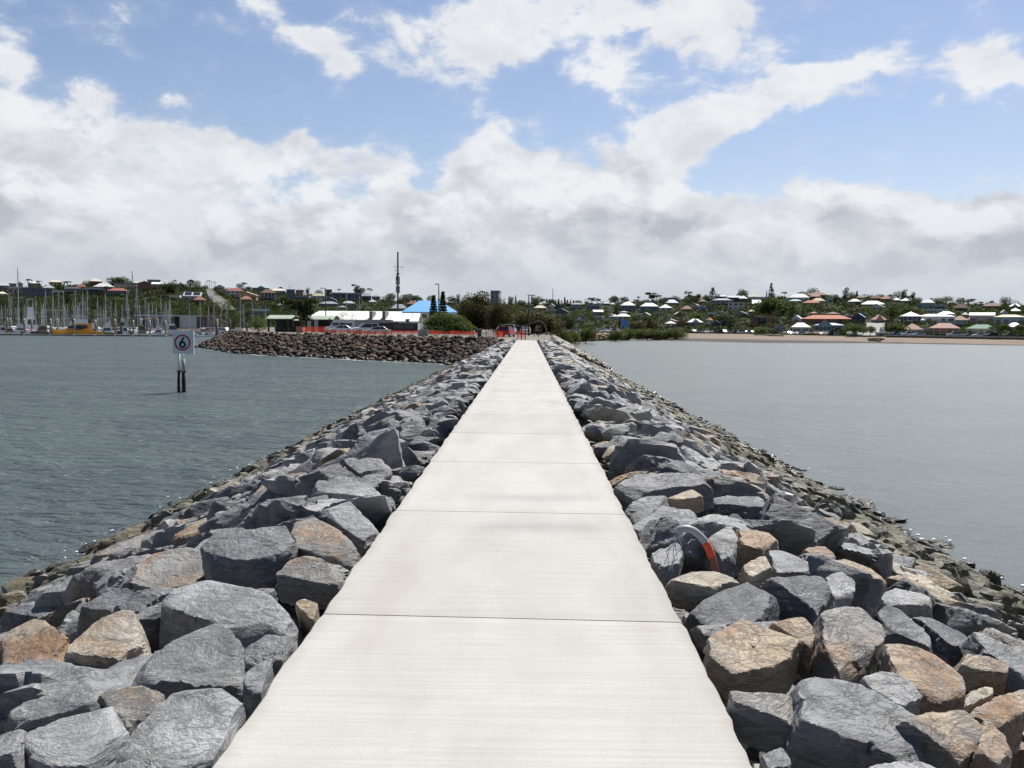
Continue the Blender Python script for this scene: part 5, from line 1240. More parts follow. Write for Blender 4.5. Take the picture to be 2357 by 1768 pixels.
# undergrowth: shrubs nobody could count between the houses
ur = np.random.default_rng(5); PP, TT = [], []
for i in range(9400):
    x = ur.uniform(-120, 2480) if i < 5200 else ur.uniform(-60, 700) if i < 7600 else ur.uniform(2340, 3250) if i < 8800 else ur.uniform(-850, 0); rc, dc = L(x, RC), L(x, DC); D = rc + 3 + (dc - rc) * ur.random() ** 1.1
    X, Y = colxy(x, D); z = ter(x, D); p_ = project((X, Y, z))
    if p_ and 470 < x < 545 and 664 < p_[1] < 718 and abs(x - (478 + (p_[1] - 667) * 1.05)) < 17: continue
    if 1985 < x < 2042 and D < 470: continue
    m = 16; s = ur.uniform(1.0, 2.6); q = ur.normal(size=(m, 3)) * np.array([s, s, s * .42]) * .55 + np.array([X, Y, z + s * .35]); PP.append(q); TT.append(np.clip(ur.uniform(.1, .8) + ur.normal(0, .12, m), 0, 1))
V, Fc, A = leaf_cards(np.vstack(PP), .75, ur, np.concatenate(TT))
o = link('undergrowth', np_mesh('undergrowth', V, Fc, False, [LEAF['dark']], A)); o['kind'] = 'stuff'; o['label'] = 'dark shrubs filling the hillside between houses and trees'; o['category'] = 'shrubs'

# ------------------------------------------------------------------ brown boulders of the harbour bank
br = np.random.default_rng(19)
def bank_pts():
    wl = [(455, 190), (500, 168), (600, 142), (700, 135), (868, 123), (1000, 117), (1050, 112), (1085, 106)]; ct = [(527, 190), (545, 177), (600, 154), (700, 147), (868, 134), (1000, 127), (1085, 120), (1150, 108)]
    out = []
    for i in range(len(wl) - 1):
        (xa, da), (xb, db), (ca, ea), (cb, eb) = wl[i], wl[i + 1], ct[i], ct[i + 1]
        A, B, Cc, Dd = (Vector(colxy(*q)) for q in ((xa, da), (xb, db), (ca, ea), (cb, eb))); ln = (B - A).length
        for j in range(int(ln / .85)):
            u = (j + .5) * .85 / ln
            for k in range(10):
                v = (k + br.uniform(.0, .9)) / 10; uu = u + br.uniform(-.5, .5) / ln
                P = A.lerp(B, uu).lerp(Cc.lerp(Dd, uu), v); out.append((P.x, P.y, WATER - .15 + (ZG - WATER + .2) * v, v))
    # round the tip
    c0 = Vector(colxy(535, 186))
    for k in range(230):
        a = br.uniform(1.2, 5.5); q = br.uniform(.2, 1.0); P = c0 + Vector((math.cos(a), math.sin(a))) * q * 7.0; out.append((P.x, P.y, ZG - 3.1 * q, 1 - q))
    # wherever the bare fill would still show through, more boulders
    from mathutils.bvhtree import BVHTree
    for on in ('ground', 'breakwater'):
        ob = bpy.data.objects[on]; tree = BVHTree.FromPolygons([v.co[:] for v in ob.data.vertices], [list(p.vertices) for p in ob.data.polygons])
        oth = bpy.data.objects['breakwater' if on == 'ground' else 'ground']; tre2 = BVHTree.FromPolygons([v.co[:] for v in oth.data.vertices], [list(p.vertices) for p in oth.data.polygons])
        for k in range(3800):
            d = ray(br.uniform(452, 1160), br.uniform(752, 862)).normalized(); h = tree.ray_cast(CAM, d); h2 = tre2.ray_cast(CAM, d)
            if h[0] is None or (h2[0] is not None and h2[3] < h[3]) or h[0].z > .12 or h[0].z < -3.1 or (on == 'breakwater' and h[0].y < 96): continue
            p = h[0]
            if min((p.x - q[0]) ** 2 + (p.y - q[1]) ** 2 + (p.z - q[2]) ** 2 for q in out) > .50 ** 2: out.append((p.x, p.y, p.z, (p.z - WATER) / 3.2))
    return out
BM = rock_material('brown boulder stone', False, .12); BMB = rock_material('brown boulder mass', True, .12)
bme = []
for k in range(10):
    V, Fc = random_rock(3, 3000 + k, 14, (1, br.uniform(.75, .95), br.uniform(.6, .8)), .05, 14); bme.append((np_mesh('boulder', V, Fc, True), V, Fc))
BC = [((.046, .027, .016), 0, 'brown'), ((.085, .050, .028), .05, 'tan brown'), ((.19, .13, .078), .05, 'pale tan'), ((.022, .015, .012), 0, 'dark brown'), ((.062, .026, .014), .1, 'rusty'), ((.032, .027, .026), 0, 'dark grey brown')]
pts_ = bank_pts(); scr = sorted(range(len(pts_)), key=lambda i: -(on_screen(pts_[i][0], pts_[i][1], pts_[i][2], 1) + pts_[i][3] * 2 + br.uniform(0, 5)))
indb = set(scr[:290]); bv, bf, bc, nb2 = [], [], [], 0; bl = defaultdict(list)
for i, (X, Y, z, v) in enumerate(pts_):
    s = br.uniform(.36, .66); k = int(br.integers(10)); col, rust, w = BC[int(br.choice(6, p=[.28, .19, .09, .20, .15, .09]))]; q = br.uniform(.85, 1.2)
    M = Matrix.Rotation(br.uniform(0, 6.3), 3, 'Z') @ Matrix.Rotation(br.uniform(-.7, .7), 3, 'X') @ Matrix.Rotation(br.uniform(-.5, .5), 3, 'Y')
    if i in indb:
        o = link('boulder', bme[k][0]); o.matrix_world = Matrix.Translation((X, Y, z)) @ M.to_4x4() @ Matrix.Diagonal((s, s, s, 1)); setmat(o, BM); o.color = (col[0] * q, col[1] * q, col[2] * q, rust)
        pj = project((X, Y, z)); sec = ['at the bank tip', 'below the shrub and green pavilion', 'below the orange mesh by the van', 'below the silver car', 'below the grey cabinet', 'below the lamp post', 'where the bank meets the breakwater'][sum(pj[0] > q_ for q_ in (555, 680, 800, 905, 990, 1045))]
        row = 'top course' if v > .75 else 'upper course' if v > .5 else 'lower course' if v > .25 else 'waterline course'
        tag(o, '', 'boulder', 'brown boulders of the harbour bank'); bl['%s boulder in the %s, %s' % (w, row, sec)].append((o, pj[0]))
    else:
        bv.append((bme[k][1] * s) @ np.array(M.transposed()) + np.array((X, Y, z))); bf.append(bme[k][2] + nb2); nb2 += len(bme[k][1]); bc.append(np.tile(np.array([col[0] * q, col[1] * q, col[2] * q, rust]), (len(bme[k][1]), 1)))
for lab, its in bl.items():
    its.sort(key=lambda q: q[1])
    for i, (o, x) in enumerate(its): o['label'] = lab if len(its) == 1 else (['left ', 'right '][i] if len(its) == 2 else ['leftmost ', 'second ', 'third ', 'fourth ', 'fifth ', 'sixth ', 'seventh ', 'eighth ', 'ninth '][min(i, 8)]) + lab
if bv:
    o = link('boulder_mass', np_mesh('boulder_mass', np.vstack(bv), np.vstack(bf), True, [BMB], np.vstack(bc))); o['kind'] = 'stuff'; o['label'] = 'further brown boulders packed along the harbour bank'; o['category'] = 'boulders'
# tan rocks of the far right shore between the mangroves
tr_ = []
for i in range(240):
    x = br.choice([br.uniform(1318, 1346), br.uniform(1362, 1412)]); D = L(x, R0) + br.uniform(1, 14); X, Y = colxy(x, D); tr_.append((X, Y, WATER + .2 + br.uniform(0, 1.9)))
bv, bf, bc, nb2 = [], [], [], 0
for X, Y, z in tr_:
    k = int(br.integers(10)); s = br.uniform(.5, 1.1); q = br.uniform(.9, 1.6); bv.append(bme[k][1] * s + np.array((X, Y, z))); bf.append(bme[k][2] + nb2); nb2 += len(bme[k][1]); bc.append(np.tile(np.array([.30 * q, .22 * q, .15 * q, .5]), (len(bme[k][1]), 1)))
o = link('shore_rocks', np_mesh('shore_rocks', np.vstack(bv), np.vstack(bf), True, [BMB], np.vstack(bc))); o['kind'] = 'stuff'; o['label'] = 'tan rocks piled between the mangroves on the right shore'; o['category'] = 'rocks'
# foam along the foot of the bank
fm = MB(); fr_ = np.random.default_rng(4); wl = [(500, 168), (600, 141), (700, 134), (868, 122), (1000, 116), (1040, 112)]
for i in range(len(wl) - 1):
    A, B = Vector(colxy(*wl[i])), Vector(colxy(*wl[i + 1])); nn = int((B - A).length / .8)
    for j in range(nn):
        if fr_.random() < .35 + .3 * (i < 2): continue
        P = A.lerp(B, j / nn) + Vector((0, -fr_.uniform(.2, .9))); a, b = fr_.uniform(.4, .9), fr_.uniform(.12, .4); fm.add([(P.x + a * math.cos(t_) * fr_.uniform(.6, 1.1), P.y + b * math.sin(t_) * fr_.uniform(.6, 1.1), WATER + .03) for t_ in np.arange(0, 6.28, .7)], [tuple(range(9))])
FOAM = mat('foam', (.72, .74, .74), .8, var=.1)
o = fm.build('foam', FOAM); o['kind'] = 'stuff'; o['label'] = 'white foam along the foot of the brown boulder bank'; o['category'] = 'foam'
fm = MB()
for i in range(150):
    side = fr_.choice([-1, 1]); y = 5 + 60 * fr_.random() ** 1.4; x = side * (8.95 + abs(fr_.normal(0, .35))); a = fr_.uniform(.01, .045); fm.add([(x + a * math.cos(t_) * fr_.uniform(.4, 1.6), y + a * 1.5 * math.sin(t_) * fr_.uniform(.4, 1.3), WATER + .025) for t_ in np.arange(0, 6.28, .9)], [tuple(range(7))])
o = fm.build('froth', FOAM); o['kind'] = 'stuff'; o['label'] = 'specks of froth where water laps the breakwater rocks'; o['category'] = 'froth'
# sea wall on the right shore and weed lines on the beach
def wall_strip(name, xs, fD, z0, z1, th, m, label, cat):
    mb = MB(); V = []
    for x in xs:
        D = fD(x); a = colxy(x, D); b = colxy(x, D + th); zt = ter(x, D); V += [(a[0], a[1], zt + z0), (a[0], a[1], zt + z1), (b[0], b[1], zt + z1), (b[0], b[1], zt + z0)]
    Fs = [(i * 4 + k, i * 4 + (k + 1) % 4, i * 4 + 4 + (k + 1) % 4, i * 4 + 4 + k) for i in range(len(xs) - 1) for k in range(4)] + [(0, 1, 2, 3), tuple(len(V) - 4 + k for k in (3, 2, 1, 0))]
    mb.add(V, Fs); o = mb.build(name, m); return tag(o, label, cat)
fD = lambda x: L(x, RC) - 4
wall_strip('sea_wall', list(range(2040, 2480, 20)), fD, -1.2, .55, .6, mat('dark stone wall', (.115, .085, .065), .95, var=.5, scale=.8), 'low brown stone sea wall below the shore road at right', 'wall')
wall_strip('low_rail', list(range(2036, 2480, 20)), lambda x: L(x, RC) - 3.2, .56, .85, .3, mat('pale rail', (.5, .5, .48), .8), 'pale kerb rail along the top of the sea wall', 'rail')
for xs, DD, lab in ((range(1738, 1806, 6), 24, 'dark line of weed and rocks on the beach below the white roofed shore house'), (range(2002, 2036, 6), 12, 'dark heap of stones at the foot of the concrete ramp')):
    wv, wf, wn = [], [], 0
    for i in range(46):
        x = br.uniform(xs[0], xs[-1]); D = L(x, RC) - DD - br.uniform(0, 12); X, Y = colxy(x, D); k = int(br.integers(10)); wv.append(bme[k][1] * np.array([.9, .6, .4]) * br.uniform(.5, 1.3) + np.array((X, Y, ter(x, D) + .1))); wf.append(bme[k][2] + wn); wn += len(bme[k][1])
    o = link('weed_line', np_mesh('weed_line', np.vstack(wv), np.vstack(wf), True, [mat('dark weed', (.05, .035, .028), .95)])); o['kind'] = 'stuff'; o['label'] = lab; o['category'] = 'weed'
# ------------------------------------------------------------------ marina
PILEM = mat('weathered timber', (.085, .07, .06), .9, var=.4, scale=2); PILEG = mat('grey timber', (.22, .205, .19), .9, var=.3, scale=2); CAPM = mat('white cap', (.72, .72, .72), .5, var=0)
GELC = mat('white gelcoat', (.74, .75, .76), .3, var=.04); BLUEC = mat('blue canvas', (.03, .07, .20), .8); YEL = mat('yellow hull paint', (.80, .36, .02), .35, var=.06); BLK = mat('black hull paint', (.015, .017, .022), .3); ALU = mat('mast aluminium', (.45, .46, .48), .4, var=0); TANP = mat('tan deck', (.40, .29, .19), .7); BRN = mat('brown hull timber', (.20, .12, .08), .6, var=.2)
GRNP = mat('green frame paint', (.10, .45, .16), .6); DARKM = mat('dark grey paint', (.03, .032, .036), .5)
def wpt(x, D): X, Y = colxy(x, D); return X, Y
def pile(name, X, Y, zt, r, label, group=None, cap=True, m=None, zb=-5):
    t_ = empty(name, (X, Y, WATER)); mb = MB(); mb.smooth = True; mb.tube([(0, 0, zb - WATER), (0, 0, .9)], r * 1.05, 10); mb.build('wet_base', PILEM, t_)
    mb = MB(); mb.smooth = True; mb.tube([(0, 0, .9), (0, 0, zt - WATER)], r, 10); mb.build('post', m or PILEG, t_)
    if cap: mb = MB(); mb.smooth = True; mb.tube([(0, 0, zt - WATER), (0, 0, zt - WATER + .12), (0, 0, zt - WATER + .42)], [r * 1.1, r * 1.1, .03], 10); mb.build('cap', CAPM, t_)
    return tag(t_, label, 'pile', group)
DM = 338
for i, (cx_, yt) in enumerate(((310, 752), (645, 752), (945, 757), (1215, 768), (1465, 762), (1695, 770), (1908, 775), (2108, 780))):
    sx, st = px(1, cx_, yt); X, Y = wpt(sx, DM)
    pile('mooring_pile', X, Y, at(sx, st, DM).z, .34, ['mooring pile in front of the white launches at far left', 'mooring pile at the bow of the yellow boat', 'mooring pile across the middle of the yellow boat', 'mooring pile at the stern of the yellow boat', 'mooring pile in front of the brown hulled boat', 'thick mooring pile in front of the tall dark mast', 'mooring pile between the two low white cruisers', 'mooring pile beside the green framed boat'][i], 'capped mooring piles along the pontoon')
for i, (cx_, yt) in enumerate(((95, 740), (132, 740), (402, 745), (735, 750), (1240, 745), (1560, 752), (1800, 755), (2010, 760))):
    sx, st = px(1, cx_, yt); X, Y = wpt(sx, 375); pile('mooring_pile', X, Y, at(sx, st, 375).z, .3, 'back row mooring pile ' + ['at the far left edge', 'second from the left edge', 'behind the black hulled yacht', 'behind the bow of the yellow boat', 'behind the brown hulled boat', 'behind the small white launches', 'behind the first low cruiser', 'behind the second low cruiser'][i], 'capped mooring piles along the pontoon')
# pontoons, one floating length between each pair of piles
xs_ = [-60, 310, 645, 945, 1215, 1465, 1695, 1908, 2115]
for i in range(8):
    a = wpt(px(1, xs_[i] + 20, 0)[0], DM - 1.2); b = wpt(px(1, xs_[i + 1], 0)[0], DM - 1.2); L_ = math.hypot(b[0] - a[0], b[1] - a[1]); t_ = empty('pontoon', ((a[0] + b[0]) / 2, (a[1] + b[1]) / 2, WATER), math.atan2(b[1] - a[1], b[0] - a[0]))
    mb = MB(); mb.box(-L_ / 2, L_ / 2, -.9, .9, -.3, .35); mb.build('float', DARKM, t_); mb = MB(); mb.box(-L_ / 2, L_ / 2, -1, 1, .353, .55); mb.build('deck', mat('pale pontoon deck', (.52, .50, .46), .8), t_)
    tag(t_, ['pontoon length at the far left edge', 'pontoon length in front of the black hulled yacht', 'pontoon length under the bow of the yellow boat', 'pontoon length under the stern of the yellow boat', 'pontoon length in front of the brown hulled boat', 'pontoon length in front of the small white launches', 'pontoon length in front of the first low white cruiser', 'pontoon length at the green framed boat'][i], 'pontoon', 'pontoon lengths of the marina')
def hull_mb(Ln, B, H, sheer=.25, transom=.85):
    V, Fs = [], []; n = 11
    for i in range(n):
        u = i / (n - 1); w = B / 2 * (transom + (1 - transom) * min(1, u * 2.5)) * (1 - max(0, (u - .45) / .55) ** 2.2) + .02; x = -Ln / 2 + Ln * u + (H * .25 if i == n - 1 else 0); z = H * (1 + sheer * u ** 2)
        V += [(x, -w, z), (x - (.5 * H if u > .8 else 0) * (u - .8) * 3, -w * .82, .25), (x - (.9 * H if u > .8 else 0) * (u - .8) * 3, 0, -.5), (x - (.5 * H if u > .8 else 0) * (u - .8) * 3, w * .82, .25), (x, w, z)]
    for i in range(n - 1):
        for k in range(4): a = i * 5 + k; Fs.append((a, a + 1, a + 6, a + 5))
        Fs.append((i * 5, i * 5 + 5, i * 5 + 9, i * 5 + 4))
    Fs.append((0, 1, 2, 3, 4)); mb = MB(); mb.add(V, Fs); return mb
def wedge(mb, x0, x1, hw, z0, z1, s0=.5, s1=.2, tw=.86):
    mb.add([(x0, -hw, z0), (x1, -hw * .9, z0), (x1, hw * .9, z0), (x0, hw, z0), (x0 + s1, -hw * tw, z1), (x1 - s0, -hw * tw * .9, z1), (x1 - s0, hw * tw * .9, z1), (x0 + s1, hw * tw, z1)], [(0, 3, 2, 1), (4, 5, 6, 7), (0, 1, 5, 4), (1, 2, 6, 5), (2, 3, 7, 6), (3, 0, 4, 7)])
def sail_yacht(X, Y, rz, Ln, mast, hull, label, dark=False, cover=BLUEC, group='moored sailing yachts'):
    t_ = empty('sailing_yacht', (X, Y, WATER), rz); B = Ln * .3; H = Ln * .1
    hull_mb(Ln, B, H).build('hull', hull, t_)
    mb = MB(); wedge(mb, -Ln * .22, Ln * .2, B * .3, H, H + .55, .9, .2); cb = mb.build('cabin', GELC, t_)
    mb = MB(); mb.box(-Ln * .15, Ln * .08, -B * .285, B * .285, H + .2, H + .40); mb.build('window', GLASS, cb)
    mm = DARKM if dark else ALU; r_ = max(.08, mast * .006)
    mb = MB(); mb.tube([(Ln * .06, 0, H), (Ln * .06, 0, mast)], [r_ * 1.1, r_ * .8], 6); ms = mb.build('mast', mm, t_)
    mb = MB(); mb.tube([(Ln * .06, -B * .32, mast * .55), (Ln * .06, B * .32, mast * .55)], .05, 4); mb.build('spreader', mm, ms)
    mb = MB(); mb.tube([(Ln * .05, 0, H + 1.3), (-Ln * .33, 0, H + 1.3)], .17, 6); mb.build('boom_cover', cover, t_)
    mb = MB(); mb.tube([(Ln * .06, 0, mast * .97), (Ln * .5, 0, H * 1.25)], .035, 4); mb.tube([(Ln * .06, 0, mast * .97), (-Ln * .49, 0, H)], .025, 4); mb.tube([(Ln * .06, 0, mast * .9), (Ln * .05, B * .48, H)], .02, 4); mb.tube([(Ln * .06, 0, mast * .9), (Ln * .05, -B * .48, H)], .02, 4); mb.build('stays', ALU, t_)
    return tag(t_, label, 'sailboat', group)
MS = [(1,225,85,0),(1,120,390,0),(1,165,450,0),(1,20,560,0),(1,355,490,0),(1,460,440,0),(1,530,530,0),(1,597,370,0),(1,682,380,0),(1,772,375,0),(1,820,400,0),(1,937,500,0),(1,978,370,0),(1,1040,470,0),(1,1075,390,0),(1,1133,370,0),(1,1257,470,0),(1,1287,590,0),(1,1360,410,0),(1,1400,510,0),(1,1477,490,0),(1,1618,350,0),(1,1678,130,1),(1,1755,290,0),(1,1840,490,0),(1,1950,540,0),(1,2000,570,0),(1,2050,440,0),(1,2120,540,0),(1,2168,490,0),
 (2,440,520,0),(2,482,465,0),(2,715,540,0),(2,828,480,0),(2,940,540,0),(2,1005,520,0),(2,1090,560,0),(2,1152,500,0),(2,1305,390,0),(2,1448,470,0),(2,1360,540,0),(2,1612,530,0)]
mr = np.random.default_rng(8)
for k in range(34): MS.append((1, mr.uniform(20, 2180), mr.uniform(520, 640), 0))
MS.sort(key=lambda m: px(m[0], m[1], 0)[0])
nm_ = [(60, 'at the far left edge'), (125, 'behind the white launches'), (185, 'behind the yellow boat'), (240, 'above the yellow boat stern'), (290, 'behind the brown hulled boat'), (345, 'near the tall dark mast'), (400, 'behind the low white cruisers'), (470, 'above the long marina shed'), (530, 'behind the tall channel piles'), (700, 'behind the harbour tip')]
ml = defaultdict(list)
for i, (c, x, yt, dk) in enumerate(MS):
    sx, st = px(c, x, yt); D = 352 + 4 + mr.uniform(0, 70) if (st > 650 and i % 3) else 352 + mr.uniform(0, 18)
    if sx > 440: D = 395 + mr.uniform(0, 50)
    X, Y = wpt(sx, D); zt = at(sx, st, D).z - WATER
    o = sail_yacht(X, Y, mr.choice([-1.25, 1.9, 1.45, -1.7]) + mr.uniform(-.25, .25), max(7, min(17, zt * .72)), zt, GELC if mr.random() < .7 else BLK if dk else mat('navy hull', (.02, .03, .08), .3), '', bool(dk), [BLUEC, GELC, mat('red canvas', (.25, .03, .03), .8), TANP][int(mr.integers(4))])
    pl_ = next(p for m_, p in nm_ if sx < m_); tall = 'tall' if zt > 17 else 'mid height' if zt > 11.5 else 'short'
    ml['%s masted yacht %s' % ('black' if dk else tall, pl_)].append(o)
for lab, os_ in ml.items():
    for i, o in enumerate(os_): o['label'] = lab if len(os_) == 1 else ((['left ', 'right '] if len(os_) == 2 else ['leftmost ', 'second ', 'third ', 'fourth ', 'fifth ', 'sixth ', 'seventh ', 'eighth ', 'ninth ', 'tenth '])[min(i, 9)] + lab)
# sport fishing boat, yellow
def cruiser(cx0, cx1, ytop, D, hullm, cabm, label, rz=None, fly=True, c=1, name='motor_cruiser', cat='boat', flip=1, canopy=None, group=None):
    sx0, sx1 = px(c, cx0, 0)[0], px(c, cx1, 0)[0]; sx = (sx0 + sx1) / 2; k = D / FPX; Ln = (sx1 - sx0) * k; X, Y = wpt(sx, D); top = at(sx, px(c, 0, ytop)[1], D).z - WATER
    az_ = math.atan2(X, Y); t_ = empty(name, (X, Y, WATER), (-az_ + (math.pi if flip < 0 else 0)) if rz is None else rz); B = Ln * .3; H = min(Ln * .13, top * .45) * (.68 if hullm is YEL else 1)
    hull_mb(Ln, B, H, .45).build('hull', hullm, t_)
    ch = (top - H) * ((.50 if hullm is YEL else .42) if fly else .9); mb = MB(); wedge(mb, -Ln * .28, Ln * .28, B * .38, H, H + ch, Ln * .21, Ln * .02); cb = mb.build('cabin', cabm, t_)
    mb = MB(); wedge(mb, -Ln * .2, Ln * .19, B * .39, H + ch * .40, H + ch * .80, Ln * .085, Ln * .02, .94); mb.build('window', GLASS, cb)
    mb = MB()
    for s_ in (-1, 1): mb.tube([(Ln * .1, s_ * B * .42, H * 1.2 + .6), (Ln * .3, s_ * B * .3, H * 1.3 + .6), (Ln * .52, 0, H * 1.45 + .65)], .03, 4)
    for u in (.1, .2, .3, .4): mb.tube([(Ln * u, -B * .4 * (1.05 - u), H * 1.15), (Ln * u, -B * .4 * (1.05 - u), H * 1.25 + .6)], .025, 4)
    mb.build('rail', ALU, t_)
    if fly:
        z0 = H + ch; mb = MB(); wedge(mb, -Ln * .20, Ln * .09, B * .34, z0, z0 + (top - z0) * .55, Ln * .05, .1); mb.build('flybridge', GELC, t_)
        mb = MB(); mb.box(-Ln * .17, Ln * .04, -B * .3, B * .3, top - .12, top)
        for sx_ in (-.15, .02):
            for s_ in (-1, 1): mb.tube([(Ln * sx_, s_ * B * .27, z0), (Ln * sx_, s_ * B * .27, top - .1)], .05, 5)
        mb.build('hardtop', canopy or GELC, t_)
    return tag(t_, label, cat, group), Ln, H, ch, B
y_, Ln, H, ch, B = cruiser(672, 1292, 703, 342, YEL, YEL, 'bright yellow sport fishing boat with white flybridge', flip=-1)
mb = MB(); mb.smooth = True; mb.prism([(.12 * Ln * math.cos(a) - Ln * .02, H + ch * .42 + ch * .2 * math.sin(a)) for a in np.arange(0, 6.28, .35)], B * .395, B * .41); mb.build('oval_window', GLASS, y_)
mb = MB()
for q in range(3): mb.tube([(-Ln * (.30 + q * .05), B * .36, H), (-Ln * (.31 + q * .05), B * .36, H + 3.2 + q)], .03, 4)
mb.build('rod', ALU, y_)
cruiser(-40, 128, 820, 345, GELC, GELC, 'white launch at the far left edge of the marina', fly=False)
cruiser(20, 235, 850, 341, GELC, TANP, 'low white launch with tan deck left of the first pile', fly=False)
cruiser(130, 420, 768, 349, GELC, GELC, 'white cruiser with blue screens behind the low launch', canopy=BLUEC)
cruiser(405, 650, 815, 346, BLK, TANP, 'black hulled boat with tan deckhouse left of the yellow boat', fly=False, flip=-1)
cruiser(1130, 1260, 740, 352, GELC, GELC, 'white cabin cruiser just behind the yellow stern')
cruiser(1222, 1482, 735, 346, BRN, GELC, 'brown hulled fishing boat with white wheelhouse', flip=-1)
cruiser(1530, 1660, 820, 343, GELC, GELC, 'small white launch right of the brown hulled boat', fly=False)
cruiser(1500, 1640, 765, 352, GELC, BLUEC, 'small boat with blue cover behind the white launch', fly=False)
cruiser(1715, 1905, 800, 344, GELC, TANP, 'first low white cruiser with tan cover right of the dark mast', fly=False)
cruiser(1905, 2105, 790, 345, GELC, GELC, 'second low white cruiser beside the green framed boat', flip=-1)
g_, Ln, H, ch, B = cruiser(2075, 2330, 790, 347, GELC, GELC, 'white trawler with bright green frame by the marina shed', fly=False)
mb = MB()
for a, b in (((-.42, 0), (-.42, 4.6)), ((-.42, 4.6), (-.2, 5.4)), ((-.2, 5.4), (-.08, 3.2)), ((-.42, 3.6), (-.08, 3.2))): mb.tube([(Ln * a[0], 0, H + a[1]), (Ln * b[0], 0, H + b[1])], .11, 5)
mb.build('gantry', GRNP, g_)
cruiser(270, 560, 488, 420, GELC, GELC, 'large white motor yacht standing tall behind the left masts', name='motor_yacht')
cruiser(1340, 1450, 722, 372, GELC, GELC, 'white flybridge boat behind the brown hulled boat')
cruiser(860, 960, 712, 366, GELC, GELC, 'white boat with blue canopy behind the yellow bow', canopy=BLUEC)
cruiser(1195, 1440, 782, 215, GELC, GELC, 'white boat moored behind the harbour bank tip', c=2, fly=False)
# more hulls deep in the marina
for i in range(26):
    x = mr.uniform(0, 425) if i < 20 else mr.uniform(430, 540); D = mr.uniform(368, 415); X, Y = wpt(x, D); Ln = mr.uniform(8, 13); t_ = empty('motor_cruiser', (X, Y, WATER), mr.uniform(0, 6.28)); B = Ln * .32; H = Ln * .12
    hull_mb(Ln, B, H, .4).build('hull', GELC, t_); mb = MB(); wedge(mb, -Ln * .25, Ln * .22, B * .38, H, H + 1.7, 1.6, .2); cb = mb.build('cabin', GELC if i % 4 else TANP, t_); mb = MB(); wedge(mb, -Ln * .2, Ln * .17, B * .39, H + .7, H + 1.35, .7, .2, .95); mb.build('window', GLASS, cb)
    tag(t_, 'white cruiser deep among the masts ' + next(p for m_, p in nm_ if x < m_), 'boat', 'cruisers moored deep in the marina')
cr_ = defaultdict(list)
for o in list(COL.objects):
    if o.parent is None and o.get('group') == 'cruisers moored deep in the marina': cr_[o['label']].append(o)
for lab, os_ in cr_.items():
    os_.sort(key=lambda o: o.location.x / o.location.y)
    if len(os_) > 1:
        for i, o in enumerate(os_): o['label'] = (['left ', 'right '] if len(os_) == 2 else ['leftmost ', 'second ', 'third ', 'fourth ', 'fifth ', 'sixth '])[min(i, 5)] + lab
# long flat marina shed with open front, jetty beside it
def P2D(x, D): return wpt(px(2, x, 0)[0], D)
def flat_building(name, c, x0, x1, yt, yr, yb, D, d, roofm, wallm, label, cat):
    sx0, sx1 = px(c, x0, 0)[0], px(c, x1, 0)[0]; sx = (sx0 + sx1) / 2; k = D / FPX; w = (sx1 - sx0) * k; zt, zr, zb = (at(sx, px(c, 0, y)[1], D).z for y in (yt, yr, yb)); X, Y = wpt(sx, D + d / 2); t_ = empty(name, (X, Y, zb), -math.atan2(X, Y))
    mb = MB(); mb.box(-w / 2 - .5, w / 2 + .5, -d / 2 - 1, d / 2, zr - zb, zt - zb); mb.build('roof', roofm, t_); tag(t_, label, cat); return t_, w, d, zr - zb
t_, w, d, hz = flat_building('marina_shed', 2, 90, 785, 650, 664, 775, 430, 10, mat('pale flat roof', (.50, .52, .54), .6), None, 'long flat roofed marina shed with dark open front and grey end wall', 'shed')
mb = MB(); mb.box(-w / 2, w * .2, d / 2 - .4, d / 2 - .1, -1, hz - .02); mb.build('back_wall', DARKM, t_)
mb = MB(); mb.box(w * .2, w * .48, -d / 2, d / 2 - .1, -1, hz - .02); mb.build('wall', mat('pale grey panel', (.46, .47, .48), .7), t_)
for i in range(9): mb = MB(); xx = -w / 2 + i * w * .7 / 8; mb.box(xx - .12, xx + .12, -d / 2 - .6, -d / 2 - .36, -1, hz - .02); mb.build('post', PILEG, t_)
for x_, ww, m in ((-.40, 1.2, 'white'), (-.30, 3.6, 'yel'), (-.16, 2.0, 'red'), (-.04, 4.5, 'grn')):
    mb = MB(); mb.box(x_ * w - ww / 2, x_ * w + ww / 2, -d / 2 + 1, -d / 2 + 1.15, hz - 1.5, hz - .8); mb.build('sign_board', {'white': GELC, 'yel': mat('yellow board', (.62, .47, .04), .6), 'red': mat('red board', (.5, .05, .04), .6), 'grn': mat('dark green board', (.03, .13, .07), .6)}[m], t_)
t_, w, d, hz = flat_building('marina_building', 2, 790, 1065, 655, 672, 800, 440, 9, mat('tan flat roof', (.34, .26, .21), .8), None, 'brown flat roofed building right of the long marina shed', 'building')
mb = MB(); mb.box(-w / 2, w / 2, -d / 2, d / 2 - .1, -1, hz - .02); mb.build('wall', mat('brown board wall', (.14, .10, .085), .8), t_)
for i, (a, b) in enumerate(((-.27, -.05), (.0, .3))): q = link('window' if i == 0 else 'roller_door', UNITG if i == 0 else UNITD, t_, ((a + b) / 2 * w, -d / 2, hz * .5)); q.scale = ((b - a) * w, .14, hz * .45)
A = P2D(520, 352); Bp = P2D(860, 420); L_ = math.hypot(Bp[0] - A[0], Bp[1] - A[1]); t_ = empty('jetty', ((A[0] + Bp[0]) / 2, (A[1] + Bp[1]) / 2, WATER), math.atan2(Bp[1] - A[1], Bp[0] - A[0]))
mb = MB(); mb.box(-L_ / 2, L_ / 2, -1.6, 1.6, 1.0, 1.35); mb.build('deck', mat('jetty boards', (.26, .21, .17), .9, var=.3), t_)
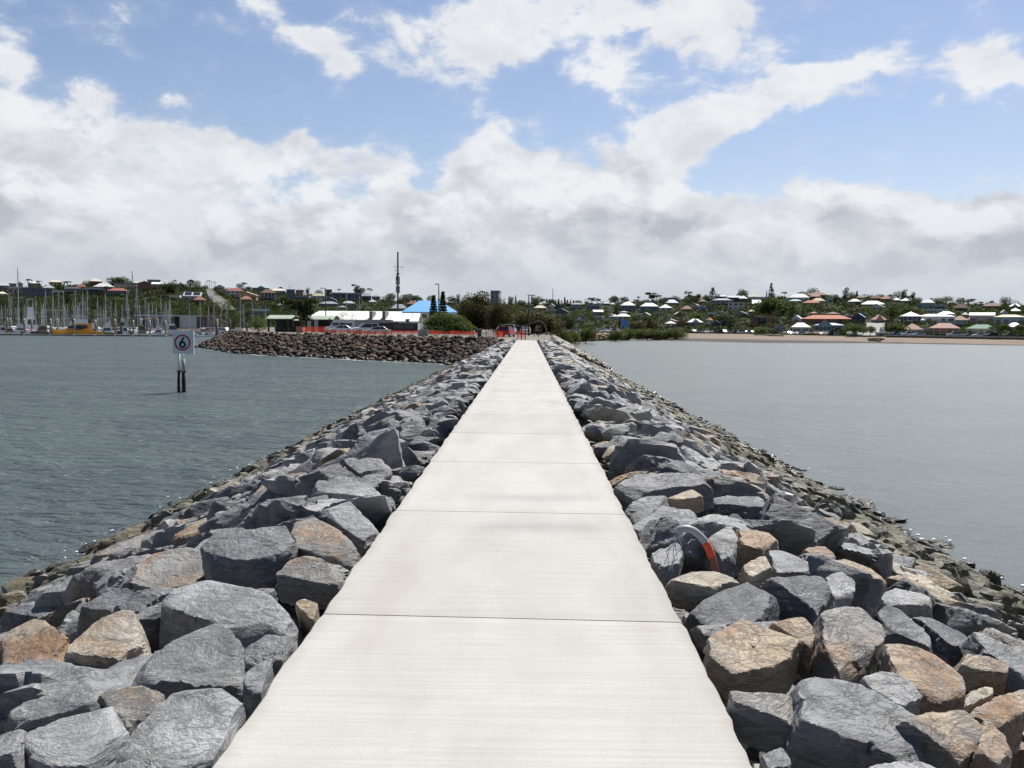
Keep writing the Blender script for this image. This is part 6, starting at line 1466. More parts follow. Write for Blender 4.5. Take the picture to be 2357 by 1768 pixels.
for i in range(12):
    xx = -L_ / 2 + .4 + i * (L_ - .8) / 11
    for s_ in (-1.5, 1.5): mb = MB(); mb.box(xx - .14, xx + .14, s_ - .14, s_ + .14, -2, 2.5); mb.build('post', PILEG, t_)
mb = MB()
for zz in (1.9, 2.4):
    for s_ in (-1.5, 1.5): mb.box(-L_ / 2, L_ / 2, s_ - .05, s_ + .05, zz - .07, zz + .07)
mb.build('handrail', PILEG, t_); tag(t_, 'timber jetty with railings in front of the marina shed', 'jetty')
A = P2D(770, 330); Bp = P2D(1150, 330); mb = MB(); mb.box(A[0], Bp[0], A[1], A[1] + 2, WATER - .2, WATER + .45); o = mb.build('pontoon', GELC); tag(o, 'long low white pontoon behind the speed sign', 'pontoon')
# tall channel piles by the bank tip
sx, st = px(2, 1032, 690); X, Y = wpt(sx, 196); t_ = pile('channel_pile', X, Y, at(sx, st, 196).z, .33, 'tall channel pile with a dark flared foot off the bank tip', None, False); mb = MB(); mb.smooth = True; mb.tube([(0, 0, -2), (0, 0, .6), (0, 0, 2.4)], [.5, .42, .34], 10); mb.build('flared_foot', DARKM, t_)
sx, st = px(2, 1187, 695); X, Y = wpt(sx, 190); t_ = pile('channel_pile', X, Y, at(sx, st, 190).z, .24, 'thinner channel pile with a cross arm beside the bank tip', None, False, PILEM); mb = MB(); mb.box(-1.1, .4, -.1, .1, 1.0, 1.25); mb.build('cross_arm', DARKM, t_)
sx, st = px(2, 1390, 760); X, Y = wpt(sx, 176); t_ = empty('bollard', (X, Y, ZG)); mb = MB(); mb.smooth = True; mb.tube([(0, 0, -.3), (0, 0, at(sx, st, 176).z - ZG)], .17, 10); mb.build('post', DARKM, t_); mb = MB(); mb.tube([(0, 0, at(sx, st, 176).z - ZG), (0, 0, at(sx, st, 176).z - ZG + .14)], .19, 10); mb.build('cap', CAPM, t_); tag(t_, 'black bollard with a white cap on the bank tip', 'bollard')

# ------------------------------------------------------------------ speed sign standing in the water
DS = 64.0
def PS(x, y): sx, sy = px(2, x, y); return at(sx, sy, DS)
base = PS(607, 1575); sg = empty('speed_sign', (base.x, base.y, WATER)); kS = DS / FPX / 5.185
def lx(x): return (x - 607) * kS
def lz(y): return PS(607, y).z - WATER
mb = MB(); x0, x1, z0, z1 = lx(519), lx(758), lz(1112), lz(838)
mb.box(x0, x1, -.04, .04, z0, z1); pn = mb.build('panel', mat('pale blue white sign face', (.60, .66, .70), .5, var=.02), sg)
mb = MB(); mb.box(x1 + .002, x1 + .05, -.06, .10, z0, z1 + .02); mb.build('frame', mat('sign edge metal', (.42, .45, .47), .5), sg)
zc = lz(978); xc = lx(633)
def ring(ro, ri, y, n=40, cx_=0, cz=0): 
    mb = MB(); V = []
    for i in range(n):
        a = 2 * math.pi * i / n; V += [(cx_ + ro * math.cos(a), y, cz + ro * math.sin(a)), (cx_ + ri * math.cos(a), y, cz + ri * math.sin(a))]
    V2 = [(v[0], y + .012, v[2]) for v in V]; mb.add(V + V2, [(2 * i, 2 * i + 1, (2 * i + 3) % (2 * n), (2 * i + 2) % (2 * n)) for i in range(n)] + [(2 * i, (2 * i + 2) % (2 * n), 2 * n + (2 * i + 2) % (2 * n), 2 * n + 2 * i) for i in range(n)] + [(2 * i + 1, 2 * n + 2 * i + 1, 2 * n + (2 * i + 3) % (2 * n), (2 * i + 3) % (2 * n)) for i in range(n)]); return mb
R_ = 96 * kS
ring(R_, R_ * .80, -.055, 40, xc, zc).build('red_ring', mat('sign red', (.30, .015, .05), .5, var=0), pn)
mb = ring(R_ * .45, R_ * .17, -.055, 28, xc - .0 * R_, zc - R_ * .26)
mb.add([(xc - R_ * .45, -.055, zc - R_ * .22), (xc - R_ * .16, -.055, zc - R_ * .10), (xc + R_ * .33, -.055, zc + R_ * .60), (xc + R_ * .05, -.055, zc + R_ * .70)] , [(0, 1, 2, 3)])
mb.build('numeral', mat('sign black', (.012, .014, .03), .5, var=0), pn)
for nm, xx, r_, yt_, ym in (('post', 579, .085, 1112, 1318), ('post', 634, .115, 1180, 1330)):
    mb = MB(); mb.smooth = True; mb.tube([(lx(xx), .08, lz(ym)), (lx(xx), .08, lz(yt_) + .02)], r_, 10); p_ = mb.build(nm, mat('white post' if xx < 600 else 'grey post', (.62, .62, .62) if xx < 600 else (.28, .29, .30), .6), sg)
    mb = MB(); mb.smooth = True; mb.tube([(lx(xx) - (.05 if xx < 600 else 0), .08, -2.2), (lx(xx) - (.03 if xx < 600 else 0), .08, .8), (lx(xx), .08, lz(ym))], [r_ * 1.15, r_ * 1.2, r_ * 1.05], 10); mb.build('weedy_foot', mat('black weed growth', (.018, .013, .015), .8, var=.3), p_)
mb = MB(); mb.smooth = True; mb.tube([(lx(634), .08, lz(1180)), (lx(634), .08, lz(1112))], .03, 6); mb.build('stay', ALU, sg)
for y in (1318, 1570): mb = MB(); mb.box(lx(560), lx(660), .0, .16, lz(y) - .06, lz(y) + .06); mb.build('cross_bar', DARKM, sg)
tag(sg, 'six knot speed limit sign, red ring on pale panel, on two dark posts in the water', 'sign')

# ------------------------------------------------------------------ vehicles
TYRE = mat('tyre', (.012, .012, .013), .9, var=0); RIM = mat('rim', (.42, .43, .44), .35, var=0); LAMPW = mat('headlight glass', (.75, .77, .78), .2, var=0); LAMPR = mat('tail light', (.45, .02, .02), .3, var=0)
PAINT = {k: mat('paint ' + k, v, .28, var=.03, spec=.7) for k, v in {'white': (.76, .76, .77), 'silver': (.48, .50, .53), 'black': (.012, .013, .016), 'red': (.42, .02, .02), 'blue': (.03, .08, .26), 'grey': (.15, .16, .17), 'orange': (.62, .20, .05), 'navy': (.02, .03, .07)}.items()}
CARK = {'sedan': dict(L=4.6, W=1.78, body=[(-2.3, .30), (-2.32, .62), (-2.2, .93), (-1.35, .98), (1.05, .96), (2.05, .80), (2.3, .62), (2.3, .30)], gh=[(-1.65, .95), (-1.0, 1.40), (.25, 1.42), (1.05, .95)], wx=(-1.38, 1.40)),
        'hatch': dict(L=4.1, W=1.72, body=[(-2.0, .30), (-2.04, .75), (-1.95, .98), (.95, .98), (1.85, .82), (2.05, .6), (2.05, .30)], gh=[(-1.92, .97), (-1.55, 1.46), (.15, 1.48), (1.0, .97)], wx=(-1.25, 1.28)),
        'suv': dict(L=4.9, W=1.92, body=[(-2.4, .38), (-2.44, .8), (-2.36, 1.12), (1.1, 1.12), (2.2, 1.0), (2.45, .72), (2.45, .38)], gh=[(-2.32, 1.11), (-2.05, 1.78), (.2, 1.82), (1.15, 1.11)], wx=(-1.45, 1.5)),
        'van': dict(L=5.9, W=2.0, body=[(-2.95, .35), (-2.97, 1.2), (1.75, 1.2), (2.7, 1.08), (2.95, .7), (2.95, .35)], gh=[(-2.95, 1.19), (-2.85, 2.50), (1.0, 2.55), (1.85, 1.19)], wx=(-1.85, 1.95))}
_wt = MB(); _wt.smooth = True; _wt.tube([(0, -.11, 0), (0, .11, 0)], .33, 16); TYREME = _wt.mesh('tyre', [TYRE]); _wt = MB(); _wt.tube([(0, -.12, 0), (0, .12, 0)], .20, 10); RIMME = _wt.mesh('rim', [RIM])
def make_car(kind, paint):
    s = CARK[kind]; hw = s['W'] / 2; t_ = empty('parked_car' if kind != 'van' else 'van')
    mb = MB(); mb.prism(s['body'], -hw, hw, .05); setmat(mb.build('body', PAINT['white'], t_), PAINT[paint])
    gh = s['gh']; zt = max(p[1] for p in gh)
    def gpoly(mb, pts, y0, y1):
        n = len(pts); mb.add([(p[0], y0 + .0, p[1]) if p[1] < 1.3 and p[1] < zt - .2 else (p[0], y0 + .16, p[1]) for p in pts] + [(p[0], y1, p[1]) if p[1] < 1.3 and p[1] < zt - .2 else (p[0], y1 - .16, p[1]) for p in pts], [tuple(range(n)), tuple(range(n, 2 * n))[::-1]] + [(i, n + i, n + (i + 1) % n, (i + 1) % n) for i in range(n)])
    if kind == 'van':
        mb = MB(); gpoly(mb, gh, -hw + .04, hw - .04); setmat(mb.build('upper_body', PAINT['white'], t_), PAINT[paint])
        for x0, x1, z0, z1 in ((.15, 1.35, 1.3, 1.95), (-1.0, .0, 1.3, 1.95), (-2.4, -1.1, 1.3, 1.85)):
            for s_ in (-1, 1): q = link('window', UNITG, t_, ((x0 + x1) / 2, s_ * (hw - .12), (z0 + z1) / 2)); q.scale = (x1 - x0, .12, z1 - z0)
        mb = MB(); mb.add([(1.06, -hw + .2, 2.38), (1.06, hw - .2, 2.38), (1.80, hw - .15, 1.30), (1.80, -hw + .15, 1.30), (1.12, -hw + .2, 2.38), (1.12, hw - .2, 2.38), (1.86, hw - .15, 1.30), (1.86, -hw + .15, 1.30)], [(0, 1, 2, 3), (4, 7, 6, 5), (0, 3, 7, 4), (1, 5, 6, 2), (0, 4, 5, 1), (3, 2, 6, 7)]); mb.build('windscreen', GLASS, t_)
    else:
        mb = MB(); gpoly(mb, gh, -hw + .06, hw - .06); mb.build('window', GLASS, t_)
        mb = MB(); a, b = gh[1], gh[2]; mb.box(a[0] - .02, b[0] + .02, -hw + .2, hw - .2, zt - .06, zt + .03)
        for s_ in (-1, 1):
            for (p, q) in ((gh[0], gh[1]), (gh[3], gh[2]), ((gh[1][0] * .5 + gh[2][0] * .5 - .1, gh[0][1]), (gh[1][0] * .5 + gh[2][0] * .5 - .1, zt))): mb.tube([(p[0], s_ * (hw - .06), p[1]), (q[0], s_ * (hw - .21), q[1])], .045, 5)
        setmat(mb.build('roof', PAINT['white'], t_), PAINT[paint])
    for x in s['wx']:
        for s_ in (-1, 1): w_ = link('tyre', TYREME, t_, (x, s_ * (hw - .1), .33)); link('rim', RIMME, w_)
    xe = s['body'][-2][0]
    for s_ in (-1, 1):
        mb = MB(); mb.box(xe - .12, xe - .01, s_ * hw * .68 - .16, s_ * hw * .68 + .16, .66, .82); mb.build('headlight', LAMPW, t_)
        mb = MB(); mb.box(-s['L'] / 2 - .03, -s['L'] / 2 + .1, s_ * hw * .72 - .14, s_ * hw * .72 + .14, .72, .95); mb.build('tail_light', LAMPR, t_)
    return t_
PROTO = {}
def car(kind, paint, X, Y, z, rz, label, group=None, scale=1.0):
    if kind not in PROTO: t_ = make_car(kind, paint); PROTO[kind] = t_
    else:
        t_ = copy_tree(PROTO[kind])
        for ch in t_.children:
            if ch.name.split('.')[0] in ('body', 'roof', 'upper_body'): setmat(ch, PAINT[paint])
    t_.location = (X, Y, z); t_.rotation_euler = (0, 0, rz); t_.scale = (scale,) * 3
    tag(t_, label, 'van' if kind == 'van' else 'car', group); return t_
def carpx(kind, paint, c, xc, yb, D, rz, label, scale=1.0, z=None, group=None):
    sx = px(c, xc, 0)[0]; X, Y = wpt(sx, D); return car(kind, paint, X, Y, ZG if z is None else z, rz, label, group, scale)
carpx('van', 'white', 3, 1335, 920, 181, math.pi + .25, 'white minibus van parked behind the orange mesh fence')
carpx('sedan', 'white', 3, 1365, 940, 171, math.pi + .15, 'white sedan half hidden behind the orange mesh in front of the van')
carpx('suv', 'white', 3, 1765, 960, 160, math.pi + .45, 'white four wheel drive parked behind the silver sedan')
carpx('sedan', 'silver', 4, 378, 1180, 143, math.pi + .18, 'silver white sedan parked nearest the boulder bank', .93)
carpx('hatch', 'red', 5, 120, 1020, 132, 1.35, 'red hatchback seen from behind left of the orange barrier', 1.0)
for i, (k_, p_, x, D, rz) in enumerate((('suv', 'white', 180, 165, 1.5), ('hatch', 'navy', 330, 175, 1.5), ('sedan', 'white', 440, 168, 1.6), ('sedan', 'silver', 60, 178, 1.3), ('hatch', 'white', 500, 190, 1.5), ('suv', 'white', 250, 192, 1.4), ('sedan', 'red', 160, 205, 1.5))):
    carpx(k_, p_, 5, x, 0, D, rz, ['white four wheel drive behind the red hatchback', 'navy hatchback behind the barrier poles', 'white sedan under the arching tree', 'silver sedan left of the red hatchback', 'small white hatchback deep under the arching tree', 'second white four wheel drive deeper in the car park', 'red sedan far back in the car park'][i], group='cars parked by the path end')
for i, (k_, p_, x, D) in enumerate((('sedan', 'white', 1075, 180), ('hatch', 'silver', 1130, 184), ('suv', 'white', 1420, 186), ('sedan', 'white', 1300, 190))): carpx(k_, p_, 4, x, 0, D, .2 + i * .3, ['white sedan under the left side of the wide green tree', 'silver hatchback beside the lamp post under the green tree', 'white four wheel drive under the right side of the green tree', 'white sedan behind the trunk of the wide green tree'][i], group='cars parked under the green tree')
# shore road, right
SC = [(6, x) for x in (1250, 1310, 1385, 1440, 1510, 1575, 1635, 1690, 1750, 1840, 1890, 1950, 2060)] + [(7, x) for x in (25, 65, 120, 185, 480, 545, 600, 680, 740, 825, 880, 940, 1000, 1078, 1135, 1205, 1272, 1348, 1412, 1615, 1770)]
cr2 = np.random.default_rng(13); cl = defaultdict(list)
for c, x in SC:
    sx = px(c, x, 0)[0]; D = L(sx, RC) + 3; X, Y = wpt(sx, D); pt_ = 'orange' if (c, x) == (7, 1135) else cr2.choice(['white', 'white', 'silver', 'white', 'grey', 'silver', 'black']); kd = cr2.choice(['sedan', 'hatch', 'suv'])
    o = car(str(kd), str(pt_), X, Y, ter(sx, D), -math.pi / 2 - math.atan2(X, Y) + cr2.uniform(-.35, .35) + (math.pi if cr2.random() < .5 else 0), '', 'cars parked along the shore road')
    cl['%s %s parked on the shore road %s' % (pt_, {'suv': 'four wheel drive', 'hatch': 'hatchback', 'sedan': 'sedan'}[str(kd)], place(sx))].append(o)
for lab, os_ in cl.items():
    for i, o in enumerate(os_): o['label'] = lab if len(os_) == 1 else (['left ', 'right '] if len(os_) == 2 else ['leftmost ', 'second ', 'third ', 'fourth ', 'fifth '])[min(i, 4)] + lab
for i, (x, p_, k_) in enumerate(((380, 'black', 'sedan'), (475, 'blue', 'hatch'), (560, 'white', 'suv'), (715, 'silver', 'sedan'), (1217, 'silver', 'suv'), (1430, 'grey', 'sedan'), (1575, 'white', 'sedan'), (1740, 'black', 'hatch'), (2005, 'black', 'sedan'))):
    sx = px(8, x, 0)[0]; D = L(sx, RC) + 2; X, Y = wpt(sx, D); car(k_, p_, X, Y, ter(sx, D) + .25, math.pi - math.atan2(X, Y) + .3, ['black sedan under the broad low tree by the sea wall', 'blue hatchback left of the white four wheel drive by the sea wall', 'white four wheel drive in front of the pink roofed deck house', 'silver sedan in front of the white carport', 'silver four wheel drive in front of the large pink roofed house', 'grey sedan at the left of the green roofed house', 'white sedan in front of the green roofed house', 'black hatchback left of the umbrella tree', 'black sedan right of the umbrella tree'][i], 'cars parked along the sea wall')
# white cars behind the mangroves
for i, (c, x) in enumerate(((5, 1310), (5, 1620), (5, 1660), (5, 1800), (5, 1850), (5, 1900), (6, 30), (6, 120))):
    sx = px(c, x, 0)[0]; D = 345; X, Y = wpt(sx, D); car(['sedan', 'suv', 'hatch'][i % 3], 'white' if i % 4 else 'silver', X, Y, -.55, .4 + i, ['silver sedan behind the rounded mangrove', 'white four wheel drive left above the tan shore rocks', 'white hatchback above the tan shore rocks', 'white sedan right above the tan shore rocks', 'silver four wheel drive right of the tan shore rocks', 'white hatchback left behind the long mangrove clump', 'white sedan below the blue tarpaulin', 'white four wheel drive right below the blue tarpaulin'][i], 'cars behind the mangroves')
mb = MB(); a, b = colxy(1295, 338), colxy(1450, 338); mb.box(a[0], b[0], a[1], a[1] + 26, -4, -.6); o = mb.build('shore_terrace', mat('shore terrace fill', (.20, .16, .12), .95, var=.3)); o['kind'] = 'structure'
# boat on the ramp, blue tarpaulin
sx = px(8, 195, 0)[0]; X, Y = wpt(sx, L(sx, RC) + 4); t_ = empty('sail_dinghy', (X, Y, ter(sx, L(sx, RC) + 4) + .6), 2.4); hull_mb(5.2, 1.9, .8).build('hull', GELC, t_); mb = MB(); mb.add([(1.2, 0, .9), (-1.4, 0, .9), (.9, 0, 2.9), (1.2, .06, .9), (-1.4, .06, .9), (.9, .06, 2.9)], [(0, 1, 2), (3, 5, 4), (0, 3, 4, 1), (1, 4, 5, 2), (2, 5, 3, 0)]); mb.build('sail', GELC, t_); tag(t_, 'small white sailing dinghy at the foot of the concrete ramp', 'boat')
sx0, sx1 = px(6, 190, 0)[0], px(6, 292, 0)[0]; D = 395; A = at(sx0, px(6, 0, 705)[1], D); Bq = at(sx1, px(6, 0, 605)[1], D); t_ = empty('tarpaulin_screen', ((A.x + Bq.x) / 2, A.y, A.z)); w = Bq.x - A.x; mb = MB(); mb.box(-w / 2, w / 2, -.05, .05, 0, Bq.z - A.z); mb.build('blue_sheet', mat('blue tarpaulin', (.05, .20, .60), .6, var=.25, scale=.8), t_)
mb = MB(); [mb.box(x_ - .1, x_ + .1, .06, .26, -4, Bq.z - A.z + .2) for x_ in (-w / 2, 0, w / 2)]; mb.build('scaffold', ALU, t_); tag(t_, 'blue tarpaulin on a frame behind the long mangrove clump', 'tarpaulin')
# ------------------------------------------------------------------ buildings on the harbour side
def P3(x, y, D): sx, sy = px(3, x, y); return at(sx, sy, D)
def P4(x, y, D): sx, sy = px(4, x, y); return at(sx, sy, D)
# picnic pavilion: two curved green roofs with a low arched link between
DP = 192; GR = mat('pale green roof sheet', (.36, .44, .34), .5, var=.06); PST = mat('dark green post', (.02, .03, .025), .6)
def pav_part(root, xa, xb, ye, yt, nm, d=7):
    a, b = P3(xa, ye, DP), P3(xb, yt, DP); O = root.location; w = b.x - a.x; h = b.z - a.z; x0 = a.x - O.x; z0 = a.z - O.z
    mb = MB(); n = 8; mb.smooth = False
    pr_ = []
    for i in range(n + 1): u = i / n; pr_.append((-d * .5 + d * .5 * u, z0 + h * math.sin(u * math.pi / 2)))
    V = []
    for (y, z) in pr_: V += [(x0, y, z), (x0 + w, y, z)]
    for (y, z) in pr_: V += [(x0, y, z - .12), (x0 + w, y, z - .12)]
    m = 2 * (n + 1); Fs = [(2 * i, 2 * i + 1, 2 * i + 3, 2 * i + 2) for i in range(n)] + [(m + 2 * i, m + 2 * i + 2, m + 2 * i + 3, m + 2 * i + 1) for i in range(n)] + [(2 * i, 2 * i + 2, m + 2 * i + 2, m + 2 * i) for i in range(n)] + [(2 * i + 1, m + 2 * i + 1, m + 2 * i + 3, 2 * i + 3) for i in range(n)] + [(0, m, m + 1, 1)]
    mb.add(V, Fs); mb.build(nm, GR, root)
    mb = MB(); V2 = []
    for (y, z) in pr_: V2 += [(x0, -y, z), (x0 + w, -y, z)]
    for (y, z) in pr_: V2 += [(x0, -y, z - .12), (x0 + w, -y, z - .12)]
    mb.add(V2, Fs); mb.build(nm, GR, root)
c0 = P3(740, 910, DP); pv = empty('pavilion', (c0.x, c0.y, ZG))
pav_part(pv, 170, 605, 690, 632, 'curved_roof'); pav_part(pv, 905, 1298, 702, 638, 'curved_roof'); pav_part(pv, 600, 910, 720, 702, 'low_roof', 5)
for x in (205, 525, 610, 838, 935, 1232):
    p = P3(x, 905, DP)
    for yy in (-3.2, 3.2): mb = MB(); mb.box(p.x - c0.x - .16, p.x - c0.x + .16, yy - .16, yy + .16, -.3, P3(x, 685, DP).z - ZG); mb.build('post', PST, pv)
# arched gable boards over the link
a, b = P3(705, 705, DP), P3(925, 640, DP); cxm = (a.x + b.x) / 2 - c0.x; hw = (b.x - a.x) / 2; mb = MB(); mb.prism([(cxm - hw, a.z - ZG), (cxm - hw * .6, a.z - ZG + (b.z - a.z) * .72), (cxm, b.z - ZG), (cxm + hw * .6, a.z - ZG + (b.z - a.z) * .72), (cxm + hw, a.z - ZG), (cxm + hw * .7, a.z - ZG), (cxm, b.z - ZG - .55), (cxm - hw * .7, a.z - ZG)], -3.7, 3.2); mb.build('arched_gable', mat('dark green gable', (.05, .07, .055), .7), pv)
xa, xb = P3(215, 0, DP).x - c0.x, P3(600, 0, DP).x - c0.x; mb = MB(); mb.box(xa, xb, 2.9, 3.05, -.2, 3.0); mb.build('back_wall', mat('brown pavilion wall', (.055, .045, .04), .8), pv)
xa, xb = P3(935, 0, DP).x - c0.x, P3(1230, 0, DP).x - c0.x; mb = MB(); mb.box(xa, xb, 2.9, 3.05, -.2, 3.0); mb.build('back_wall', mat('brown pavilion wall', (.055, .045, .04), .8), pv)
for x in (300, 430, 1040): p = P3(x, 0, DP); mb = MB(); q = p.x - c0.x; mb.box(q - .9, q + .9, -.4, .4, .70, .76); mb.box(q - .9, q + .9, -1.0, -.7, .40, .46); mb.box(q - .9, q + .9, .7, 1.0, .40, .46); mb.box(q - .5, q - .4, -.9, .9, -.1, .70); mb.box(q + .4, q + .5, -.9, .9, -.1, .70); o = mb.build('picnic_table', PILEG, None, pv.location); tag(o, ['picnic table under the left roof of the green pavilion', 'picnic table beside the middle posts of the green pavilion', 'picnic table under the right roof of the green pavilion'][(300, 430, 1040).index(x)], 'table')
tag(pv, 'open picnic pavilion with two curved pale green roofs on dark posts', 'pavilion')
# long white roofed building
DW = 222; WR = mat('bright white roof sheet', (.82, .82, .79), .45, var=.04)
c1 = P4(300, 1125, DW); wb = empty('long_building', (c1.x, c1.y, ZG)); Lw = lambda x, y: (P4(x, y, DW).x - c1.x, P4(x, y, DW).z - ZG)
def slope_roof(nm, xl0, xl1, xr0, xr1, yb, yt, dep=9):
    (a, z0), (b, _), (c, z1), (d, _) = Lw(xl0, yb), Lw(xr0, yb), Lw(xl1, yt), Lw(xr1, yt); mb = MB()
    mb.add([(a, -.6, z0), (b, -.6, z0), (d, dep, z1), (c, dep, z1), (a, -.6, z0 - .22), (b, -.6, z0 - .22), (d, dep, z1 - .22), (c, dep, z1 - .22), (a, dep * 2, z0), (b, dep * 2, z0)], [(0, 1, 2, 3), (4, 7, 6, 5), (0, 4, 5, 1), (1, 5, 6, 2), (0, 3, 7, 4), (3, 2, 9, 8)]); mb.build(nm, WR, wb)
slope_roof('main_roof', -560, -470, 585, 630, 968, 852); slope_roof('lower_roof', 553, 580, 905, 888, 992, 884, 7)
for x0, x1 in ((285, 318), (450, 485)):
    (a, z0), (b, z1) = Lw(x0, 972), Lw(x1, 868); mb = MB(); mb.box(a, b, -.9, 5.0, z0 - .6, z1); mb.build('chimney', mat('grey brown vent stack', (.17, .15, .15), .8), wb)
(a, z0), (b, z1) = Lw(747, 1012), Lw(790, 970); mb = MB(); mb.box(a, b, -1.1, 1.5, z0, z1 + .1); mb.build('vent', mat('grey brown vent stack', (.17, .15, .15), .8), wb)
(a, z0), (b, z1) = Lw(230, 1012), Lw(560, 972); mb = MB(); mb.box(a, b, -.95, -.62, z0, z1 - .03); mb.build('fascia', mat('grey fascia', (.34, .36, .38), .6), wb)
(a, _), (b, _), (_, z1) = Lw(-520, 0), Lw(565, 0), Lw(0, 975); mb = MB(); mb.box(a, b, -.1, 17.5, -.5, z1 - .3); mb.build('wall', mat('pale grey wall sheet', (.44, .46, .47), .7), wb)
(a, _), (b, _), (_, z1) = Lw(230, 0), Lw(900, 0), Lw(0, 1012); mb = MB(); mb.box(a, b, -.6, -.2, -.4, z1); mb.build('shopfront', mat('dark plum shopfront', (.06, .045, .055), .6, var=.2), wb)
(a, _), (b, _), (_, z1) = Lw(575, 0), Lw(890, 0), Lw(0, 998); mb = MB(); mb.box(a, b, -.05, 13, -.5, z1 - .25); mb.build('wall', mat('pale grey wall sheet', (.44, .46, .47), .7), wb)
for x0, x1 in ((260, 330), (345, 430), (600, 720), (740, 850)): (a, z0), (b, z1) = Lw(x0, 1090), Lw(x1, 1035); q = link('window', UNITG, wb, ((a + b) / 2, -.62, (z0 + z1) / 2)); q.scale = (b - a, .1, z1 - z0)
for x in (685, 808): (a, z0), (_, z1) = Lw(x, 970), Lw(x, 890); mb = MB(); mb.tube([(a, 3, z0), (a, 3, z1)], .05, 5); mb.build('aerial', DARKM, wb)
tag(wb, 'long low building with a brilliant white roof, dark shopfront and two vent stacks', 'building')
# bright blue roofed building behind it
h = house(4, 690, 1400, 735, 884, 1000, 'hip', 'skyblue', 'white', D=262, depth=9, label='large building under a bright sky blue hip roof', name='hall', turn=0)
# communications mast
DT = 300; cb_ = P4(640, 775, DT); mt = empty('radio_mast', (cb_.x, cb_.y, ZG)); zT = lambda y: P4(640, y, DT).z - ZG; kT = DT / FPX / 5.53
mb = MB(); w0 = 9 * kT
for s_ in ((-1, -1), (1, -1), (1, 1), (-1, 1)): mb.tube([(s_[0] * w0 * .8, s_[1] * w0 * .8, 0), (s_[0] * w0 * .55, s_[1] * w0 * .55, zT(350)), (s_[0] * .12, s_[1] * .12, zT(112))], .12, 5)
zz = 1.0
while zz < zT(130):
    f = w0 * (.8 - .25 * min(1, zz / zT(350))) if zz < zT(350) else max(.12, w0 * .5 * (1 - (zz - zT(350)) / (zT(112) - zT(350))))
    mb.tube([(-f, -f, zz), (f, -f, zz + .9)], .06, 4); mb.tube([(f, -f, zz), (-f, -f, zz + .9)], .06, 4); mb.tube([(f, f, zz), (f, -f, zz + .9)], .06, 4); mb.tube([(-f, -f, zz), (-f, f, zz + .9)], .06, 4); zz += 1.0
mb.build('lattice', mat('mast steel', (.045, .047, .05), .7), mt)
for x, y0, y1 in ((622, 630, 545), (660, 635, 545), (622, 530, 425), (660, 525, 425), (632, 470, 380), (655, 400, 380), (648, 630, 520)): mb = MB(); q = (x - 640) * kT; mb.box(q - .16, q + .16, -.5, -.2, zT(y0), zT(y1)); mb.build('antenna_panel', mat('antenna grey', (.13, .135, .145), .6), mt)
for y, xa, xb in ((303, 600, 708), (345, 612, 645)):
    mb = MB(); mb.tube([((xa - 640) * kT, 0, zT(y)), ((xb - 640) * kT, 0, zT(y))], .07, 4)
    for x in (xa, xb): mb.tube([((x - 640) * kT, 0, zT(y + 14)), ((x - 640) * kT, 0, zT(y - 18))], .05, 4)
    mb.build('cross_arm', mat('mast steel', (.045, .047, .05), .7), mt)
tag(mt, 'tall lattice radio mast with panel antennas and a cross arm near the top', 'mast')
# lamp posts
def lamp(c, x, yt, D, arms, label):
    sx, st = px(c, x, yt); X, Y = wpt(sx, D); zt = at(sx, st, D).z - ZG; t_ = empty('street_lamp', (X, Y, ZG), -math.atan2(X, Y)); k = D / FPX / CR[c][2]
    mb = MB(); mb.smooth = True; mb.tube([(0, 0, -.2), (0, 0, zt)], [.13, .085], 8); mb.build('pole', DARKM, t_)
    for (dx, dz) in arms:
        mb = MB(); mb.tube([(0, 0, zt + dz * k - .05), (dx * k, 0, zt + dz * k)], .055, 5); mb.build('arm', DARKM, t_); q = dx * k; mb = MB(); mb.box(q - (.5 if dx < 0 else .15), q + (.15 if dx < 0 else .5), -.16, .16, zt + dz * k - .09, zt + dz * k + .05); mb.build('lamp_head', DARKM, t_)
    return tag(t_, label, 'street lamp', 'dark street lamps around the car park')
lamp(4, 1160, 520, 158, [(-12, 0)], 'black street lamp in front of the dark pines'); lamp(3, 1106, 172, 196, [(-50, 0)], 'street lamp behind the right roof of the green pavilion'); lamp(5, 492, 290, 150, [(55, 0)], 'tallest street lamp beside the path end, arm to the right'); lamp(5, 535, 300, 190, [(-28, 12)], 'second street lamp close behind the tallest one')
def pole(c, x, yt, yb, D, r, label, m=None, arm=0, group=None, name='power_pole', cat='pole'):
    sx, st = px(c, x, yt); D = D or ground_at(sx, px(c, 0, yb)[1]); X, Y = wpt(sx, D); zb = ter(sx, D) if D > 330 else ZG; t_ = empty(name, (X, Y, zb), -math.atan2(X, Y)); zt = at(sx, st, D).z - zb; mb = MB(); mb.tube([(0, 0, -1), (0, 0, zt)], [r, r * .7], 6); mb.build('shaft', m or DARKM, t_)
    if arm: mb = MB(); mb.box(-arm, arm, -.08, .08, zt - .9, zt - .7); mb.build('cross_arm', DARKM, t_)
    return tag(t_, label, cat, group)
pole(5, 898, 182, 440, None, .42, 'thin pale pole standing alone on the middle skyline', mat('pale pole', (.34, .35, .37), .5), 0, None, 'flagpole', 'pole')
for i, (x, yt) in enumerate(((908, 245), (932, 222), (950, 228), (975, 240), (1005, 245), (1022, 248))): pole(2, x, yt, 335, None, .16, ['leftmost', 'tall second', 'third', 'fourth', 'fifth', 'rightmost'][i] + ' power pole on the ridge above the hill road', None, 1.3, 'power poles on the ridge')
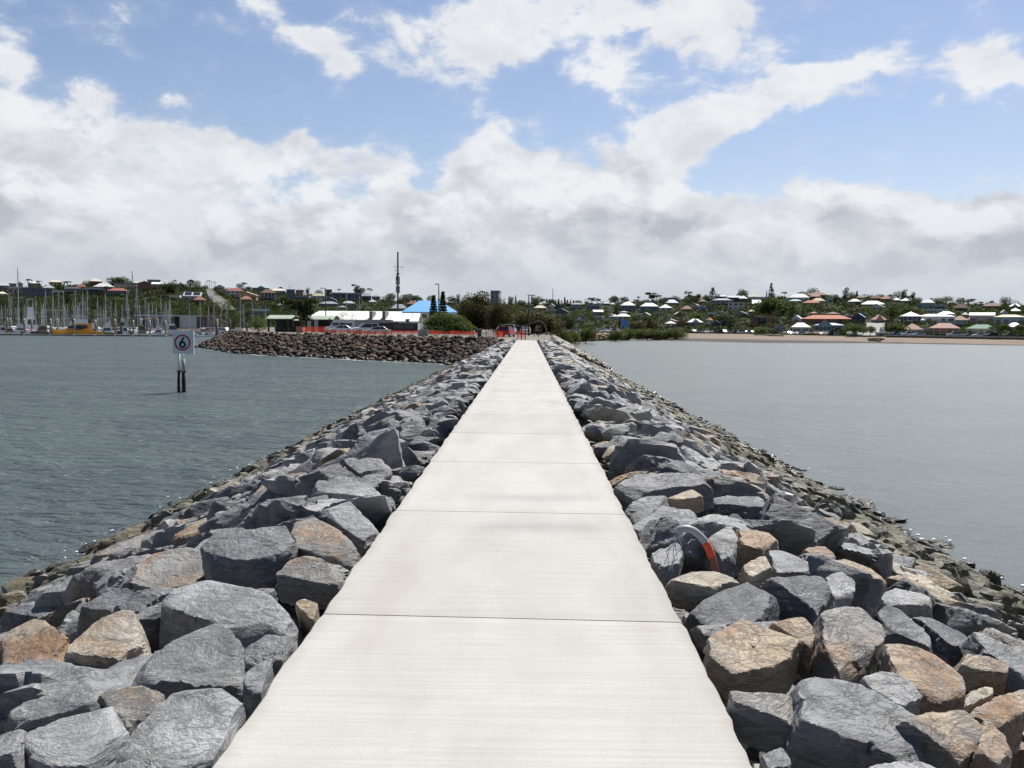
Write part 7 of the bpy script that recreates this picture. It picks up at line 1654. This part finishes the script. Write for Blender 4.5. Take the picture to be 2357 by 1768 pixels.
for i, (c, x, yt, yb) in enumerate(((7, 858, 205, 280), (7, 992, 185, 270), (6, 425, 272, 350), (5, 1445, 350, 440), (3, 500, 135, 230))): pole(c, x, yt, yb, None, .16, ['power pole above the grey hip roof on the right skyline', 'power pole left of the big brown roof on the skyline', 'power pole left of the bare limbed gum', 'power pole left of the open topped gum', 'power pole above the flat blue house on the left skyline'][i], None, 1.2, 'power poles on the ridge')
for i, (c, x, yt, yb, D) in enumerate(((3, 1455, 250, 540, 300), (3, 1678, 300, 540, 300), (3, 85, 470, 900, 240))): pole(c, x, yt, yb, D, .14, ['pale pole behind the twiggy bush', 'pale pole left of the bright palms', 'pale pole left of the green pavilion'][i], mat('pale pole', (.34, .35, .37), .5), 0, 'pale poles behind the pavilion', 'pole')
# orange safety mesh
def mesh_material():
    m, t, b = newmat('orange safety mesh'); m.node_tree.nodes.remove(b); df = t.node('ShaderNodeBsdfDiffuse'); tr = t.node('ShaderNodeBsdfTransparent'); tl = t.node('ShaderNodeBsdfTranslucent'); mx = t.node('ShaderNodeMixShader'); m2 = t.node('ShaderNodeMixShader')
    df.inputs[0].default_value = (.50, .07, .032, 1); tl.inputs[0].default_value = (.50, .07, .032, 1); geo = t.node('ShaderNodeNewGeometry'); n = t.noise(geo.outputs['Position'], .9, 4); m2.inputs[0].default_value = .5
    t.l.new(df.outputs[0], m2.inputs[1]); t.l.new(tl.outputs[0], m2.inputs[2]); t.put(mx.inputs[0], t.ramp(n, .3, .7, .30, .78)); t.l.new(tr.outputs[0], mx.inputs[1]); t.l.new(m2.outputs[0], mx.inputs[2]); t.l.new(mx.outputs[0], m.node_tree.nodes['Material Output'].inputs['Surface']); return m
OM = mesh_material(); STK = mat('dark stake', (.03, .025, .022), .8)
def mesh_fence(pts, h, label, step=2.4, sag=.1):
    P = [Vector((p[0], p[1], ZG)) for p in pts]; t_ = empty('mesh_fence', P[0]); V, Fs = [], []; r = np.random.default_rng(len(label)); S_ = []
    for i in range(len(P) - 1):
        n = max(1, int((P[i + 1] - P[i]).length / .6))
        for k in range(n + (i == len(P) - 2)): S_.append(P[i].lerp(P[i + 1], k / n) - P[0])
    for k, p in enumerate(S_): j = r.uniform(-.10, .04); V += [(p.x, p.y + r.uniform(-.06, .06), .12 + r.uniform(0, .1)), (p.x, p.y, h + j)]
    for k in range(len(S_) - 1): Fs.append((2 * k, 2 * k + 2, 2 * k + 3, 2 * k + 1))
    mb = MB(); mb.add(V, Fs); mb.build('mesh', OM, t_)
    for k in range(0, len(S_), max(1, int(step / .6))): p = S_[k]; mb = MB(); mb.tube([(p.x, p.y - .04, -.3), (p.x, p.y - .04, h + .12)], .035, 5); mb.build('stake', STK, t_)
    return tag(t_, label, 'fence', 'orange safety mesh fences')
w3 = lambda x, D: wpt(px(3, x, 0)[0], D); w4 = lambda x, D: wpt(px(4, x, 0)[0], D); w5 = lambda x, D: wpt(px(5, x, 0)[0], D)
mesh_fence([w3(705, 172), w3(900, 171), w3(1095, 169)], 1.2, 'tall orange mesh fence left of the white van'); mesh_fence([w3(1080, 164), w3(1500, 158), w3(1720, 150), w4(150, 141), w4(380, 136), w4(560, 134)], .62, 'orange mesh fence running in front of the parked cars', 1.8)
mesh_fence([w4(560, 150), w4(760, 150), w4(900, 148)], .72, 'orange mesh fence left of the grey cabinet', 1.8); mesh_fence([w4(1030, 146), w4(1290, 144), w4(1560, 142), w4(1660, 140)], .72, 'orange mesh fence right of the grey cabinet', 1.8); mesh_fence([w4(1860, 118), w4(1960, 117)], .85, 'short orange mesh fence left of the red hatchback', 1.8)
mesh_fence([w5(300, 108), w5(372, 107), w5(440, 106)], 1.05, 'bright orange mesh barrier beside the end of the path', 1.2); mesh_fence([w5(-60, 116), w5(60, 116)], .9, 'orange mesh piece in front of the red hatchback', 1.2)
# cabinet, bin, hoarding, stakes
def boxthing(name, c, x0, x1, yt, D, d, m, label, cat, parts=()):
    (a, _), (b, _) = wpt(px(c, x0, 0)[0], D), wpt(px(c, x1, 0)[0], D); X, Y = (a + b) / 2, wpt(px(c, x0, 0)[0], D)[1]; zt = at(px(c, x0, 0)[0], px(c, 0, yt)[1], D).z - ZG; w = b - a; t_ = empty(name, (X, Y, ZG)); mb = MB(); mb.box(-w / 2, w / 2, -d / 2, d / 2, -.1, zt); mb.build('body', m, t_)
    for p in parts: p(t_, w, d, zt)
    return tag(t_, label, cat)
def dr(t_, w, d, zt):
    for s_ in (-1, 1): mb = MB(); mb.box(s_ * w * .25 - w * .22, s_ * w * .25 + w * .22, -d / 2 - .03, -d / 2 - .002, .15, zt - .12); mb.build('door', mat('cabinet door', (.27, .30, .30), .6), t_)
def lid(t_, w, d, zt): mb = MB(); mb.box(-w / 2 - .06, w / 2 + .06, -d / 2 - .06, d / 2 + .06, zt + .003, zt + .1); mb.build('lid', mat('cabinet top', (.40, .42, .41), .6), t_)
boxthing('utility_cabinet', 4, 902, 1028, 1112, 134, .8, mat('grey green cabinet', (.22, .25, .25), .6), 'grey green utility cabinet between the two orange fences', 'cabinet', (dr, lid)); boxthing('litter_bin', 4, 1655, 1705, 1100, 122, .6, DARKM, 'dark litter bin at the end of the orange fence', 'bin', (lid,))
def posts_(t_, w, d, zt):
    for s_ in (-.5, -.17, .17, .5): mb = MB(); mb.box(s_ * w - .05, s_ * w + .05, -d / 2 - .09, -d / 2 - .002, -.1, zt + .03); mb.build('batten', mat('pink batten', (.34, .20, .17), .8), t_)
boxthing('hoarding', 3, 605, 703, 825, 173, .12, mat('pale timber hoarding', (.48, .36, .30), .8), 'pale striped timber hoarding at the left end of the tall orange mesh', 'hoarding', (posts_,))
sk_ = [(4, 1600, 128), (4, 1765, 121), (4, 1910, 112), (5, 372, 104), (5, 437, 104)]
for i, (c, x, D) in enumerate(sk_): X, Y = wpt(px(c, x, 0)[0], D); t_ = empty('star_picket', (X, Y, ZG)); mb = MB(); mb.tube([(0, 0, -.2), (0, 0, 1.3 if i < 3 else 2.5)], .05, 5); mb.build('stake', STK, t_); tag(t_, ['stake left of the litter bin', 'stake right of the litter bin', 'stake beside the short orange mesh', 'tall stake at the left side of the bright barrier', 'tall stake at the right side of the bright barrier'][i], 'stake', 'stakes by the path end')
# handrail across the path beyond the end
a, b = w5(580, 128), w5(700, 128); t_ = empty('path_barrier', (a[0], a[1], ZG)); mb = MB(); mb.tube([(0, 0, .9), (b[0] - a[0], 0, .9)], .05, 6); mb.build('rail', STK, t_)
for q in (.05, .68): mb = MB(); mb.tube([(q * (b[0] - a[0]), 0, -.2), (q * (b[0] - a[0]), 0, .88)], .05, 6); mb.build('post', STK, t_)
tag(t_, 'low dark rail across the far path beyond the concrete', 'barrier')

# ------------------------------------------------------------------ people
SKIN = mat('skin', (.42, .26, .19), .6, var=0); HAIR = mat('dark hair', (.02, .014, .01), .7, var=0)
def person(X, Y, z, rz, shirt, trousers, label, h=1.7, stride=.18, sit=False):
    J = {'pelvis': (0, 0, .93), 'waist': (0, 0, 1.08), 'chest': (0, .01, 1.30), 'neck': (0, 0, 1.46), 'head': (0, .02, 1.56), 'top': (0, .01, 1.70)}
    E = [('pelvis', 'waist'), ('waist', 'chest'), ('chest', 'neck'), ('neck', 'head'), ('head', 'top')]; Rr = {'pelvis': .15, 'waist': .13, 'chest': .165, 'neck': .06, 'head': .085, 'top': .07}
    for s_, n in ((-1, 'l'), (1, 'r')):
        f = stride * s_
        J.update({'hip' + n: (s_ * .10, 0, .86), 'knee' + n: (s_ * .10, f * .6 + .03, .49), 'ankle' + n: (s_ * .10, f - (.05 if f < 0 else 0), .09), 'toe' + n: (s_ * .11, f + .15, .03), 'sh' + n: (s_ * .19, 0, 1.38), 'elb' + n: (s_ * .25, -f * .5 - .03, 1.10), 'wri' + n: (s_ * .25, -f * .8 + .08, .86), 'han' + n: (s_ * .25, -f * .9 + .10, .76)})
        Rr.update({'hip' + n: .105, 'knee' + n: .065, 'ankle' + n: .042, 'toe' + n: .035, 'sh' + n: .065, 'elb' + n: .045, 'wri' + n: .03, 'han' + n: .035}); E += [('pelvis', 'hip' + n), ('hip' + n, 'knee' + n), ('knee' + n, 'ankle' + n), ('ankle' + n, 'toe' + n), ('chest', 'sh' + n), ('sh' + n, 'elb' + n), ('elb' + n, 'wri' + n), ('wri' + n, 'han' + n)]
    names = list(J); me = bpy.data.meshes.new('person_sk'); me.from_pydata([J[k] for k in names], [(names.index(a), names.index(b)) for a, b in E], [])
    o = bpy.data.objects.new('tmp', me); COL.objects.link(o); sm = o.modifiers.new('s', 'SKIN'); o.modifiers.new('d', 'SUBSURF').levels = 1
    for i, k in enumerate(names): me.skin_vertices[0].data[i].radius = (Rr[k], Rr[k] * (.72 if k in ('chest', 'waist', 'pelvis') else 1)); me.skin_vertices[0].data[i].use_root = (k == 'pelvis')
    bpy.context.view_layer.update(); dg = bpy.context.evaluated_depsgraph_get(); me2 = bpy.data.meshes.new_from_object(o.evaluated_get(dg)); bpy.data.objects.remove(o)
    me2.materials.clear(); [me2.materials.append(m) for m in (SKIN, shirt, trousers, mat('shoe', (.05, .045, .04), .7))]
    for p in me2.polygons: p.use_smooth = True; z_ = p.center.z; x_ = abs(p.center.x); p.material_index = 3 if z_ < .09 else 2 if z_ < .97 and not x_ > .2 else 1 if z_ < 1.44 and not (x_ > .2 and z_ < 1.12) else 0
    t_ = link('person', me2, None, (X, Y, z)); t_.rotation_euler = (0, 0, rz); t_.scale = (h / 1.76,) * 3
    mb = MB(); mb.smooth = True; V, Fc = ico(2); V = V * np.array([.098, .11, .09]) + np.array([0, -.005, 1.645]); keep = [tuple(f) for f in Fc if not (V[f].mean(0)[1] > .045 and V[f].mean(0)[2] < 1.66)]; mb.add([tuple(v) for v in V], keep); mb.build('hair', HAIR, t_)
    return tag(t_, label, 'person')
cloth = lambda n, c: mat('cloth ' + n, c, .9, var=.08)
X, Y = w5(632, 150); person(X, Y, ZG + .012, 0.1, cloth('grey', (.20, .20, .22)), cloth('dark', (.02, .02, .025)), 'walker in grey top at left on the path beyond its concrete end', 1.75, .2)
X, Y = w5(683, 148); person(X, Y, ZG + .012, -.05, cloth('black', (.015, .015, .018)), cloth('dark', (.02, .02, .025)), 'walker in black at right on the path beyond its concrete end', 1.7, -.2)
for i, (x, c_, lab) in enumerate(((255, ('pale blue', (.3, .36, .42)), 'person in pale blue standing at the left post of the green pavilion'), (352, ('blue', (.03, .06, .22)), 'person in dark blue under the left pavilion roof'), (462, ('white', (.6, .58, .56)), 'person in white top under the left pavilion roof'))): X, Y = w3(x, 193 - i); person(X, Y, ZG, 2.5 + i, cloth(*c_), cloth('dark', (.02, .02, .025)), lab, 1.7, .05)
for k_ in ('speed',): sg['label'] = 'speed limit sign, 6 in a red ring, on two dark posts in the water'
